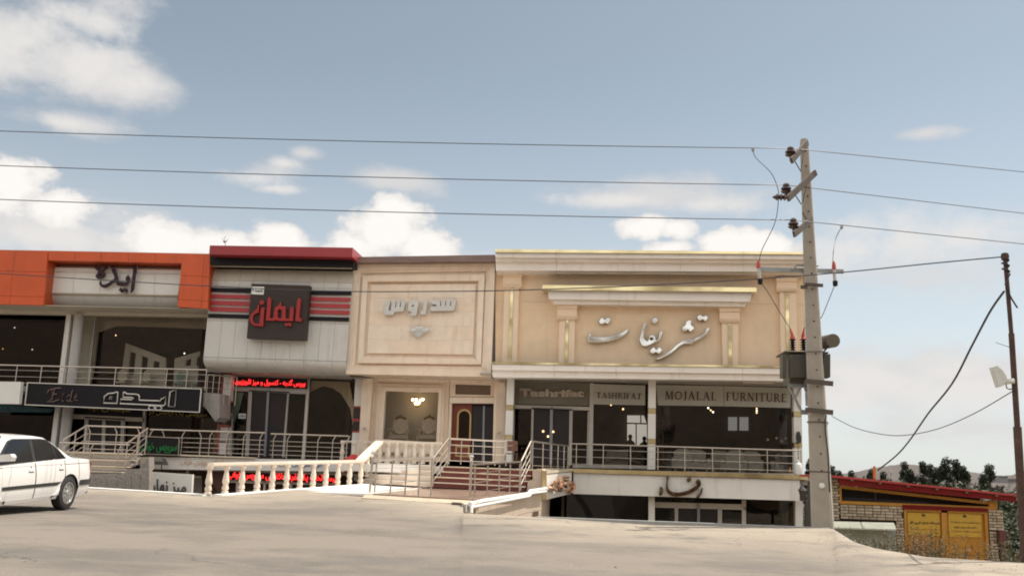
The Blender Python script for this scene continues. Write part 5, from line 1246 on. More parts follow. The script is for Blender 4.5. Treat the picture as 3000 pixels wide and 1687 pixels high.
# chrome calligraphy
L5 = [[[(125, 400), (100, 460), (85, 550), (110, 590), (200, 605), (350, 600), (550, 570), (720, 515), (840, 440), (880, 370), (880, 330), (850, 340), (700, 430), (550, 470), (350, 490), (200, 480), (150, 470)]],
      [[(300, 170), (360, 100), (420, 140), (480, 95), (535, 150), (490, 235), (430, 215), (370, 240), (310, 210)]],
      [[(1245, 215), (1195, 230), (1165, 310), (1110, 530), (1120, 600), (1160, 660), (1220, 680), (1300, 660), (1400, 610), (1500, 560), (1545, 480), (1560, 370), (1500, 400), (1490, 520), (1430, 550), (1415, 480), (1370, 450), (1310, 465), (1270, 570), (1200, 520), (1185, 470), (1220, 310)], [(1310, 530), (1345, 505), (1380, 530), (1345, 555)]],
      [[(1350, 170), (1410, 95), (1475, 150), (1415, 235)]],
      [[(1310, 780), (1385, 690), (1440, 745), (1495, 690), (1555, 750), (1500, 825), (1430, 800), (1380, 825)]],
      [[(2480, 290), (2420, 340), (2390, 420), (2220, 510), (2180, 545), (2060, 535), (1950, 570), (1820, 660), (1740, 740), (1600, 840), (1440, 915), (1440, 935), (1500, 935), (1650, 870), (1800, 770), (1900, 680), (2010, 630), (2120, 630), (2180, 600), (2350, 510), (2450, 430), (2485, 360)]],
      [[(2090, 145), (2020, 200), (2020, 240), (1950, 310), (1960, 370), (2020, 385), (2070, 350), (2110, 390), (2180, 350), (2190, 300), (2130, 240), (2140, 180)]],
      [[(2240, 100), (2300, 45), (2370, 80), (2420, 55), (2465, 110), (2420, 185), (2360, 150), (2300, 175)]]]
wl = thing('wall_lettering', 'large mirror steel Persian calligraphy on the cream ribbed siding', 'lettering', P('L5', 1300, 940, 38.1))
for lp in L5: letter(lp, 'L5', 38.08, .16, silver, wl, smooth=True, bevel=.03)
# terrace of the cream shop
tz = Z_('k', 700, 915, 38.0)
ct_ = thing('terrace', 'terrace of the cream shop with a white fascia and polished gold edge', 'terrace', P('k', 0, 1130, 38.0))
def jk(l, r, Y, d, name, m, par):
    return MB().prism([P('j', l[0], l[1], Y), P('k', r[0], r[1], Y), P('k', r[0], r[2], Y), P('j', l[0], l[2], Y)], (0, d, 0)).build(name, m, par)
nseg = 7
Lp0, Rp0 = (P('j', 868, 1058, 37.95), P('j', 868, 1100, 37.95)), (P('k', 1412, 938, 37.95), P('k', 1412, 980, 37.95))
for k in range(nseg):
    a, c = lerp(Lp0[0], Rp0[0], k / nseg), lerp(Lp0[0], Rp0[0], (k + 1) / nseg - .0008); e, f_ = lerp(Lp0[1], Rp0[1], (k + 1) / nseg - .0008), lerp(Lp0[1], Rp0[1], k / nseg)
    MB().prism([a, c, e, f_], (0, .4, 0)).build('gold_strip', gold, ct_)
jk((868, 1102, 1325), (1336, 982, 1166), 38.05, .2, 'fascia', pillar_w, ct_)
MB().box(P('j', 868, 1100, 38).x, x_c1 + .2, 38.25, 40.6, -.3, tz - .05).build('slab', concrete, ct_)
# splayed side fascia
n0t, n0b = P('i', 1455, 716, 32.8), P('i', 1458, 1056, 32.8); f0t, f0b = P('i', 1752, 690, 37.95), P('i', 1748, 985, 37.95)
MB().prism([n0t, f0t, f0t - Vector((0, 0, .14)), n0t - Vector((0, 0, .14))], (-.1, .02, 0)).build('gold_strip', gold, ct_)
MB().prism([n0t - Vector((0, 0, .145)), f0t - Vector((0, 0, .145)), f0b, n0b], (-.15, .03, 0)).build('side_fascia', cornice_m, ct_)
MB().prism([P('i', 1396, 714, 32.78), P('i', 1455, 716, 32.78), P('i', 1458, 1060, 32.78), P('i', 1396, 1058, 32.78)], (0, .06, 0)).build('gold_pilaster', gold, ct_)
MB().prism([P('i', 1396, 712, 32.8), n0t, f0t + Vector((.05, 0, 0)), Vector((f0t.x, 40.3, f0t.z)), Vector((P('i', 1396, 712, 32.8).x - .3, 40.3, f0t.z))], (0, 0, -.1)).build('slab', tread_m, ct_)
rgl = thing('wall_lettering', 'rose gold Persian lettering bunched on the splayed side fascia of the terrace', 'lettering', lerp(n0b, f0b, .4))
qd = [n0t - Vector((-.05, 0, .20)), lerp(n0t, f0t, .96) - Vector((0, 0, .26)), lerp(n0b, f0b, .96) + Vector((0, 0, .06)), n0b + Vector((.02, 0, .04))]
text('رفاه', [p + Vector((.05, -.02, 0)) for p in qd], rosegold, rgl, thick=.16, fat=.03)
L6 = [[[(550, 230), (620, 240), (600, 500), (590, 700), (640, 840), (750, 930), (950, 980), (1200, 970), (1500, 900), (1750, 760), (1950, 640), (1910, 560), (1930, 430), (2010, 365), (2110, 420), (2150, 560), (2100, 700), (1950, 860), (1700, 1020), (1450, 1110), (1100, 1170), (800, 1160), (600, 1040), (520, 900), (500, 650), (520, 450)]],
      [[(1590, 270), (1480, 400), (1560, 510), (1700, 370)]], [[(2180, 790), (2230, 800), (2190, 1000), (2130, 1150), (2020, 1240), (1930, 1230), (1980, 1120), (2090, 1000), (2150, 870)]],
      [[(230, 710), (330, 760), (375, 880), (330, 1050), (250, 1150), (180, 1110), (160, 1020), (200, 900), (205, 780)]]]
wl = thing('wall_lettering', 'dark bronze Persian calligraphy on the white terrace fascia', 'lettering', P('L6', 1200, 1170, 37.95))
for lp in L6: letter(lp, 'L6', 37.93, .14, bronze, wl, smooth=True, bevel=.02)
# terrace railings
A = P('j', 828, 1045, 38.05); Bp = P('k', 1352, 930, 38.05); zz = (A.z + Bp.z) / 2; hr = (Z_('j', 828, 798, 38.05) + Z_('k', 1350, 718, 38.05)) / 2 - zz; A.z = Bp.z = zz
xs = [P('j', x, 900, 38.05).x for x in (832, 900, 1185, 1475)] + [P('k', x, 830, 38.05).x for x in (82, 320, 565, 805, 1050, 1350)]
rail('terrace_railing', 'long pale steel railing on the terrace in front of the cream shop windows', A, Bp, [(x - A.x) / (Bp.x - A.x) for x in xs], hr, 3)
A = P('i', 1285, 700, 32.9); Bp = P('i', 1708, 686, 37.9); hrs = Z_('i', 1275, 372, 32.9) - A.z; Bp.z = A.z
rail('terrace_railing', 'steel railing on the splayed terrace side, from the red steps to the long railing', A, Bp, [0, .26, .48, .68, .86, .99], hrs, 3)
# lower shop front under the cream terrace
lf = thing('sunken_shop_front', 'dark sunken shop front with sliding glass doors under the white terrace fascia', 'shop front', (4, 39.8, -4.3))
zb_, zt_ = -4.2, -.95
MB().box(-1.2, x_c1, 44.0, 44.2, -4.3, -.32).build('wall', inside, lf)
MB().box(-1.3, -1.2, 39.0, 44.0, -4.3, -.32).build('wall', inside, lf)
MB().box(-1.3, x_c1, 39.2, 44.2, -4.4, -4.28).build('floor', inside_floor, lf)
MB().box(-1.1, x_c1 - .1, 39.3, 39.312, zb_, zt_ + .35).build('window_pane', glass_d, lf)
def kq(pts, nm, m, Y=39.2, d=.1): return qp('k', pts, Y, d, nm, m, lf)
kq([(0, 1128), (55, 1130), (55, 1420), (0, 1420)], 'pillar', pillar_w, 38.6, .35)
kq([(1298, 1165), (1362, 1166), (1366, 1480), (1302, 1480)], 'pillar', pillar_w, 38.6, .35)
kq([(56, 1176), (860, 1196), (860, 1246), (56, 1224)], 'door_frame', alum_w)
kq([(826, 1158), (862, 1159), (862, 1480), (826, 1480)], 'mullion', alum_w)
kq([(232, 1215), (262, 1216), (262, 1480), (232, 1480)], 'door_post', alum, 39.15)
kq([(430, 1200), (455, 1201), (455, 1480), (430, 1480)], 'door_post', MATS['bluish steel'], 39.1)
kq([(612, 1225), (650, 1226), (650, 1480), (612, 1480)], 'door_post', alum, 39.15)
kq([(262, 1220), (430, 1224), (430, 1480), (262, 1480)], 'door_leaf', dark_leaf, 39.22, .04)
kq([(455, 1226), (612, 1230), (612, 1480), (455, 1480)], 'door_leaf', dark_leaf, 39.22, .04)
bl = thing('window_blind', 'dark slatted blind in the sunken shop window left of the white pillar', 'blind', P('j', 1000, 1400, 39.8))
for k in range(16):
    z = -1.2 - k * .12; MB().box(-1.0, P('k', -60, 1300, 39.6).x, 39.6, 39.64, z - .04, z).build('slat', mat('dark slat', (.10, .07, .06), .5), bl)
for lab, pts in (('brown swag curtain looped across the top right window of the sunken shop', [(870, 1162), (1290, 1172), (1230, 1260), (1130, 1245), (1060, 1250), (980, 1235), (920, 1200)]),
                 ('brown curtain hanging at the right side of the sunken shop window', [(1190, 1200), (1290, 1180), (1295, 1420), (1210, 1420), (1180, 1300)]),
                 ('shallow brown swag curtain over the sliding doors of the sunken shop', [(200, 1150), (430, 1155), (380, 1172), (300, 1180), (230, 1172)])):
    cu = thing('curtain', lab, 'curtain', P('k', pts[0][0], pts[-1][1], 39.6)); qp('k', pts, 39.7, .1, 'cloth', curtain_gold, cu)

# things in the cream shop windows
bw = P('S8', 950, 460, 49.7), P('S8', 1260, 940, 49.7)
bwin = thing('back_window', 'bright rear window seen through the cream shop, beside the banded pillar', 'window', Vector((bw[0].x, 49.6, bw[1].z)))
skyl = mat('daylit window glass', (.5, .48, .44), .5, emit=(.50, .47, .42), es=.55)
qp('S8', [(950, 462), (1215, 464), (1262, 600), (1262, 935), (950, 930)], 49.8, .05, 'window_pane', skyl, bwin)
for pts in ([(945, 575), (1262, 582), (1262, 602), (945, 595)], [(1158, 464), (1176, 464), (1176, 585), (1158, 585)], [(1085, 595), (1102, 595), (1102, 935), (1085, 935)], [(940, 455), (952, 455), (952, 935), (940, 935)]):
    qp('S8', pts, 49.7, .08, 'window_frame', black_p, bwin)
bwin = thing('back_window', 'faint pair of curtained rear windows glowing in the dark right end of the cream shop', 'window', P('k', 800, 545, 49.6))
dimw = mat('curtained rear window', (.3, .3, .28), .6, emit=(.36, .36, .34), es=.3)
for x in (705, 805): qp('k', [(x, 425), (x + 78, 426), (x + 78, 545), (x, 544)], 49.8, .05, 'window_pane', dimw, bwin)
def person(label, loc, col, h=1.65, turn=0):
    r = thing('person', label, 'person', loc)
    vs = [(0, 0, .95), (0, 0, 1.15), (0, 0, 1.38), (0, 0, 1.48), (0, .0, 1.58), (0, .0, 1.68), (.19, 0, 1.36), (.27, -.03, 1.1), (.24, -.16, .92), (-.19, 0, 1.36), (-.27, -.03, 1.1), (-.24, -.16, .92), (.1, 0, .88), (.11, 0, .48), (.11, .02, .05), (.11, -.14, .03), (-.1, 0, .88), (-.11, 0, .48), (-.11, .02, .05), (-.11, -.14, .03)]
    ed_ = [(0, 1), (1, 2), (2, 3), (3, 4), (4, 5), (2, 6), (6, 7), (7, 8), (2, 9), (9, 10), (10, 11), (0, 12), (12, 13), (13, 14), (14, 15), (0, 16), (16, 17), (17, 18), (18, 19)]
    rad = [.15, .13, .15, .055, .10, .085, .065, .05, .035, .065, .05, .035, .10, .065, .045, .04, .10, .065, .045, .04]
    me = bpy.data.meshes.new('body'); me.from_pydata(vs, ed_, []); o = bpy.data.objects.new('body', me); C.objects.link(o)
    o.modifiers.new('s', 'SKIN'); sv = me.skin_vertices[0].data
    for i, q_ in enumerate(rad): sv[i].radius = (q_, q_ * .85)
    sv[0].use_root = True
    o.modifiers.new('u', 'SUBSURF').levels = 1
    me2 = bpy.data.meshes.new_from_object(o.evaluated_get(bpy.context.evaluated_depsgraph_get())); bpy.data.objects.remove(o)
    me2.materials.clear(); me2.materials.append(mat('dark clothing', col, .8)); me2.polygons.foreach_set('use_smooth', [True] * len(me2.polygons))
    b = put(me2, 'body', r, loc); b.rotation_euler = (0, 0, turn)
    hr_ = put(MB().lathe([(.02, 1.74), (.07, 1.72), (.10, 1.66), (.105, 1.6), (.09, 1.57)], n=12).mesh('hair', mat('black hair', (.01, .01, .01), .6), True), 'hair', r, Vector(loc) + Vector((0, .015, 0)))
p = P('S8', 1000, 800, 46); person('dark silhouette of a person standing against the bright rear window', (p.x, 46, p.z - 1.62), (.02, .02, .022), turn=.5)
p = P('S8', 1222, 830, 46.5); person('dark silhouette of a person half behind the banded pillar, at the rear window', (p.x, 46.5, p.z - 1.62), (.022, .02, .02), turn=-.4)
def sofa(v, x, y, Y, label, col):
    p = P(v, x, y, Y); p.z = .02 if Y > 40.2 else p.z
    r = thing('armchair', label, 'armchair', p, 'pale armchairs inside the cream shop'); m = mat('pale upholstery', (.62, .59, .53), .7, 0, .1, 5); r.rotation_euler = (0, 0, random.uniform(-.4, .4))
    def add(n_, b, sm=False): o = bpy.data.objects.new(n_, b.mesh(n_, m, sm)); C.objects.link(o); o.parent = r; return o
    add('seat', MB().box(-.38, .38, -.35, .3, .18, .45)); add('backrest', MB().prism([(-.42, .28, .2), (.42, .28, .2), (.40, .36, .92), (.2, .38, 1.02), (-.2, .38, 1.02), (-.40, .36, .92)], (0, .14, 0)))
    for sx in (-1, 1): add('arm', MB().box(sx * .47 - .08, sx * .47 + .08, -.35, .35, .18, .64))
    for sx in (-1, 1):
        for sy in (-1, 1): add('leg', MB().tube([(sx * .38, sy * .28, .18), (sx * .4, sy * .3, 0)], .03, 6))
for k, (x, y) in enumerate(((315, 800), (430, 800), (650, 800), (760, 800), (900, 800), (1200, 800))):
    sofa('k', x, y, 41.6 + .5 * (k % 3), ['pale armchair behind the glass, first right of the plant', 'pale armchair behind the glass, second right of the plant', 'pale armchair in the middle of the right window', 'pale armchair under the faint rear windows', 'pale armchair right of the faint rear windows', 'pale armchair at the far right end of the window'][k], (.30, .28, .24))
desk = thing('desk', 'long pale grey curved counter behind the railing in the cream shop window', 'counter', P('S8', 800, 1230, 42.0))
qp('S8', [(640, 1030), (965, 985), (960, 1250), (600, 1250), (610, 1120)], 41.8, .6, 'front', mat('grey counter', (.26, .24, .21), .6), desk)
MB().tube(Q('S8', [(640, 1200), (680, 1160), (760, 1140), (860, 1140), (1000, 1165), (1160, 1210)], 41.6), .04, 6).build('trim', steel, desk, True)
pd = thing('potted_plant', 'leafy indoor plant behind the glass right of the banded pillar', 'plant', P('k', 120, 760, 41.2))
p0 = P('k', 130, 700, 41.2); b = MB()
for k in range(90):
    a = random.uniform(0, 2 * PI); L = random.uniform(.25, .6); zz = random.uniform(0, 1.15); d = Vector((math.cos(a) * L, math.sin(a) * L * .6, random.uniform(-.12, .2)))
    o_p = p0 + Vector((0, 0, zz)); s_ = Vector((-d.y, d.x, 0)).normalized() * .05; b.poly([o_p, o_p + d * .5 + s_, o_p + d, o_p + d * .5 - s_])
b.build('leaves', mat('dark indoor leaf', (.035, .05, .025), .5), pd, fix=False)
MB().tube([p0 - Vector((0, 0, .6)), p0 + Vector((0, 0, 1.2))], .03, 6).build('stem', wood_d, pd)
for k, (v, x, y, m, r_) in enumerate((('j', 548, 662, lampglow, .045), ('j', 655, 667, lampglow, .045), ('j', 600, 716, lampglow, .045), ('j', 1268, 382, lampglow, .04), ('j', 1396, 427, lampglow, .045), ('k', 528, 346, spotglow, .04), ('k', 550, 366, lampglow, .036), ('k', 570, 382, spotglow, .04), ('k', 956, 350, lampglow, .036), ('k', 956, 370, spotglow, .036), ('k', 956, 388, lampglow, .036), ('k', 1055, 626, MATS['warm white lens'], .06), ('k', 1132, 612, MATS['warm white lens'], .06), ('k', 1178, 638, MATS['warm white lens'], .06), ('k', 1215, 616, MATS['warm white lens'], .06))):
    Yl = 39.97 if k < 3 else 40.9
    o = MB().lathe([(.005, -r_), (r_ * .7, -r_ * .7), (r_, 0), (r_ * .7, r_ * .7), (.005, r_)], P(v, x, y, Yl), 8).build('globe_lamp', m, None, True)
    lab = ['small lit globe on the left dark door leaf, upper left of three', 'small lit globe by the middle door post, upper right of three', 'small lit globe on the dark doors, lowest of three', 'small lit globe just under the narrow film strip, left one', 'small lit globe below the narrow film strip, right and lower one',
           'bright spot under the long film strip, first of the slanted row', 'warm spot in the middle of the slanted row under the long film strip', 'bright spot at the lower end of the slanted row under the long film strip', 'warm spot at the top of the vertical row under the long film strip', 'bright spot in the middle of the vertical row under the long film strip', 'warm spot at the bottom of the vertical row under the long film strip',
           'faint globe low at the right of the long window, leftmost of four', 'faint globe low at the right of the long window, second of four', 'faint globe low at the right of the long window, lowest of four', 'faint globe low at the right of the long window, rightmost of four'][k]
    tag(o, lab, 'lamp')
# chairs and small items on the terraces
p = P('j', 225, 1000, 38.2)
tc_ = thing('chair', 'brown chair with four square back pads standing at the banded pillar of the cream shop', 'chair', P('i', 1045, 640, 37.6))
for (x0, x1) in ((990, 1048), (1052, 1112)):
    for (y0, y1) in ((365, 420), (424, 485)): qp('i', [(x0, y0), (x1, y0 + 1), (x1, y1), (x0, y1 - 1)], 37.6, .06, 'back_pad', mat('tan leather pad', (.20, .085, .05), .5), tc_)
qp('i', [(970, 506), (1112, 512), (1112, 524), (970, 518)], 37.3, .4, 'seat', wood_d, tc_)
for x in (980, 1105): MB().tube(Q('i', [(x, 520), (x - 4, 610)], 37.3), .02, 6).build('leg', wood_d, tc_); MB().tube(Q('i', [(x - 12, 520), (x - 16, 600)], 37.7), .02, 6).build('leg', wood_d, tc_)
p = P('d', 960, 905, 37.5)
side_chair(p.x, 37.5, p.z, 'dark wooden spindle armchair on the terrace below the red drainpipe', wood_d, wood_d, 1.08, rz=.3, slats=6)
jg = thing('water_jug', 'white plastic water jug on the end of the terrace railing', 'jug', P('k', 1325, 925, 38.0))
MB().lathe([(.13, 0), (.14, .03), (.14, .34), (.11, .40), (.05, .43), (.05, .48), (.06, .49), (.06, .52), (.02, .53)], P('k', 1325, 928, 37.95), 14).build('body', mat('white plastic', (.78, .78, .76), .4), jg, True)
bt = thing('bottle', 'small orange brown bottle beside the white jug', 'bottle', P('k', 1250, 925, 38.1))
MB().lathe([(.04, 0), (.045, .02), (.045, .16), (.02, .2), (.02, .26)], P('k', 1250, 925, 38.1), 10).build('body', mat('amber plastic', (.30, .14, .05), .4), bt, True)
wlm = thing('wall_lantern', 'folded dark fitting on the right banded pillar above the jug', 'fitting', P('k', 1330, 700, 38.4))
MB().prism(Q('k', [(1318, 555), (1335, 552), (1352, 600), (1350, 655), (1320, 660), (1312, 600)], 38.35), (0, .2, 0)).build('body', mat('black iron', (.03, .03, .03), .5), wlm)
MB().tube(Q('k', [(1322, 660), (1326, 840)], 38.3), .015, 5).build('stem', MATS['black iron'], wlm)
sp_ = thing('street_lantern', 'black iron lantern on a post beside the end of the white terrace fascia', 'street lamp', P('k', 1390, 1400, 36))
for k in range(1):
    c = P('k', 1360, 1110, 36.0)
    MB().tube([P('k', 1372, 1165, 36), P('k', 1390, 1200, 36), P('k', 1396, 1460, 36)], .045, 8, .06).build('post', MATS['black iron'], sp_, True)
    MB().lathe([(.05, -.22), (.13, .12), (.16, .14), (.12, .2), (.04, .3), (.03, .36), (.01, .42)], c, 6).build('lantern', mat('smoked lantern', (.06, .05, .045), .3), sp_)
    MB().tube([P('k', 1385, 1140, 36), P('k', 1420, 1130, 36), P('k', 1432, 1100, 36)], .02, 6).build('scroll', MATS['black iron'], sp_, True)
    MB().tube([P('k', 1372, 1165, 36), P('k', 1410, 1180, 36), P('k', 1440, 1150, 36)], .02, 6).build('scroll', MATS['black iron'], sp_, True)

# ------------------------------------------------------------------ platform, steps and their rails
ZP = -.79
plat = thing('platform', 'raised platform of polished brown granite and white marble in front of the steps', 'platform', Pz('i', 300, 1000, ZP))
def slab(pts, nm, m, z=ZP, th=.14): return MB().prism([Pz(v, x, y, z) for v, x, y in pts], (0, 0, -th)).build(nm, m, plat)
brown = [('S6', 300, 850), ('S6', 1560, 712), ('i', 1200, 962), ('i', 605, 1055), ('S6', 1560, 925)]
A_, B_2, C_, D_, E_ = [Pz(v, x, y, ZP) for v, x, y in brown]
# brown part laid in slabs
for i in range(5):
    for j in range(3):
        q = [A_, B_2, C_, D_]
        u0, u1, v0, v1 = i / 5 + .003, (i + 1) / 5 - .003, j / 3 + .004, (j + 1) / 3 - .004
        qq = [B_2, C_, D_, A_]       # TL TR BR BL
        MB().prism([bil(qq, u0, v0), bil(qq, u1, v0), bil(qq, u1, v1), bil(qq, u0, v1)], (0, 0, -.12)).build('granite_slab', plat_m, plat)
MB().prism([p - Vector((0, 0, .05)) for p in (B_2, C_, D_, A_)], (0, 0, -.4)).build('base', concrete, plat)
wq = [P('D', 908, 1219, 32.9), B_2, A_, P('D', 728, 1236, 28.0)]
panels_ = 4
for i in range(panels_):
    for j in range(2):
        MB().prism([bil(wq, i / 4 + .002, j / 2 + .002), bil(wq, (i + 1) / 4 - .002, j / 2 + .002), bil(wq, (i + 1) / 4 - .002, (j + 1) / 2 - .002), bil(wq, i / 4 + .002, (j + 1) / 2 - .002)], (0, 0, -.12)).build('marble_slab', marble, plat)
MB().prism([p - Vector((0, 0, .05)) for p in wq], (0, 0, -.4)).build('base', concrete, plat)
# edge stone of the platform towards the road
ee = [A_ + Vector((-.2, -.25, -.03)), E_ + Vector((0, -.3, -.03)), D_ + Vector((.1, -.3, -.03))]
b = MB()
kt = mat('tan cement edge', (.46, .37, .27), .85, 0, .15, 2, .6, 14)
for k in range(2):
    a, c = ee[k], ee[k + 1]; n = 9
    for i in range(n):
        p, q_ = lerp(a, c, i / n), lerp(a, c, (i + 1) / n); j1, j2 = random.uniform(0, .08), random.uniform(0, .08)
        b.prism([p + Vector((0, .32, 0)), q_ + Vector((0, .32, 0)), q_ + Vector((0, -.06 - j2, -.07)), p + Vector((0, -.06 - j1, -.07))], (0, 0, -.25))
b.build('cement_edge', kt, plat)
st = thing('red_steps', 'four dark red marble steps with cream treads rising from the brown platform', 'steps', P('i', 600, 930, 32.6))
red_rows = [((232, 675), (1287, 718), (1287, 768), (240, 722)), ((203, 735), (1262, 785), (1262, 836), (203, 787)), ((143, 798), (1230, 850), (1230, 902), (143, 852)), ((95, 862), (1195, 916), (1195, 962), (95, 912))]
for k, r4 in enumerate(red_rows):
    Y = 33.5 - .3 * k; q = Q('i', r4, Y)
    for i in range(4):
        MB().prism([bil(q, i / 4 + .001, 0), bil(q, (i + 1) / 4 - .001, 0), bil(q, (i + 1) / 4 - .001, 1), bil(q, i / 4 + .001, 1)], (0, .3, 0)).build('riser', riser_red, st)
    tq = Q('i', [(r4[0][0] - 12, r4[0][1] - 13), (r4[1][0] + 6, r4[1][1] - 13), (r4[1][0] + 6, r4[1][1] - 1), (r4[0][0] - 12, r4[0][1] - 1)], Y - .03)
    MB().prism(tq, (0, .36, 0)).build('tread', tread_m, st)
wt = thing('white_steps', 'four pale marble steps beside the red ones, turning left towards the balustrade', 'steps', P('S6', 800, 680, 33.5))
rowsw = [((395, 188), (1600, 235), (1600, 340), (395, 300)), ((300, 306), (1590, 350), (1590, 470), (300, 418)), ((150, 420), (1580, 478), (1580, 590), (150, 528)), ((90, 530), (1565, 602), (1565, 705), (90, 612))]
for k, r4 in enumerate(rowsw):
    Y = 33.55 - .3 * k
    q = [P('S6', *r4[0], Y + 1.2), P('S6', *r4[1], Y), P('S6', *r4[2], Y), P('S6', *r4[3], Y + 1.2)]
    for i in range(5):
        MB().prism([bil(q, i / 5 + .001, .13), bil(q, (i + 1) / 5 - .001, .13), bil(q, (i + 1) / 5 - .001, 1), bil(q, i / 5 + .001, 1)], (0, .3, 0)).build('riser', stone_b if i % 2 else stone_tile, wt)
    MB().prism([q[0] - Vector((0, .03, 0)), q[1] - Vector((0, .03, 0)), bil(q, 1, .13) - Vector((0, .03, 0)), bil(q, 0, .13) - Vector((0, .03, 0))], (0, .4, 0)).build('tread', marble, wt)
# upper landing behind the steps
tag(MB().box(P('S6', 300, 190, 34).x - 1.2, P('i', 1390, 700, 33.8).x, 33.85, 40.0, -.3, -.035).build('terrace', marble), 'pale marble landing between the steps and the stone building', 'terrace')
# tiled wall right of the steps and below the pipes
tw = thing('tiled_side_wall', 'beige tiled wall stepping down beside the red steps, with a small grille', 'wall', P('i', 1300, 1250, 31.5))
qp('i', [(1290, 706), (1394, 712), (1394, 822), (1290, 818)], 32.85, .6, 'wall_tile', stone_tile, tw)
qp('i', [(1234, 838), (1290, 820), (1394, 824), (1394, 965), (1205, 985), (1228, 905)], 32.85, .6, 'wall_tile', stone_tile, tw)
A1, A2, A3 = P('i', 520, 1118, 22.6), P('i', 1218, 985, 31.2), P('i', 1394, 950, 32.6)
def wallq(p, q_, ztop0, ztop1, nu, nv, zb=-4.3):
    vs = [0] + [(i + 1) / nv for i in range(nv)]
    quad = [Vector((p.x, p.y, ztop0)), Vector((q_.x, q_.y, ztop1)), Vector((q_.x, q_.y, zb)), Vector((p.x, p.y, zb))]
    for i in range(nu):
        for j in range(nv):
            a, c, d, e = i / nu + .0015, (i + 1) / nu - .0015, j / nv + .002, (j + 1) / nv - .002
            MB().prism([bil(quad, a, d), bil(quad, c, d), bil(quad, c, e), bil(quad, a, e)], (-.12, 0, 0)).build('wall_tile', stone_tile, tw)
wallq(A1, A2, A1.z - .05, A2.z - .05, 7, 6)
wallq(A2, A3 + Vector((.01, 0, 0)), A2.z - .05, A3.z - .05, 2, 6)
MB().prism([A1 + Vector((-.14, 0, -.1)), A2 + Vector((-.14, 0, -.1)), Vector((A2.x - .14, A2.y, -4.3)), Vector((A1.x - .14, A1.y, -4.3))], (-.3, 0, 0)).build('core', concrete, tw)
MB().prism([Vector((A3.x, 32.9, 0)), Vector((A3.x, 39, 0)), Vector((A3.x, 39, -4.3)), Vector((A3.x, 32.9, -4.3))], (-.2, 0, 0)).build('core', stone_tile, tw)
gq = Q('i', [(1222, 1215), (1352, 1188), (1350, 1262), (1220, 1250)], 31.9)
MB().prism([p + Vector((.03, -.1, 0)) for p in gq], (0, .03, 0)).build('vent_recess', black_p, tw)
b = MB()
for k in range(9):
    t_ = (k + .5) / 9; b.tube([bil(gq, t_, 0) + Vector((.03, -.13, 0)), bil(gq, t_, 1) + Vector((.03, -.13, 0))], .012, 5)
b.build('vent_grille', steel, tw)
wp = mat('white painted pipe', (.80, .79, .76), .4, 0, .03, 3)
pi_ = thing('pipe', 'two white pipes running along the top of the tiled wall beside the platform', 'pipe', A1)
u1 = [P('i', 502, 1112, 22.6), P('i', 640, 1078, 24.3), P('i', 1212, 985, 31.2), P('i', 1222, 955, 31.3), P('i', 1412, 928, 32.7)]
l1 = [P('i', 518, 1215, 22.5), P('i', 520, 1148, 22.55), P('i', 1215, 1016, 31.1), P('i', 1232, 985, 31.2), P('i', 1412, 962, 32.6)]
MB().tube([p + Vector((.1, 0, 0)) for p in u1], .055, 8).build('pipe_run', wp, pi_, True)
MB().tube([p + Vector((.1, 0, 0)) for p in l1], .04, 8).build('pipe_run', wp, pi_, True)
rk = thing('broken_concrete', 'lump of broken concrete where the pipes meet the road', 'rubble', P('i', 440, 1180, 22.0))
b = MB()
for pts, m in (([(430, 1130), (470, 1108), (500, 1115), (498, 1208), (440, 1210), (415, 1170)], 0),): b.prism(Q('i', pts, 22.3), (0, .6, 0))
b.build('lump', mat('broken grey concrete', (.40, .38, .35), .9, 0, .2, 8, .8, 10), rk)
qp('i', [(330, 1090), (430, 1095), (460, 1110), (420, 1150), (400, 1205), (375, 1200), (385, 1160), (340, 1120)], 22.9, .3, 'cavity', mat('dark broken earth', (.13, .10, .08), .95, 0, .3, 8, .6, 14), rk)
# front rails
def gpost(v, x, y): return Pz(v, x, y, ZP)
pts_b = [gpost('S6', 345, 838), gpost('S6', 680, 880), gpost('S6', 1003, 890), gpost('S6', 1292, 905), gpost('S6', 1560, 915)]
A = P('S6', 345, 838, 26.2); B3 = P('S6', 1562, 915, 24.6); zt1 = P('S6', 330, 122, 26.2).z; zt2 = P('S6', 1610, 85, 24.6).z
r = thing('entrance_railing', 'steel railing at the front of the platform, left of the ball topped post', 'railing', A)
ta, tb = P('S6', 330, 122, 26.2), P('S6', 1612, 88, 24.6)
MB().tube([ta, tb], .026, 8).build('handrail', steel, r, True)
for k, (ya, yb) in enumerate(((310, 262), (490, 400), (665, 545), (805, 690))):
    MB().tube([P('S6', 350, ya, 26.2), P('S6', 1575, yb, 24.6)], .010, 6).build('crossbar', steel, r, True)
for (x, y, xt, yt) in ((345, 840, 395, 190), (680, 885, 738, 150), (1000, 895, 1045, 140), (1292, 908, 1330, 135), (1558, 920, 1590, 110)):
    t_ = (x - 345) / (1562 - 345); Y = lerp(26.2, 24.6, t_)
    MB().tube([P('S6', x, y, Y), P('S6', xt, yt, Y)], .022, 8).build('post', steel, r, True)
def ballpost(x0, y0, x1, y1, Y, v, label):
    r = thing('ball_post', label, 'post', P(v, x0, y0, Y)); top = P(v, x1, y1, Y)
    MB().tube([P(v, x0, y0, Y), top], .032, 10).build('shaft', steel, r, True)
    MB().lathe([(.03, 0), (.045, .02), (.03, .05), (.05, .07), (.065, .11), (.05, .155), (.01, .175)], top, 12).build('finial', mat('polished finial', (.75, .72, .7), .12, .95), r, True)
ballpost(240, 840, 308, 60, 26.4, 'S6', 'steel post with a round finial at the left end of the entrance railing')
ballpost(2402, 955, 2435, 150, 24.4, 'S6', 'steel ball topped post mid platform, in front of the red steps')
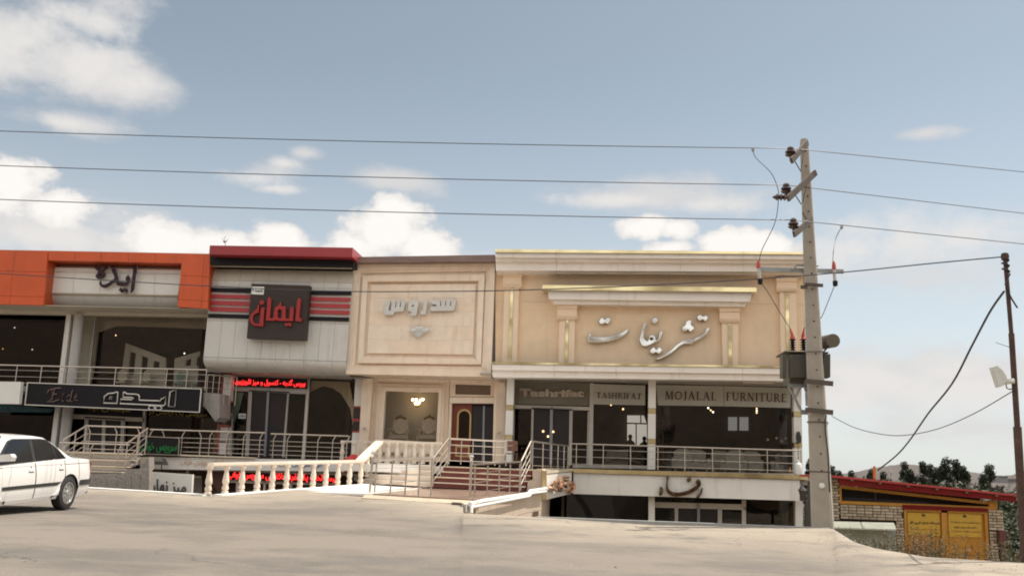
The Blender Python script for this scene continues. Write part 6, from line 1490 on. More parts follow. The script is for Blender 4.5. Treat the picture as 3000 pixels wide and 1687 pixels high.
r = thing('entrance_railing', 'steel railing along the right side of the platform above the white pipes', 'railing', P('i', 605, 1045, 24.6))
YA, YB = 24.6, 31.4
MB().tube([P('i', 580, 645, YA), P('i', 1150, 612, YB)], .026, 8).build('handrail', steel, r, True)
for ya, yb in ((750, 690), (860, 780), (985, 880)):
    MB().tube([P('i', 600, ya, YA), P('i', 1140, yb, YB)], .010, 6).build('crossbar', steel, r, True)
for (x, y, xt, yt) in ((605, 1045, 612, 650), (752, 1022, 762, 655), (892, 1002, 900, 648), (1016, 985, 1028, 640), (1132, 968, 1140, 630)):
    t_ = (x - 605) / (1132 - 605); t_ = t_ * YA / (YB - t_ * (YB - YA)) if t_ < 1 else 1; Y = lerp(YA, YB, t_)
    MB().tube([P('i', x, y, Y), P('i', xt, yt, Y)], .02, 8).build('post', steel, r, True)
r = sloped('stair_handrail', 'thin sloping steel handrail at the left of the red steps', (1358, 738), (1198, 945), 'f', 33.2, 31.6, drop=(0, .3, .55, .78), ps=(.02, .5, .99))
A = P('f', 1358, 1010, 33.3); Bp = P('i', 975, 625, 35.0); hr = P('f', 1360, 740, 33.3).z - A.z; Bp.z = A.z
rail('landing_railing', 'steel railing across the landing in front of the red wooden door', A, Bp, [.0, .2, .4, .6, .8, 1], hr, 3)
r = sloped('stair_handrail', 'bright sloping steel handrail at the right of the red steps', (1270, 372), (1155, 608), 'i', 32.9, 31.5, drop=(0, .3, .55, .78), ps=(.02, .5, .99))

# ------------------------------------------------------------------ poles
conc_p = mat('pole concrete', (.36, .32, .27), .85, 0, .1, 3, .5, 30, dirt=((.27, .23, .19), 1.5, .55, (1, 1, .4)))
YP = 20.0
pole = thing('power_pole', 'tall tapered concrete power pole carrying three crossarms and the transformer', 'utility pole', P('D', 2070, 1325, YP))
pole.location.z = -1.2
tp, bp_ = P('D', 2023, 352, YP), P('D', 2070, 1330, YP)
cx_ = lambda z: lerp(bp_.x, tp.x, (z - bp_.z) / (tp.z - bp_.z))
b = MB(); wt_, wb_ = .085, .21
zs_ = [bp_.z - .6, 1.5, 4.0, tp.z - .12, tp.z]
sec = []
for z in zs_:
    t_ = (z - bp_.z) / (tp.z - bp_.z); hw = lerp(wb_, wt_, t_); c = cx_(z); hd = hw * 1.35; ch = hw * .22
    if z == zs_[-1]: hw *= .8; hd *= .8
    sec.append([(c - hw + ch, YP - hd, z), (c + hw - ch, YP - hd, z), (c + hw, YP - hd + ch, z), (c + hw, YP + hd, z), (c - hw, YP + hd, z), (c - hw, YP - hd + ch, z)])
R3 = Matrix.Rotation(math.radians(-16), 3, 'Z')
for s_ in sec:
    cc = Vector((cx_(s_[0][2]), YP, 0))
    for p in s_: b.v.append(tuple(R3 @ (Vector(p) - cc) + cc))
for i in range(len(sec) - 1):
    for k in range(6): b.f.append((i * 6 + k, i * 6 + (k + 1) % 6, (i + 1) * 6 + (k + 1) % 6, (i + 1) * 6 + k))
b.f.append(tuple(range((len(sec) - 1) * 6, len(sec) * 6)))
b.build('shaft', conc_p, pole)
holes = MB()
for k in range(22):
    z = lerp(-.2, tp.z - .3, k / 21); c = cx_(z); t_ = (z - bp_.z) / (tp.z - bp_.z); hw = lerp(wb_, wt_, t_)
    holes.lathe([(.016, 0), (.016, .02)], R3 @ Vector((hw * .25, -hw * 1.35 - .012, 0)) + Vector((c, YP, z)), 8, 'y')
holes.build('bolt_holes', mat('dark hole', (.02, .02, .02), .9), pole)
galv = mat('weathered steel angle', (.10, .08, .065), .7, .2, .2, 6); galv2 = mat('grey galvanised steel', (.34, .35, .35), .5, .6, .15, 6)
porc = mat('brown glazed porcelain', (.05, .022, .018), .12, 0, .1, 4, coat=.6); redc = mat('red rubber boot', (.45, .07, .05), .6)
def arm(p0, p1, nm='crossarm', w_=.05, m=galv, par=None):
    d = (p1 - p0).normalized(); s_ = d.cross(Vector((0, 0, 1))).normalized() * w_ * .4; u = d.cross(s_).normalized() * w_
    return MB().prism([p0 - s_ - u, p0 + s_ - u, p0 + s_ + u, p0 - s_ + u], p1 - p0).build(nm, m, par or pole)
def insul(p, h=.26, r_=.09, par=None, name='insulator'):
    pr = [(.02, -.12), (.03, -.02), (r_ * .7, 0), (r_, .03), (r_ * .6, .05), (r_ * .95, .08), (r_ * .9, .11), (r_ * .55, .13), (r_ * .65, .17), (r_ * .4, .2), (r_ * .1, .22)]
    MB().lathe(pr, p, 14).build(name, porc, par or pole, True)
ins_pts = []
for (xa, ya, xb, yb, ix, iy) in ((600, 105, 470, 255, 463, 205), (668, 350, 440, 565, 428, 505), (635, 735, 490, 855, 487, 792)):
    arm(P('l', xa, ya, YP - .32), P('l', xb, yb, YP - 1.1), w_=.062)
    ip = P('l', ix, iy + 12, YP - .9); insul(ip, r_=.115); ins_pts.append(ip + Vector((0, 0, .17)))
for (xa, ya, xb, yb) in ((498, 258, 543, 335), (500, 530, 550, 610), (560, 680, 600, 740)):
    MB().tube([P('l', xa, ya, YP - .4), P('l', xb, yb, YP - .15)], .012, 5).build('brace', galv, pole)
for (xa, ya, xb, yb) in ((575, 160, 545, 345), (595, 450, 560, 600)):
    MB().tube([P('l', xa, ya, YP - .3), P('l', xb, yb, YP - .28)], .008, 5).build('brace', galv, pole)
MB().lathe([(.02, -.3), (.04, -.25), (.08, -.2), (.04, -.17), (.08, -.12), (.04, -.09), (.08, -.04), (.03, 0)], P('l', 435, 552, YP - .5), 12, 'x').build('insulator', porc, pole, True)
# fuse crossarm
arm(P('l', 215, 1140, YP + .1), P('l', 895, 1158, YP + .1), w_=.045, m=galv2)
MB().tube([P('l', 480, 1142, YP), P('l', 515, 1105, YP), P('l', 690, 1110, YP)], .025, 6).build('brace', galv2, pole)
MB().tube([P('l', 545, 1150, YP), P('l', 580, 1190, YP)], .02, 6).build('brace', galv2, pole)
fuse_m = mat('pale fuse tube', (.5, .48, .45), .4)
fu = []
for (x, y0, y1, xb) in ((200, 1092, 1240, 215), (817, 1100, 1255, 828)):
    MB().tube([P('l', x, y0 + 30, YP - .05), P('l', xb, y1, YP - .05)], .035, 8).build('fuse_body', fuse_m, pole, True)
    MB().lathe([(.0, -.07), (.05, -.05), (.055, .05), (.0, .07)], P('l', xb, y1, YP - .05), 8).build('fuse_cap', black_p, pole, True)
    MB().lathe([(.045, -.08), (.04, .03), (.012, .1)], P('l', x, y0 + 10, YP - .05), 8).build('fuse_boot', redc, pole, True)
    fu.append((P('l', x, y0, YP - .05), P('l', xb, y1, YP - .05)))
for (xa, ya, xb, yb) in ((545, 1285, 600, 1285), (580, 1262, 728, 1272)):
    arm(P('l', xa, ya, YP - .28), P('l', xb, yb, YP - .28), 'steel_band', .035)
for y in (665, 900):
    arm(P('m', 500, y - 8, YP - .34), P('m', 726, y + 14, YP - .34), 'steel_channel', .05)
    arm(P('m', 490 if y < 700 else 460, y + 10, YP + .3), P('m', 530, y + 12, YP + .3), 'steel_channel', .05, galv2)
for y in (1000, 1400, 435): MB().frame([R3 @ Vector((sx * .2, sy * .27, 0)) + Vector((cx_(P('m', 600, y, YP).z), YP, P('m', 600, y, YP).z)) for sx, sy in ((-1, -1), (1, -1), (1, 1), (-1, 1))], [R3 @ Vector((sx * .19, sy * .26, 0)) + Vector((cx_(P('m', 600, y, YP).z), YP, P('m', 600, y, YP).z)) for sx, sy in ((-1, -1), (1, -1), (1, 1), (-1, 1))], (0, 0, .02)).build('wire_band', galv, pole)
for pts in ([(365, 705), (410, 790), (458, 890)], [(462, 700), (412, 805)], [(380, 700), (370, 690)], [(500, 705), (515, 760), (520, 860)]):
    MB().tube(Q('m', pts, YP + .25), .03 if pts[0][0] < 500 else .05, 5).build('bracket_strut', galv2, pole)
arm(P('m', 355, 690, YP + .4), P('m', 540, 690, YP + .4), 'bracket_beam', .05, galv2)
cab_m = mat('black cable', (.03, .03, .032), .6)
MB().tube(Q('m', [(672, 935), (660, 985), (665, 1080), (680, 1200), (690, 1300), (695, 1449), (700, 1560)], YP - .3), .014, 6).build('pole_cable', cab_m, pole, True)
tag(MB().lathe([(.0, -.02), (.055, -.015), (.055, 0)], P('k', 1532, 1030, YP - .33), 16, 'y').build('round_plate', white_p, None, True), 'small white round plate low on the concrete power pole', 'plate')
# transformer
tr = thing('transformer', 'grey green oil transformer with ribbed tank hung behind the concrete pole', 'transformer', P('m', 510, 690, YP + .5))
tgm = mat('grey green paint', (.095, .090, .068), .5, 0, .1, 3, dirt=((.14, .12, .09), 3, .6))
YT = YP + .35
tq = Q('m', [(375, 425), (640, 430), (640, 690), (375, 675)], YT)
MB().prism(tq, (0, .75, 0)).build('tank', tgm, tr)
qp('m', [(328, 412), (690, 420), (690, 430), (328, 422)], YT - .1, .95, 'lid', tgm, tr)
def rad(x0, x1, y0, y1, n):
    for k in range(n):
        a = lerp(x0, x1, (k + .1) / n); c = lerp(x0, x1, (k + .85) / n)
        qp('m', [(a, y0 + 5), ((a + c) / 2, y0), (c, y0 + 5), (c, y1 - 5), ((a + c) / 2, y1), (a, y1 - 5)], YT - .25, .3, 'cooling_fin', tgm, tr)
rad(380, 520, 440, 625, 12); rad(650, 706, 435, 628, 5); rad(312, 350, 440, 630, 3)
qp('m', [(385, 630), (520, 632), (520, 672), (385, 668)], YT - .02, .7, 'tank_foot', tgm, tr)
bush_tops = []
for x in (397, 486):
    c = P('m', x, 410, YT + .1); h_ = (P('m', x, 310, YT + .1) - c).length
    pr = []
    for k in range(5): pr += [(.035, h_ * k / 5), (.085, h_ * (k + .35) / 5), (.04, h_ * (k + .7) / 5)]
    MB().lathe(pr + [(.03, h_)], c, 14).build('bushing', porc, tr, True)
    t1 = P('m', x - 22 if x < 450 else x + 4, 225, YT + .1)
    MB().tube([P('m', x, 315, YT + .1), P('m', x - 4, 285, YT + .1), t1], .065, 8, .012).build('bushing_boot', redc, tr, True); bush_tops.append(t1)
ct0 = P('m', 640, 345, YT + .3); ct1 = P('m', 728, 328, YT - .35)
MB().tube([ct0, ct1], .145, 16).build('oil_conservator', mat('olive drum', (.12, .10, .07), .5, 0, .1, 3), tr, True)
MB().tube(Q('m', [(650, 418), (688, 372)], YT), .02, 6).build('drum_strut', tgm, tr)
# wires
wire_m = mat('dark wire', (.035, .035, .04), .5, .3)
def wire(name, label, pts, r_=.009, group=None):
    t = thing(name, label, 'cable', pts[0], group)
    MB().tube(pts, r_, 5).build('strand', wire_m, t, True)
    return t
def sag(a, c, s_, n=24): return [lerp(a, c, k / n) - Vector((0, 0, 4 * s_ * (k / n) * (1 - k / n))) for k in range(n + 1)]
for k, (yl, yr, lab) in enumerate(((330, 433, 'highest of the three power lines, tied to the top crossarm'), (417, 537, 'middle of the three power lines, tied to the long crossarm'), (502, 614, 'lowest of the three power lines, tied to the third crossarm'))):
    ip = ins_pts[k]
    e1 = P('D', 0, yl, 18.2); far = ip + (e1 - ip) * 1.5
    # quadratic through pole, frame edge and beyond
    pts = sag(ip, far, .12 * 1.0, 30); 
    dz = e1.z - (lerp(ip, far, 1 / 1.5).z - 4 * .12 * (1 / 1.5) * (1 - 1 / 1.5))
    pts = [p + Vector((0, 0, dz * (i / 30) / (1 / 1.5))) for i, p in enumerate(pts)]
    e2 = P('D', 2576, yr, 24.5); far2 = ip + (e2 - ip) * 1.9
    wire('power_line', lab, pts[::-1] + [lerp(ip, far2, k2 / 12) for k2 in range(1, 13)], .0095, 'power lines on the concrete pole')
def wpx(name, label, pts, r_=.008):
    w3 = [P(v, x, y, Y) for v, x, y, Y in pts]
    return wire(name, label, smooth_open(w3), r_)
def smooth_open(w3, n=6):
    out = []
    for i in range(len(w3) - 1):
        p0, p1, p2, p3 = w3[max(i - 1, 0)], w3[i], w3[i + 1], w3[min(i + 2, len(w3) - 1)]
        for s_ in range(n):
            t = s_ / n; out.append(.5 * ((2 * p1) + (p2 - p0) * t + (2 * p0 - 5 * p1 + 4 * p2 - p3) * t * t + (3 * p1 - p0 - 3 * p2 + p3) * t ** 3))
    return out + [w3[-1]]
wpx('jumper_wire', 'curling jumper wire from the top power line down to the left fuse', [('l', 155, 165, 19.7), ('l', 180, 230, 19.7), ('l', 300, 350, 19.7), ('l', 352, 460, 19.7), ('l', 365, 560, 19.8), ('l', 335, 760, 19.9), ('l', 230, 980, 19.95), ('l', 205, 1090, 19.95)])
wpx('jumper_wire', 'jumper wire from the lowest power line down to the right fuse', [('l', 878, 800, 20.6), ('l', 835, 880, 20.5), ('l', 815, 980, 20.2), ('l', 806, 1100, 19.95)])
wpx('jumper_wire', 'jumper wire from the left fuse down to the left red bushing boot', [('l', 218, 1245, 19.95), ('l', 280, 1330, 20.1), ('m', 300, 110, 20.3), ('m', 372, 222, 20.45)])
wpx('jumper_wire', 'jumper wire from the right fuse passing behind the pole to the second bushing', [('l', 828, 1258, 19.95), ('l', 755, 1440, 20.3), ('m', 625, 145, 20.5), ('m', 560, 180, 20.6), ('m', 497, 225, 20.45)])
for k, (x, y) in enumerate(((155, 165), (880, 797))):
    tag(MB().lathe([(.0, -.05), (.035, -.02), (.035, .03), (.0, .05)], P('l', x, y, 19.7 if k == 0 else 20.6), 8).build('line_clamp', galv2, None, True), ['clamp joining the curling jumper to the top power line', 'clamp joining the short jumper to the lowest power line'][k], 'clamp')
wpx('service_cable', 'black service cable crossing the shop fronts from the left and rising to the rusty pole', [('D', -700, 640, 17.5), ('D', 0, 688, 17), ('D', 350, 710, 16.6), ('D', 650, 726, 16.2), ('D', 870, 733, 15.9), ('D', 1100, 733, 15.6), ('D', 1300, 730, 15.3), ('D', 1600, 719, 14.9), ('D', 1900, 702, 14.5), ('D', 2120, 685, 14.2), ('D', 2350, 662, 13.6), ('D', 2524, 646, 13)], .009)
wpx('service_cable', 'thick grey cable slanting from the rusty pole to the orange post on the booth', [('D', 2526, 733, 13), ('D', 2490, 785, 13.6), ('D', 2445, 870, 14.6), ('D', 2395, 965, 16), ('D', 2335, 1040, 18), ('D', 2290, 1105, 20), ('D', 2255, 1145, 21.5), ('D', 2208, 1182, 23.2)], .016)
wpx('service_cable', 'thin cable sagging between the concrete pole and the rusty pole', [('D', 2092, 1046, 19.6), ('D', 2150, 1075, 18.8), ('D', 2220, 1092, 17.8), ('D', 2280, 1094, 17), ('D', 2360, 1078, 16), ('D', 2450, 1040, 14.5), ('D', 2545, 985, 13)], .007)
# rusty pole
rust = mat('rusty steel', (.075, .042, .032), .8, .1, .3, 8, .4, 40, dirt=((.15, .085, .055), 5, .55))
rp_ = thing('rusty_pole', 'rusty steel pipe pole at the right edge, carrying cables and a small dish antenna', 'utility pole', P('D', 2577, 1420, 13))
t0, t1, t2, t3 = P('D', 2528, 645, 13), P('D', 2545, 850, 13), P('D', 2560, 1085, 13), P('D', 2580, 1440, 13)
MB().tube([t0, t1], .028, 12).build('pipe', rust, rp_, True)
MB().tube([t1 + Vector((0, 0, .06)), t2], .037, 12).build('pipe', rust, rp_, True)
MB().tube([t2 + Vector((0, 0, .06)), t3 - Vector((0, 0, .3))], .052, 12).build('pipe', rust, rp_, True)
MB().lathe([(.045, -.05), (.055, 0), (.045, .04), (.02, .05)], t0, 10).build('clamp', rust, rp_, True)
b = MB()
for k in range(40): a = k * .9; b.v  # coil
pts = [t0 + Vector((.045 * math.cos(k * .8), .045 * math.sin(k * .8), .02 - .03 * k / 3)) for k in range(26)]
MB().tube(pts, .012, 5).build('cable_coil', cab_m, rp_, True)
MB().tube([t0 + Vector((.03, -.05, -.25)), t0 + Vector((-.05, -.07, -.4)), t0 + Vector((.02, -.07, -.6)), t0 + Vector((.09, -.06, -.72))], .012, 5).build('cable_tail', cab_m, rp_, True)
MB().tube([P('o', 548, 632, 13), P('o', 462, 602, 13)], .004, 4).build('stub_wire', cab_m, rp_)
da = thing('dish_antenna', 'small white grid dish antenna clamped to the rusty pole', 'antenna', P('o', 575, 845, 13))
wh = mat('weathered white plastic', (.62, .62, .58), .5, 0, .06, 5)
f1 = Q('o', [(448, 755), (472, 748), (512, 872), (488, 880)], 12.85)
MB().prism(f1, (0, .14, 0)).build('panel', wh, da)
MB().prism(Q('o', [(472, 748), (505, 775), (530, 812), (536, 838), (512, 872)], 12.88), (0, .10, 0)).build('fairing', wh, da)
MB().tube(Q('o', [(520, 848), (575, 842)], 12.95), .035, 8).build('bracket', wh, da, True)
MB().tube(Q('o', [(525, 860), (532, 888), (550, 895), (572, 890)], 12.95), .008, 5).build('lead', cab_m, da, True)

# ================================================================== brick booth
YB_ = 24.0
bo = thing('brick_booth', 'small yellow brick utility booth with a red pitched roof and orange doors', 'booth', P('n', 1100, 1290, YB_))
brick_a = [mat('buff brick %s' % k, c, .85, 0, .14, 9, .4, 60) for k, c in (('pale', (.47, .38, .27)), ('tan', (.36, .28, .19)), ('dusty', (.53, .44, .33)))]
mortar = mat('dark mortar', (.05, .042, .034), .95, 0, .15, 10)
booth_or = mat('orange yellow paint', (.44, .19, .012), .5, 0, .08, 3, dirt=((.34, .13, .02), 3, .6))
booth_red = mat('deep red paint', (.17, .012, .012), .7, 0, .1, 3, spec=.15)
add_layer(booth_or, (.52, .27, .05), 2.2, .5, .15, .5, (1.5, 1.5, .4)); add_layer(booth_or, (.22, .09, .02), 5, .62, .08, .5, (1.5, 1.5, .5)); add_layer(booth_red, (.11, .02, .015), 3, .5, .1, .6)
CH = .0685; BL, HB = .172, .082
bmesh_s = [MB().box(0, BL, 0, .08, 0, CH - .016).mesh('brick', m) for m in brick_a]
bmesh_h = [MB().box(0, HB, 0, .08, 0, CH - .016).mesh('brick', m) for m in brick_a]
nb = [0]
def bricks(x0, x1, z0, z1, pattern=0, fy=YB_ - .015):
    MB().box(x0, x1, YB_, YB_ + .2, z0, z1).build('wall', mortar, bo)
    z = z1 - CH; r = 0
    while z > z0 - .02:
        x = x0 + .004; k = r % 2 if pattern else r % 2
        first = True
        while x < x1 - .03:
            use_h = (first and k) or (not first and random.random() < .22)
            L = HB if use_h else BL
            L = min(L, x1 - x)
            me = random.choice(bmesh_h if use_h else bmesh_s)
            if nb[0] < 300:
                put(me, 'brick', bo, (x, fy + random.uniform(-.006, .006), z), scale=(L / (HB if use_h else BL), 1, 1)); nb[0] += 1
            else: extra.box(x, x + L, fy, fy + .08, z, z + CH - .016)
            x += L + .018; first = False
        z -= CH; r += 1
extra = MB()
def nx_(x, y): return P('n', x, y, YB_).x
def nz(x, y): return P('n', x, y, YB_).z
xa, xb_, xc, xd = nx_(128, 700), nx_(232, 700), nx_(925, 900), nx_(1862, 900)
xe = nx_(2018, 830)
z_low = nz(900, 1330)
bricks(xa, xb_ - .01, nz(150, 835), nz(170, 385))
bricks(xb_, xc, nz(600, 838), nz(580, 668))
bricks(nx_(850, 1000), xc - .005, z_low, nz(880, 840))
bricks(xd, xe, nz(1930, 948), nz(1930, 716))
bricks(xd, nx_(1975, 1100), z_low, nz(1920, 952))
if extra.v: tag(extra.build('bricks', brick_a[0], bo), kind='stuff')
MB().box(xa, nx_(850, 1000), YB_ + .02, YB_ + .2, z_low, nz(150, 840)).build('wall', mortar, bo)
MB().box(xa + .02, xa + .2, YB_ + .2, YB_ + 2.6, z_low, nz(200, 420)).build('wall', mortar, bo)
MB().box(xe - .2, xe - .02, YB_ + .2, YB_ + 2.6, z_low, nz(1900, 720)).build('wall', mortar, bo)
MB().box(xa + .02, xe - .02, YB_ + 2.6, YB_ + 2.8, z_low, nz(1900, 720)).build('wall', mortar, bo)
def nq(pts, nm, m, Y=YB_ - .03, d=.1): return qp('n', pts, Y, d, nm, m, bo)
# roof sheet
rf = Q('n', [(112, 338), (2206, 556), (2204, 574), (112, 362)], YB_ - .35)
roofm = mat('red painted sheet', (.42, .05, .05), .35, 0, .1, 3)
MB().prism(rf, (0, 3.4, .0)).build('roof', roofm, bo)
MATS['dark booth interior'] = mat('dark booth interior', (.03, .024, .02), .8)
n_r = 26
topl, topr = P('n', 212, 375, YB_ - .3), P('n', 2166, 578, YB_ - .3); botl, botr = P('n', 222, 450, YB_ - .3), P('n', 2166, 640, YB_ - .3)
b = MB(); pts = [topl, topr, botr]
for k in range(1, 60): t_ = 1 - k / 60; p = lerp(botl, botr, t_); pts.append(p + Vector((0, 0, .012 * abs(math.sin(k * 1.3)))))
pts.append(botl); b.prism(pts, (0, .03, 0)); b.build('roof_fascia', booth_red, bo)
for k, x in enumerate((360, 670, 980, 1295, 1620, 1950)):
    y = lerp(385, 555, (x - 360) / 1590); nq([(x - 14, y), (x + 14, y + 2), (x + 14, y + 22), (x - 14, y + 20)], 'rafter_end', mat('weathered rafter', (.15, .09, .06), .8), YB_ - .36, .1)
nq([(224, 450), (1868, 632), (1866, 662), (240, 486)], 'window_frame', booth_or)
nq([(222, 455), (244, 480), (248, 655), (226, 655)], 'window_frame', booth_or)
nq([(244, 622), (1950, 690), (1950, 722), (246, 656)], 'window_frame', booth_or, YB_ - .04)
nq([(1866, 622), (1956, 628), (1956, 700), (1864, 695)], 'window_frame', booth_or, YB_ - .05)
MB().box(xa + .2, xe - .3, YB_ + .5, YB_ + .52, nz(900, 650), nz(300, 470)).build('interior', mat('dark booth interior', (.05, .04, .03), .8), bo)
for k in range(4):
    y = 585 + k * 14; nq([(248, y), (1860 - (3 - k) * 220, y + 74 - (3 - k) * 6), (1860 - (3 - k) * 220, y + 80 - (3 - k) * 6), (248, y + 6)], 'louvre', mat('dark louvre', (.035, .025, .02), .6), YB_ + .03, .04)
nq([(612, 520), (622, 521), (622, 640), (612, 640)], 'window_bar', MATS['dark louvre'], YB_, .05)
nq([(916, 664), (1852, 706), (1850, 744), (916, 712)], 'lintel', booth_red, YB_ - .06)
nq([(244, 470), (1868, 650), (1868, 690), (1200, 690), (244, 650)], 'interior', MATS['dark booth interior'], YB_ + .3, .02)
nq([(900, 700), (1870, 720), (1870, 760), (900, 760)], 'door_head', booth_or, YB_ + .08, .05)
nq([(930, 713), (1846, 745), (1875, 1330), (948, 1330)], 'door_backing', booth_or, YB_ + .05, .05)
for pts in ([(930, 713), (958, 714), (972, 1330), (946, 1330)], [(1340, 728), (1372, 729), (1388, 1330), (1358, 1330)], [(1372, 729), (1405, 730), (1420, 1330), (1388, 1330)], [(1812, 744), (1846, 745), (1876, 1330), (1842, 1330)], [(958, 714), (1812, 744), (1812, 768), (958, 738)]):
    nq(pts, 'door_frame', booth_or, YB_ - .01, .06)
nq([(975, 1165), (1360, 1175), (1360, 1190), (975, 1180)], 'door_rail', booth_or, YB_ + .02, .05); nq([(1415, 1180), (1845, 1200), (1845, 1215), (1415, 1195)], 'door_rail', booth_or, YB_ + .02, .05)
post_ycol = mat('yellow poster', (.52, .31, .03), .55, 0, .08, 4)
pk = mat('black print', (.02, .025, .03), .6); prr = mat('red print', (.35, .05, .02), .6)
def poster(quad8, lines, label):
    t = thing('poster', label, 'poster', P('L8', quad8[3][0], quad8[3][1], YB_ - .02)); qp('L8', quad8, YB_ + .02, .02, 'sheet', post_ycol, t)
    for s_, q8, m in lines: text(s_, Q('L8', q8, YB_ + .012), m, t, thick=.004, fat=.022)
    return t
t = poster([(145, 160), (905, 178), (925, 720), (160, 690)], [('ایستگاه اندازه گیری گاز', [(200, 365), (905, 385), (905, 448), (200, 436)], pk), ('سیگار کشیدن در محل ممنوع است', [(225, 530), (890, 548), (888, 588), (222, 570)], prr), ('شرکت گاز', [(660, 650), (885, 655), (885, 668), (660, 664)], pk), ('اداره گاز', [(300, 630), (465, 640), (465, 668), (300, 660)], pk)], 'yellow poster with one big black line of Persian text on the left orange door')
letter([[(480, 250), (505, 225), (500, 200), (525, 185), (540, 215), (565, 225), (580, 252)]], 'L8', YB_ + .008, .004, pk, t, 'emblem', False, 0)
t = poster([(1110, 178), (1895, 212), (1905, 748), (1125, 738)], [('شماره گزارش نشت یا حادثه', [(1165, 362), (1885, 395), (1885, 435), (1165, 405)], pk), ('با گاز رسانی تماس بگیرید', [(1245, 480), (1780, 500), (1780, 545), (1245, 530)], pk), ('استعمال دخانیات ممنوع است', [(1165, 580), (1885, 608), (1885, 648), (1165, 612)], prr), ('امداد گاز', [(1270, 690), (1460, 700), (1460, 720), (1270, 712)], pk)], 'yellow poster with two black lines of Persian text on the right orange door')
letter([[(1450, 270), (1475, 245), (1475, 215), (1495, 205), (1515, 230), (1535, 245), (1555, 275)]], 'L8', YB_ + .008, .004, pk, t, 'emblem', False, 0)
nq([(598, 242), (620, 245), (620, 385), (600, 382)], 'roof_post', mat('orange paint post', (.50, .17, .02), .5), YB_ + .3, .06)
sh = thing('metal_shelf', 'pale sheet metal canopy over a grey block in front of the brick booth', 'canopy', P('n', 500, 1100, 22.6))
MB().prism([P('n', 150, 846, 22.9), P('n', 818, 862, 22.9), P('n', 852, 935, 22.3), P('n', 138, 912, 22.3)], (0, 0, -.03)).build('sheet', mat('pale green metal sheet', (.62, .66, .56), .25, .5, .15, 4), sh)
nq2 = qp('n', [(165, 925), (848, 942), (848, 1330), (180, 1330)], 22.7, .6, 'block', mat('grey render', (.30, .32, .29), .8, 0, .15, 3), sh)
cb2 = thing('red_cabinet', 'small dark red metal cabinet at the right end of the brick booth', 'cabinet', P('n', 2010, 1300, 23.8))
qp('n', [(1978, 948), (2058, 950), (2055, 1100), (1985, 1100)], 23.8, .5, 'box', mat('dark red cabinet', (.10, .025, .02), .5), cb2)
qp('n', [(1995, 1105), (2050, 1105), (2060, 1320), (2000, 1320)], 23.9, .3, 'stand', mat('rusty stand', (.09, .04, .03), .7), cb2)

# ------------------------------------------------------------------ vegetation
def leafmat(name, c1, c2):
    m = mat(name, c1, .7, 0, .35, .9, dirt=(c2, 1.2, .5)); return m
pine_m = leafmat('pine needles', (.022, .030, .014), (.038, .046, .018)); pine_m2 = leafmat('olive foliage', (.040, .050, .020), (.060, .068, .028)); dry_m = leafmat('dry weed', (.15, .13, .06), (.09, .10, .045)); dry_m2 = leafmat('rusty weed', (.17, .10, .055), (.12, .09, .05))
bark = mat('bark', (.07, .05, .035), .9, 0, .2, 8)
def pine_crown(seed, H=5.0, n=9000, open_=.25):
    rnd = random.Random(seed); b = MB()
    cl_ = []
    for k in range(34):
        t_ = rnd.random() ** .8; z = H * (.25 + .75 * t_); R = (1.35 * (1 - t_) ** 1.15 + .06) * rnd.uniform(.45, 1.1); a = rnd.uniform(0, 2 * PI)
        cl_.append((Vector((R * math.cos(a), R * math.sin(a), z)), rnd.uniform(.28, .6) * (1.1 - .75 * t_)))
    cl_ += [(Vector((rnd.uniform(-.1, .1), 0, H * (.95 + .04 * k))), .22) for k in range(3)]
    for k in range(n):
        c, r_ = rnd.choice(cl_); d = Vector((rnd.gauss(0, 1), rnd.gauss(0, 1), rnd.gauss(0, .75))).normalized() * r_ * rnd.random() ** .4
        p = c + d; L = rnd.uniform(.06, .15); u = (d.normalized() * .6 + Vector((rnd.gauss(0, .5), rnd.gauss(0, .5), rnd.gauss(.5, .5)))).normalized(); v_ = u.cross(Vector((rnd.gauss(0, 1), rnd.gauss(0, 1), rnd.gauss(0, 1)))).normalized() * L * .17
        b.poly([p - u * L * .5, p + v_, p + u * L * .5, p - v_])
    return b
def bush_crown(seed, n=4200, flat=.7):
    rnd = random.Random(seed); b = MB(); cl_ = [(Vector((rnd.uniform(-1, 1), rnd.uniform(-1, 1), rnd.uniform(.3, 1.5 * flat))), rnd.uniform(.4, .8)) for k in range(16)]
    for k in range(n):
        c, r_ = rnd.choice(cl_); d = Vector((rnd.gauss(0, 1), rnd.gauss(0, 1), rnd.gauss(0, 1))).normalized() * r_ * rnd.random() ** .35
        p = c + d; L = rnd.uniform(.05, .12); u = Vector((rnd.gauss(0, 1), rnd.gauss(0, 1), rnd.gauss(0, 1))).normalized(); v_ = u.cross(Vector((rnd.gauss(0, 1), rnd.gauss(0, 1), 1))).normalized() * L * .35
        b.poly([p - u * L * .5, p + v_, p + u * L * .5, p - v_])
    return b
pine_b = leafmat('paler pine needles', (.032, .040, .018), (.05, .055, .024))
pines = [pine_crown(s, 5.0).mesh('crown', pine_b if s == 3 else pine_m, fix=False) for s in (1, 2, 3, 4)]
tb_ = MB().tube([(0, 0, 0), (.05, 0, 2.4), (0, .03, 4.6)], .13, 7, .03)
for k in range(14): a = k * 2.4; z = 1.2 + k * .22; L_ = 1.25 * (1 - k / 18); tb_.tube([(0, 0, z), (L_ * .6 * math.cos(a), L_ * .6 * math.sin(a), z + .12), (L_ * math.cos(a), L_ * math.sin(a), z + .35)], .035, 5, .01)
trunk_me = tb_.mesh('trunk', bark, True)
bushes = [bush_crown(s).mesh('foliage', pine_m2, fix=False) for s in (11, 12, 13)]
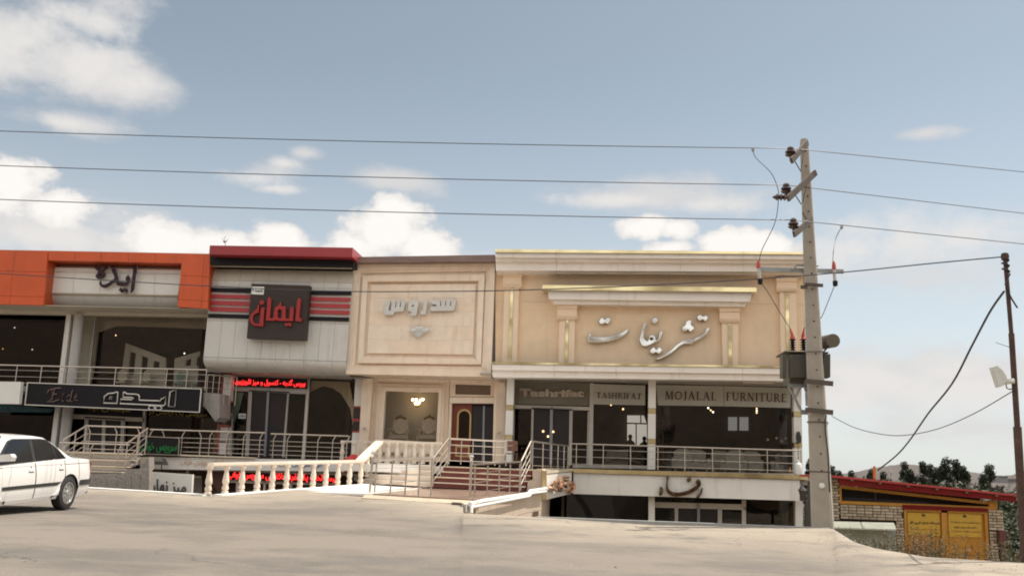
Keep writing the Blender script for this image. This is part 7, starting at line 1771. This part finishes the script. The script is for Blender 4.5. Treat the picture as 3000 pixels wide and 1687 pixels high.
tl_ = ['slim dark pine with a narrow spire, first tall one right of the orange roof post', 'dark pine behind the booth, left one of the close pair in the middle', 'dark pine behind the booth, right and smaller one of the close middle pair', 'tallest broad dark pine on the skyline behind the booth', 'narrow dark pine just right of the tallest one', 'lower dark pine on the right shoulder of the tallest group', 'dark pine standing apart near the rusty pole',
       'low dark pine on the skyline just left of the orange roof post', 'low dark pine on the skyline above the left part of the red roof', 'small dark pine on the skyline close to the concrete pole, right side', 'dark pine directly right of the concrete pole', 'dark pine seen between the cream shop and the concrete pole', 'dark pine low behind the orange roof post, in the gap', 'dark pine below the slim spire', 'dark filler pine left of the tallest one', 'dark pine below the tall pine near the rusty pole', 'dark pine at the far right behind the rusty pole']
for k, (x, y, Y, s_) in enumerate(((940, 190, 60, 1.0), (1135, 183, 64, 1.0), (1205, 212, 66, .95), (1375, 148, 56, 1.15), (1500, 168, 58, 1.05), (1580, 228, 55, .95), (1860, 215, 52, 1.0), (560, 268, 76, 1.1), (350, 290, 80, 1.1), (220, 285, 78, 1.0), (135, 232, 66, 1.0), (None, None, 60, .9), (700, 300, 70, 1.0), (1000, 270, 56, 1.0), (1290, 255, 60, 1.05), (1790, 300, 50, .9), (2230, 330, 50, 1.1))):
    if x is None: top = P('m', 535, 1310, Y)
    else: top = P('n', x, y, Y)
    if x is not None: top.z -= .25
    H = 5.0 * s_ * 1.0
    r = thing('pine_tree', tl_[k], 'tree', (top.x, Y, top.z - H), 'pine trees beyond the booth')
    o = bpy.data.objects.new('crown', pines[k % 4]); C.objects.link(o); o.parent = r; o.scale = (s_ * 1.15 * random.uniform(.85, 1.1), s_ * 1.1, s_ * .98); o.rotation_euler = (0, 0, k * 1.7)
    o = bpy.data.objects.new('trunk', trunk_me); C.objects.link(o); o.parent = r; o.scale = (s_, s_, s_ * 1.1)
bl_ = [(700, 340, 45), (900, 350, 42), (1150, 360, 42), (1300, 380, 44), (1500, 400, 40), (1650, 420, 38), (1800, 430, 38), (1950, 430, 38), (2080, 450, 36), (2200, 480, 34), (2090, 700, 31), (2200, 760, 30), (2120, 900, 29), (2240, 950, 29), (1700, 380, 48), (2000, 400, 48), (450, 330, 60), (600, 320, 55)]
words_b = ['first', 'second', 'third', 'fourth', 'fifth', 'sixth', 'seventh', 'eighth', 'ninth', 'tenth', 'eleventh', 'twelfth', 'thirteenth', 'fourteenth', 'fifteenth', 'sixteenth', 'seventeenth', 'eighteenth']
for k, (x, y, Y) in enumerate(bl_):
    top = P('n', x, y, Y); s_ = random.uniform(1.3, 1.9) if Y > 33 else random.uniform(.8, 1.1)
    lab = ('olive green bush in the thicket behind the booth roof' if y < 500 else 'dark bush between the booth and the rusty pole')
    r = thing('bush', lab, 'bush', (top.x, Y, top.z - 1.7 * s_), 'bushes behind the booth roof' if y < 500 else 'bushes between the booth and the rusty pole')
    o = bpy.data.objects.new('foliage', bushes[k % 3]); C.objects.link(o); o.parent = r; o.scale = (s_ * 1.3, s_, s_); o.rotation_euler = (0, 0, k)
# scrub covering the slope beyond
def scrub(name, n, area, m, size, seed):
    rnd = random.Random(seed); b = MB()
    for k in range(n):
        x, y = area(rnd); z = terr(x, y); c = Vector((x, y, z + size * .2)); s_ = size * rnd.uniform(.5, 1.4)
        for j in range(60):
            d = Vector((rnd.gauss(0, 1), rnd.gauss(0, 1), abs(rnd.gauss(0, .8)))) * s_ * .4; p = c + d; u = Vector((rnd.gauss(0, 1), rnd.gauss(0, 1), rnd.gauss(.4, .8))).normalized() * s_ * .09; v_ = u.cross(Vector((rnd.gauss(0, 1), rnd.gauss(0, 1), 1))).normalized() * s_ * .04
            b.poly([p - u, p + v_, p + u, p - v_])
    o = b.build(name, m, fix=False); return tag(o, kind='stuff')
tag(scrub('scrub', 1500, lambda r: (r.uniform(8, 70), 28 + 90 * r.random() ** .8), pine_m2, 1.5, 5), 'olive scrub covering the slope beyond the booth', 'scrub')
# dry weeds along the verge in front of the booth
def weed(seed, n=12, h=1.0):
    rnd = random.Random(seed); b = MB()
    for k in range(n):
        a = rnd.uniform(0, 2 * PI); r_ = rnd.uniform(.05, .5) * h; top = Vector((r_ * math.cos(a), r_ * math.sin(a), h * rnd.uniform(.45, 1.2))); base = Vector((rnd.uniform(-.08, .08), rnd.uniform(-.08, .08), 0))
        mid = lerp(base, top, .5) + Vector((0, 0, h * .08)); b.tube([base, mid, top], .006, 3, .003)
        for j in range(26):
            p = lerp(mid, top, rnd.random()) if rnd.random() < .6 else lerp(base, mid, rnd.uniform(.2, 1)); u = Vector((rnd.gauss(0, 1), rnd.gauss(0, 1), rnd.gauss(.5, .6))).normalized() * rnd.uniform(.012, .032); v_ = u.cross(Vector((rnd.gauss(0, 1), 1, rnd.gauss(0, 1)))).normalized() * .007
            p = p + Vector((rnd.gauss(0, .03), rnd.gauss(0, .03), 0)); b.poly([p - u, p + v_, p + u, p - v_])
    return b
weeds = [weed(s).mesh('stalks', m, fix=False) for s, m in ((1, dry_m), (2, dry_m2), (3, pine_m2), (4, dry_m))]
wpos = [(215, 1000, 20), (300, 960, 19.5), (390, 960, 19), (480, 1010, 18.5), (570, 1020, 18), (640, 1000, 17.6), (710, 1020, 17.2), (780, 1080, 17), (880, 1110, 16.4), (970, 1060, 16), (1030, 1010, 16.2), (1100, 1060, 15.6), (1180, 990, 15.4), (1250, 960, 15.8), (1330, 1080, 15.2), (1420, 1150, 15), (1520, 1180, 14.8), (1640, 1200, 14.6), (1760, 1190, 14.6), (1880, 1180, 14.4), (1980, 1150, 14.5), (2060, 1080, 15), (2130, 1100, 15), (2200, 1160, 14.5), (1210, 1050, 15.1), (1130, 1130, 15), (650, 1080, 17), (420, 1040, 18.3)]
for k, (x, y, Y) in enumerate(wpos):
    top = P('n', x, y + 35, Y); h = random.uniform(.8, 1.15)
    zz = top.z - h
    r = thing('dry_weed', 'dry straggly weed growing below the road edge in front of the booth', 'weed', (top.x, Y, zz), 'dry weeds in front of the booth')
    for j in range(2):
        o = bpy.data.objects.new('stalks', weeds[(k + j) % 4]); C.objects.link(o); o.parent = r; o.location = (random.uniform(-.15, .15), random.uniform(-.1, .3), 0); o.scale = (1, 1, h); o.rotation_euler = (0, 0, k * 2.1 + j)
tag(MB().box(P('n', 100, 900, 21).x, P('n', 2500, 900, 21).x, 14.2, 23.5, -4.4, -2.9).build('verge_bank', soil), kind='structure')
# far buildings
fb = mat('far building wall', (.23, .21, .20), .8)
for x0, x1, y0, y1, Y, lab in ((1975, 2070, 345, 400, 330, 'faint grey far building near the skyline, left of the rusty pole'), (2072, 2185, 375, 430, 300, 'faint long far building just left of the rusty pole')):
    t = thing('far_building', lab, 'building', P('n', (x0 + x1) / 2, y1, Y)); qp('n', [(x0, y0), (x1, y0 + 4), (x1, y1), (x0, y1)], Y, 12, 'wall', fb, t)
    for k in range(3):
        xx = lerp(x0, x1, (k + .3) / 3); qp('n', [(xx, y0 + 14), (xx + 14, y0 + 15), (xx + 14, y0 + 32), (xx, y0 + 31)], Y - .3, .4, 'window', mat('far window', (.08, .08, .09), .4), t)

# ================================================================== parked car
car = thing('parked_car', 'white four door saloon car cropped by the left edge, parked nose towards the viewer', 'car')
paint = mat('white car paint', (.74, .72, .69), .28, 0, .02, 2, coat=.6, dirt=((.55, .50, .43), 1.4, .62))
rubber = mat('tyre rubber', (.022, .021, .02), .75, 0, .2, 10); blackt = mat('black trim', (.025, .025, .025), .45, 0, .1, 6)
alloy = mat('grey alloy', (.42, .42, .41), .35, .7, .06, 5); carglass = glassmat('car glass', (.10, .11, .11), .10, .02)
lampred = mat('red lamp lens', (.28, .02, .02), .15, 0, .05, 5, coat=.5)
AX = math.radians(-1.5)
away = Vector((math.sin(AX), math.cos(AX), 0)); right = Vector((math.cos(AX), -math.sin(AX), 0))
wc = P('D', 163, 1281, 17.75)
base_c = wc - right * .80
base_c.z = wc.z + .0
car.location = base_c
PIT = math.tan(math.radians(2.2)) 
def cw(s, w_, z): return base_c + away * (.96 - s) + right * w_ + Vector((0, 0, z - (s - .96) * PIT))
def cbelt(s):
    pts = [(0, .86), (.08, .93), (.8, .955), (1.6, .95), (3.0, .90), (3.5, .87), (4.2, .76), (4.4, .66)]
    for (a, za), (b_, zb2) in zip(pts, pts[1:]):
        if s <= b_: return lerp(za, zb2, (s - a) / (b_ - a))
    return .66
def chalf(s, z):
    w_ = .835
    if s < .35: w_ -= .11 * (1 - s / .35) ** 2
    if s > 3.9: w_ -= .16 * ((s - 3.9) / .5) ** 2
    if z < .42: w_ -= .05 * ((.42 - z) / .2) ** 1.5
    if z > .62: w_ -= .06 * ((z - .62) / .33) ** 1.6
    return w_
WR = .312
def carch(s, R=.365):
    for sw in (.96, 3.63):
        if abs(s - sw) < R: return WR + math.sqrt(R * R - (s - sw) ** 2)
    return 0
sill = lambda s: .23 if .5 < s < 3.95 else .23 + (.5 - s) * .18 if s <= .5 else .23 + (s - 3.95) * .15
ss = sorted(set([i * 4.4 / 60 for i in range(61)] + [.96 + .365 * math.cos(a * PI / 12) for a in range(13)] + [3.63 + .365 * math.cos(a * PI / 12) for a in range(13)]))
b = MB(); NR = 12
for side in (1, -1):
    off = len(b.v)
    for s in ss:
        zb0 = max(sill(s), carch(s)); zt0 = cbelt(s)
        for j in range(NR):
            z = lerp(zb0, zt0, j / (NR - 1)); b.v.append(tuple(cw(s, side * chalf(s, z), z)))
    for i in range(len(ss) - 1):
        for j in range(NR - 1): b.f.append((off + i * NR + j, off + (i + 1) * NR + j, off + (i + 1) * NR + j + 1, off + i * NR + j + 1))
nS = len(ss); K = 7; off2 = len(b.v)
for s in ss:
    for k in range(K):
        u = -1 + 2 * k / (K - 1); z = cbelt(s) + .035 * (1 - u * u) + .008 * (1 - abs(u)); b.v.append(tuple(cw(s, u * (chalf(s, cbelt(s)) - .0), z if abs(u) < 1 else cbelt(s))))
for i in range(nS - 1):
    for k in range(K - 1): b.f.append((off2 + i * K + k, off2 + (i + 1) * K + k, off2 + (i + 1) * K + k + 1, off2 + i * K + k + 1))
# ends
for s in (0, 4.4):
    pr = [cw(s, chalf(s, lerp(sill(s), cbelt(s), j / 8)), lerp(sill(s), cbelt(s), j / 8)) for j in range(9)]; pl_ = [cw(s, -chalf(s, lerp(sill(s), cbelt(s), j / 8)), lerp(sill(s), cbelt(s), j / 8)) for j in range(9)]
    for j in range(8): b.poly([pl_[j], pr[j], pr[j + 1], pl_[j + 1]])
b.build('body', paint, car, True)
# wells and underside
b = MB()
b.prism([cw(.1, -.78, .26), cw(4.3, -.78, .26), cw(4.3, .76, .26), cw(.1, .76, .26)], (0, 0, .12))
for sw in (.96, 3.63):
    for side in (1, -1):
        pts = [cw(sw + .37 * math.cos(a * PI / 10), side * .80, WR + .37 * math.sin(a * PI / 10)) for a in range(11)]
        b.prism(pts, -right * side * .3)
b.build('underbody', blackt, car)
# greenhouse
gpf = [(.82, .955), (1.0, 1.03), (1.5, 1.285), (1.72, 1.365), (2.0, 1.395), (2.4, 1.405), (2.75, 1.39), (2.92, 1.35), (3.2, 1.13), (3.55, .90)]
def ghalf(z): return lerp(.785, .60, max(0, (z - .92)) / .47)
b = MB(); off = 0; KK = 7
for s, z in gpf:
    for k in range(KK):
        u = -1 + 2 * k / (KK - 1); b.v.append(tuple(cw(s, u * ghalf(z), z + .03 * (1 - u * u))))
for i in range(len(gpf) - 1):
    for k in range(KK - 1): b.f.append((i * KK + k, (i + 1) * KK + k, (i + 1) * KK + k + 1, i * KK + k + 1))
for side in (0, KK - 1):
    sg_ = -1 if side == 0 else 1
    for i in range(len(gpf) - 1):
        a0 = i * KK + side; a1 = (i + 1) * KK + side; s0, s1 = gpf[i][0], gpf[i + 1][0]
        k = len(b.v); b.v += [tuple(cw(s0, sg_ * ghalf(.93), cbelt(s0) - .01)), tuple(cw(s1, sg_ * ghalf(.93), cbelt(s1) - .01))]; b.f.append((a0, a1, k + 1, k))
b.build('roof', paint, car, True)
def side_patch(pts, name, m, off=.006, side=1, par=None, th=.008):
    out = [cw(s, side * (ghalf(z) + off), z) for s, z in pts]
    return MB().prism(out, -right * side * th).build(name, m, par or car)
wa = [(1.10, .975), (1.33, 1.16), (1.62, 1.305), (1.80, 1.33), (2.08, 1.335), (2.11, .965)]
wbk = [(2.22, .962), (2.19, 1.335), (2.65, 1.335), (2.82, 1.30), (3.30, .925)]
for side in (1, -1):
    side_patch([(1.06, .968), (1.30, 1.17), (1.60, 1.325), (1.80, 1.348), (2.68, 1.352), (2.86, 1.315), (3.40, .915)], 'window_surround', blackt, .004, side)
    w1 = side_patch(wa, 'window', carglass if False else mat('tinted car glass', (.010, .011, .013), .08, 0, .05, 1, spec=.35), .010, side)
    side_patch(wbk, 'window', MATS['tinted car glass'], .010, side)
    side_patch([(1.42, .97), (1.45, .97), (1.52, 1.27), (1.49, 1.26)], 'window_bar', blackt, .013, side)
MB().prism([cw(.92, -.62, 1.0), cw(.92, .62, 1.0), cw(1.62, .52, 1.345), cw(1.62, -.52, 1.345)], (0, 0, .02)).build('rear_windscreen', MATS['tinted car glass'], car)
MB().prism([cw(3.48, -.68, .955), cw(3.48, .68, .955), cw(2.90, .54, 1.385), cw(2.90, -.54, 1.385)], (0, 0, .015)).build('windscreen', MATS['tinted car glass'], car)
# doors as skins
def skin(s0, s1, z0, z1, name, m, off=.006, n=10, nz_=8, follow=True, side=1, par=None):
    b = MB()
    for d in (0, -.006):
        for i in range(n + 1):
            s = lerp(s0, s1, i / n); zb0 = max(z0, carch(s, .40) if follow else 0); zt0 = min(z1, cbelt(s) - .012) if z1 > .9 else z1
            for j in range(nz_ + 1):
                z = lerp(zb0, zt0, j / nz_); b.v.append(tuple(cw(s, side * (chalf(s, z) + off + d), z)))
    q_ = (n + 1) * (nz_ + 1)
    for i in range(n):
        for j in range(nz_):
            a = i * (nz_ + 1) + j; b.f.append((a, a + nz_ + 1, a + nz_ + 2, a + 1)); b.f.append((q_ + a, q_ + a + 1, q_ + a + nz_ + 2, q_ + a + nz_ + 1))
    for i in range(n):
        for j in (0, nz_):
            a = i * (nz_ + 1) + j; b.f.append((a, a + nz_ + 1, q_ + a + nz_ + 1, q_ + a))
    for j in range(nz_):
        for i in (0, n):
            a = i * (nz_ + 1) + j; b.f.append((a, a + 1, q_ + a + 1, q_ + a))
    return b.build(name, m, par or car, True)
for side in (1, -1):
    for (s0, s1) in ((1.16, 2.155), (2.17, 3.18)):
        d = skin(s0, s1, .30, .99, 'door', paint, side=side)
        hs_ = s0 + .14; c = cw(hs_, side * (chalf(hs_, .80) + .012), .80)
        skin(hs_ - .09, hs_ + .08, .775, .815, 'handle', paint, .022, 3, 2, False, side, d)
        skin(hs_ - .07, hs_ + .06, .758, .776, 'handle_recess', blackt, .010, 3, 1, False, side, d)
        MB().lathe([(.012, 0), (.012, .01)], cw(hs_ + .0, side * (chalf(hs_, .85) + .006), .85), 8, 'x').build('lock', blackt, d)
        skin(s0 + .02 if s0 > 2 else 1.28, s1 - .01, .485, .545, 'rub_strip', blackt, .016, 6, 2, True, side, d)
    skin(2.150, 2.176, .30, .94, 'door_gap', blackt, .0085, 1, 8, False, side)
    skin(1.145, 1.162, .62, .94, 'door_gap', blackt, .0085, 1, 6, False, side)
    skin(.02, 3.9, .868, .874, 'crease_line', mat('shadow line', (.30, .29, .28), .6), .0085, 24, 1, False, side)
    skin(.62, .64, .56, .94, 'panel_gap', mat('shadow line', (.30, .29, .28), .6), .004, 1, 6, False, side)
    skin(.02, .60, .44, .545, 'bumper_strip', blackt, .016, 6, 2, False, side)
    skin(1.33, 3.25, .235, .30, 'sill_skirt', paint, .02, 8, 3, True, side)
    skin(.0, .035, .66, .86, 'tail_lamp', lampred, .006, 2, 3, False, side)
    skin(3.98, 4.2, .56, .70, 'headlamp', mat('lamp glass', (.6, .6, .6), .1), .006, 2, 3, False, side)
    # mirror
    m0 = cw(3.22, side * .80, .97)
    MB().prism([m0, m0 + right * side * .24 + Vector((0, 0, .02)), m0 + right * side * .26 + Vector((0, 0, .09)), m0 + right * side * .22 + Vector((0, 0, .14)), m0 + right * side * .04 + Vector((0, 0, .12))], -away * .13).build('mirror', paint, car)
MB().prism([cw(-.02, -.74, .44), cw(-.02, .74, .44), cw(-.02, .74, .55), cw(-.02, -.74, .55)], -away * .05).build('bumper_strip', blackt, car)
MB().prism([cw(-.005, -.72, .66), cw(-.005, -.42, .66), cw(-.005, -.42, .86), cw(-.005, -.72, .86)], away * .012).build('tail_lamp', lampred, car)
MB().prism([cw(-.005, .72, .66), cw(-.005, .42, .66), cw(-.005, .42, .86), cw(-.005, .72, .86)], away * .012).build('tail_lamp', lampred, car)
MB().tube([cw(.05, .55, .24), cw(.35, .55, .26)], .03, 8).build('exhaust', mat('exhaust steel', (.12, .10, .09), .5, .6), car, True)
MB().prism([cw(4.405, -.7, .3), cw(4.405, .7, .3), cw(4.405, .7, .5), cw(4.405, -.7, .5)], -away * .02).build('bumper_strip', blackt, car)
# wheels
def wheel(sw, side):
    c = cw(sw, side * .735, WR - .0); rt = Matrix.Rotation(-AX if False else 0, 3, 'Z')
    w = bpy.data.objects.new('wheel', None); C.objects.link(w); w.parent = car; w.location = c - wloc(car); w.rotation_euler = (0, 0, -AX)
    t_ = MB().lathe([(.20, -.095), (.27, -.10), (.303, -.085), (.312, -.05), (.312, .05), (.303, .085), (.27, .10), (.20, .095), (.195, .06)], n=36, axis='x').mesh('tyre', rubber, True)
    o = bpy.data.objects.new('tyre', t_); C.objects.link(o); o.parent = w
    b = MB()
    s_ = side
    b.lathe([(.205, .03), (.205, .098), (.185, .100), (.175, .07)], n=36, axis='x')
    o2 = MB(); NS = 9
    o2.lathe([(.05, .06), (.062, .085), (.055, .098), (.03, .102), (.0, .102)], n=18, axis='x')
    # face with openings: spokes
    for k in range(NS):
        a = 2 * PI * k / NS; w0, w1 = .34, .18
        pts = []
        for (r_, da, x) in ((.055, -.5, .088), (.055, .5, .088), (.12, .25, .092), (.188, .235, .082), (.188, -.235, .082), (.12, -.25, .092)):
            pts.append((x, r_ * math.cos(a + da), r_ * math.sin(a + da)))
        o2.prism(pts, (-.03, 0, 0))
    for mb, nm, mm in ((b, 'rim', alloy), (o2, 'wheel_trim', alloy)):
        me = mb.mesh(nm, mm, False); oo = bpy.data.objects.new(nm, me); C.objects.link(oo); oo.parent = w
        if s_ < 0: oo.scale = (-1, 1, 1)
    me = MB().lathe([(.19, .02), (.0, .02)], n=20, axis='x').mesh('brake', mat('brake dark', (.02, .02, .02), .7)); oo = bpy.data.objects.new('brake_disc', me); C.objects.link(oo); oo.parent = w
    if s_ < 0: oo.scale = (-1, 1, 1)
for sw in (.96, 3.63):
    for side in (1, -1): wheel(sw, side)
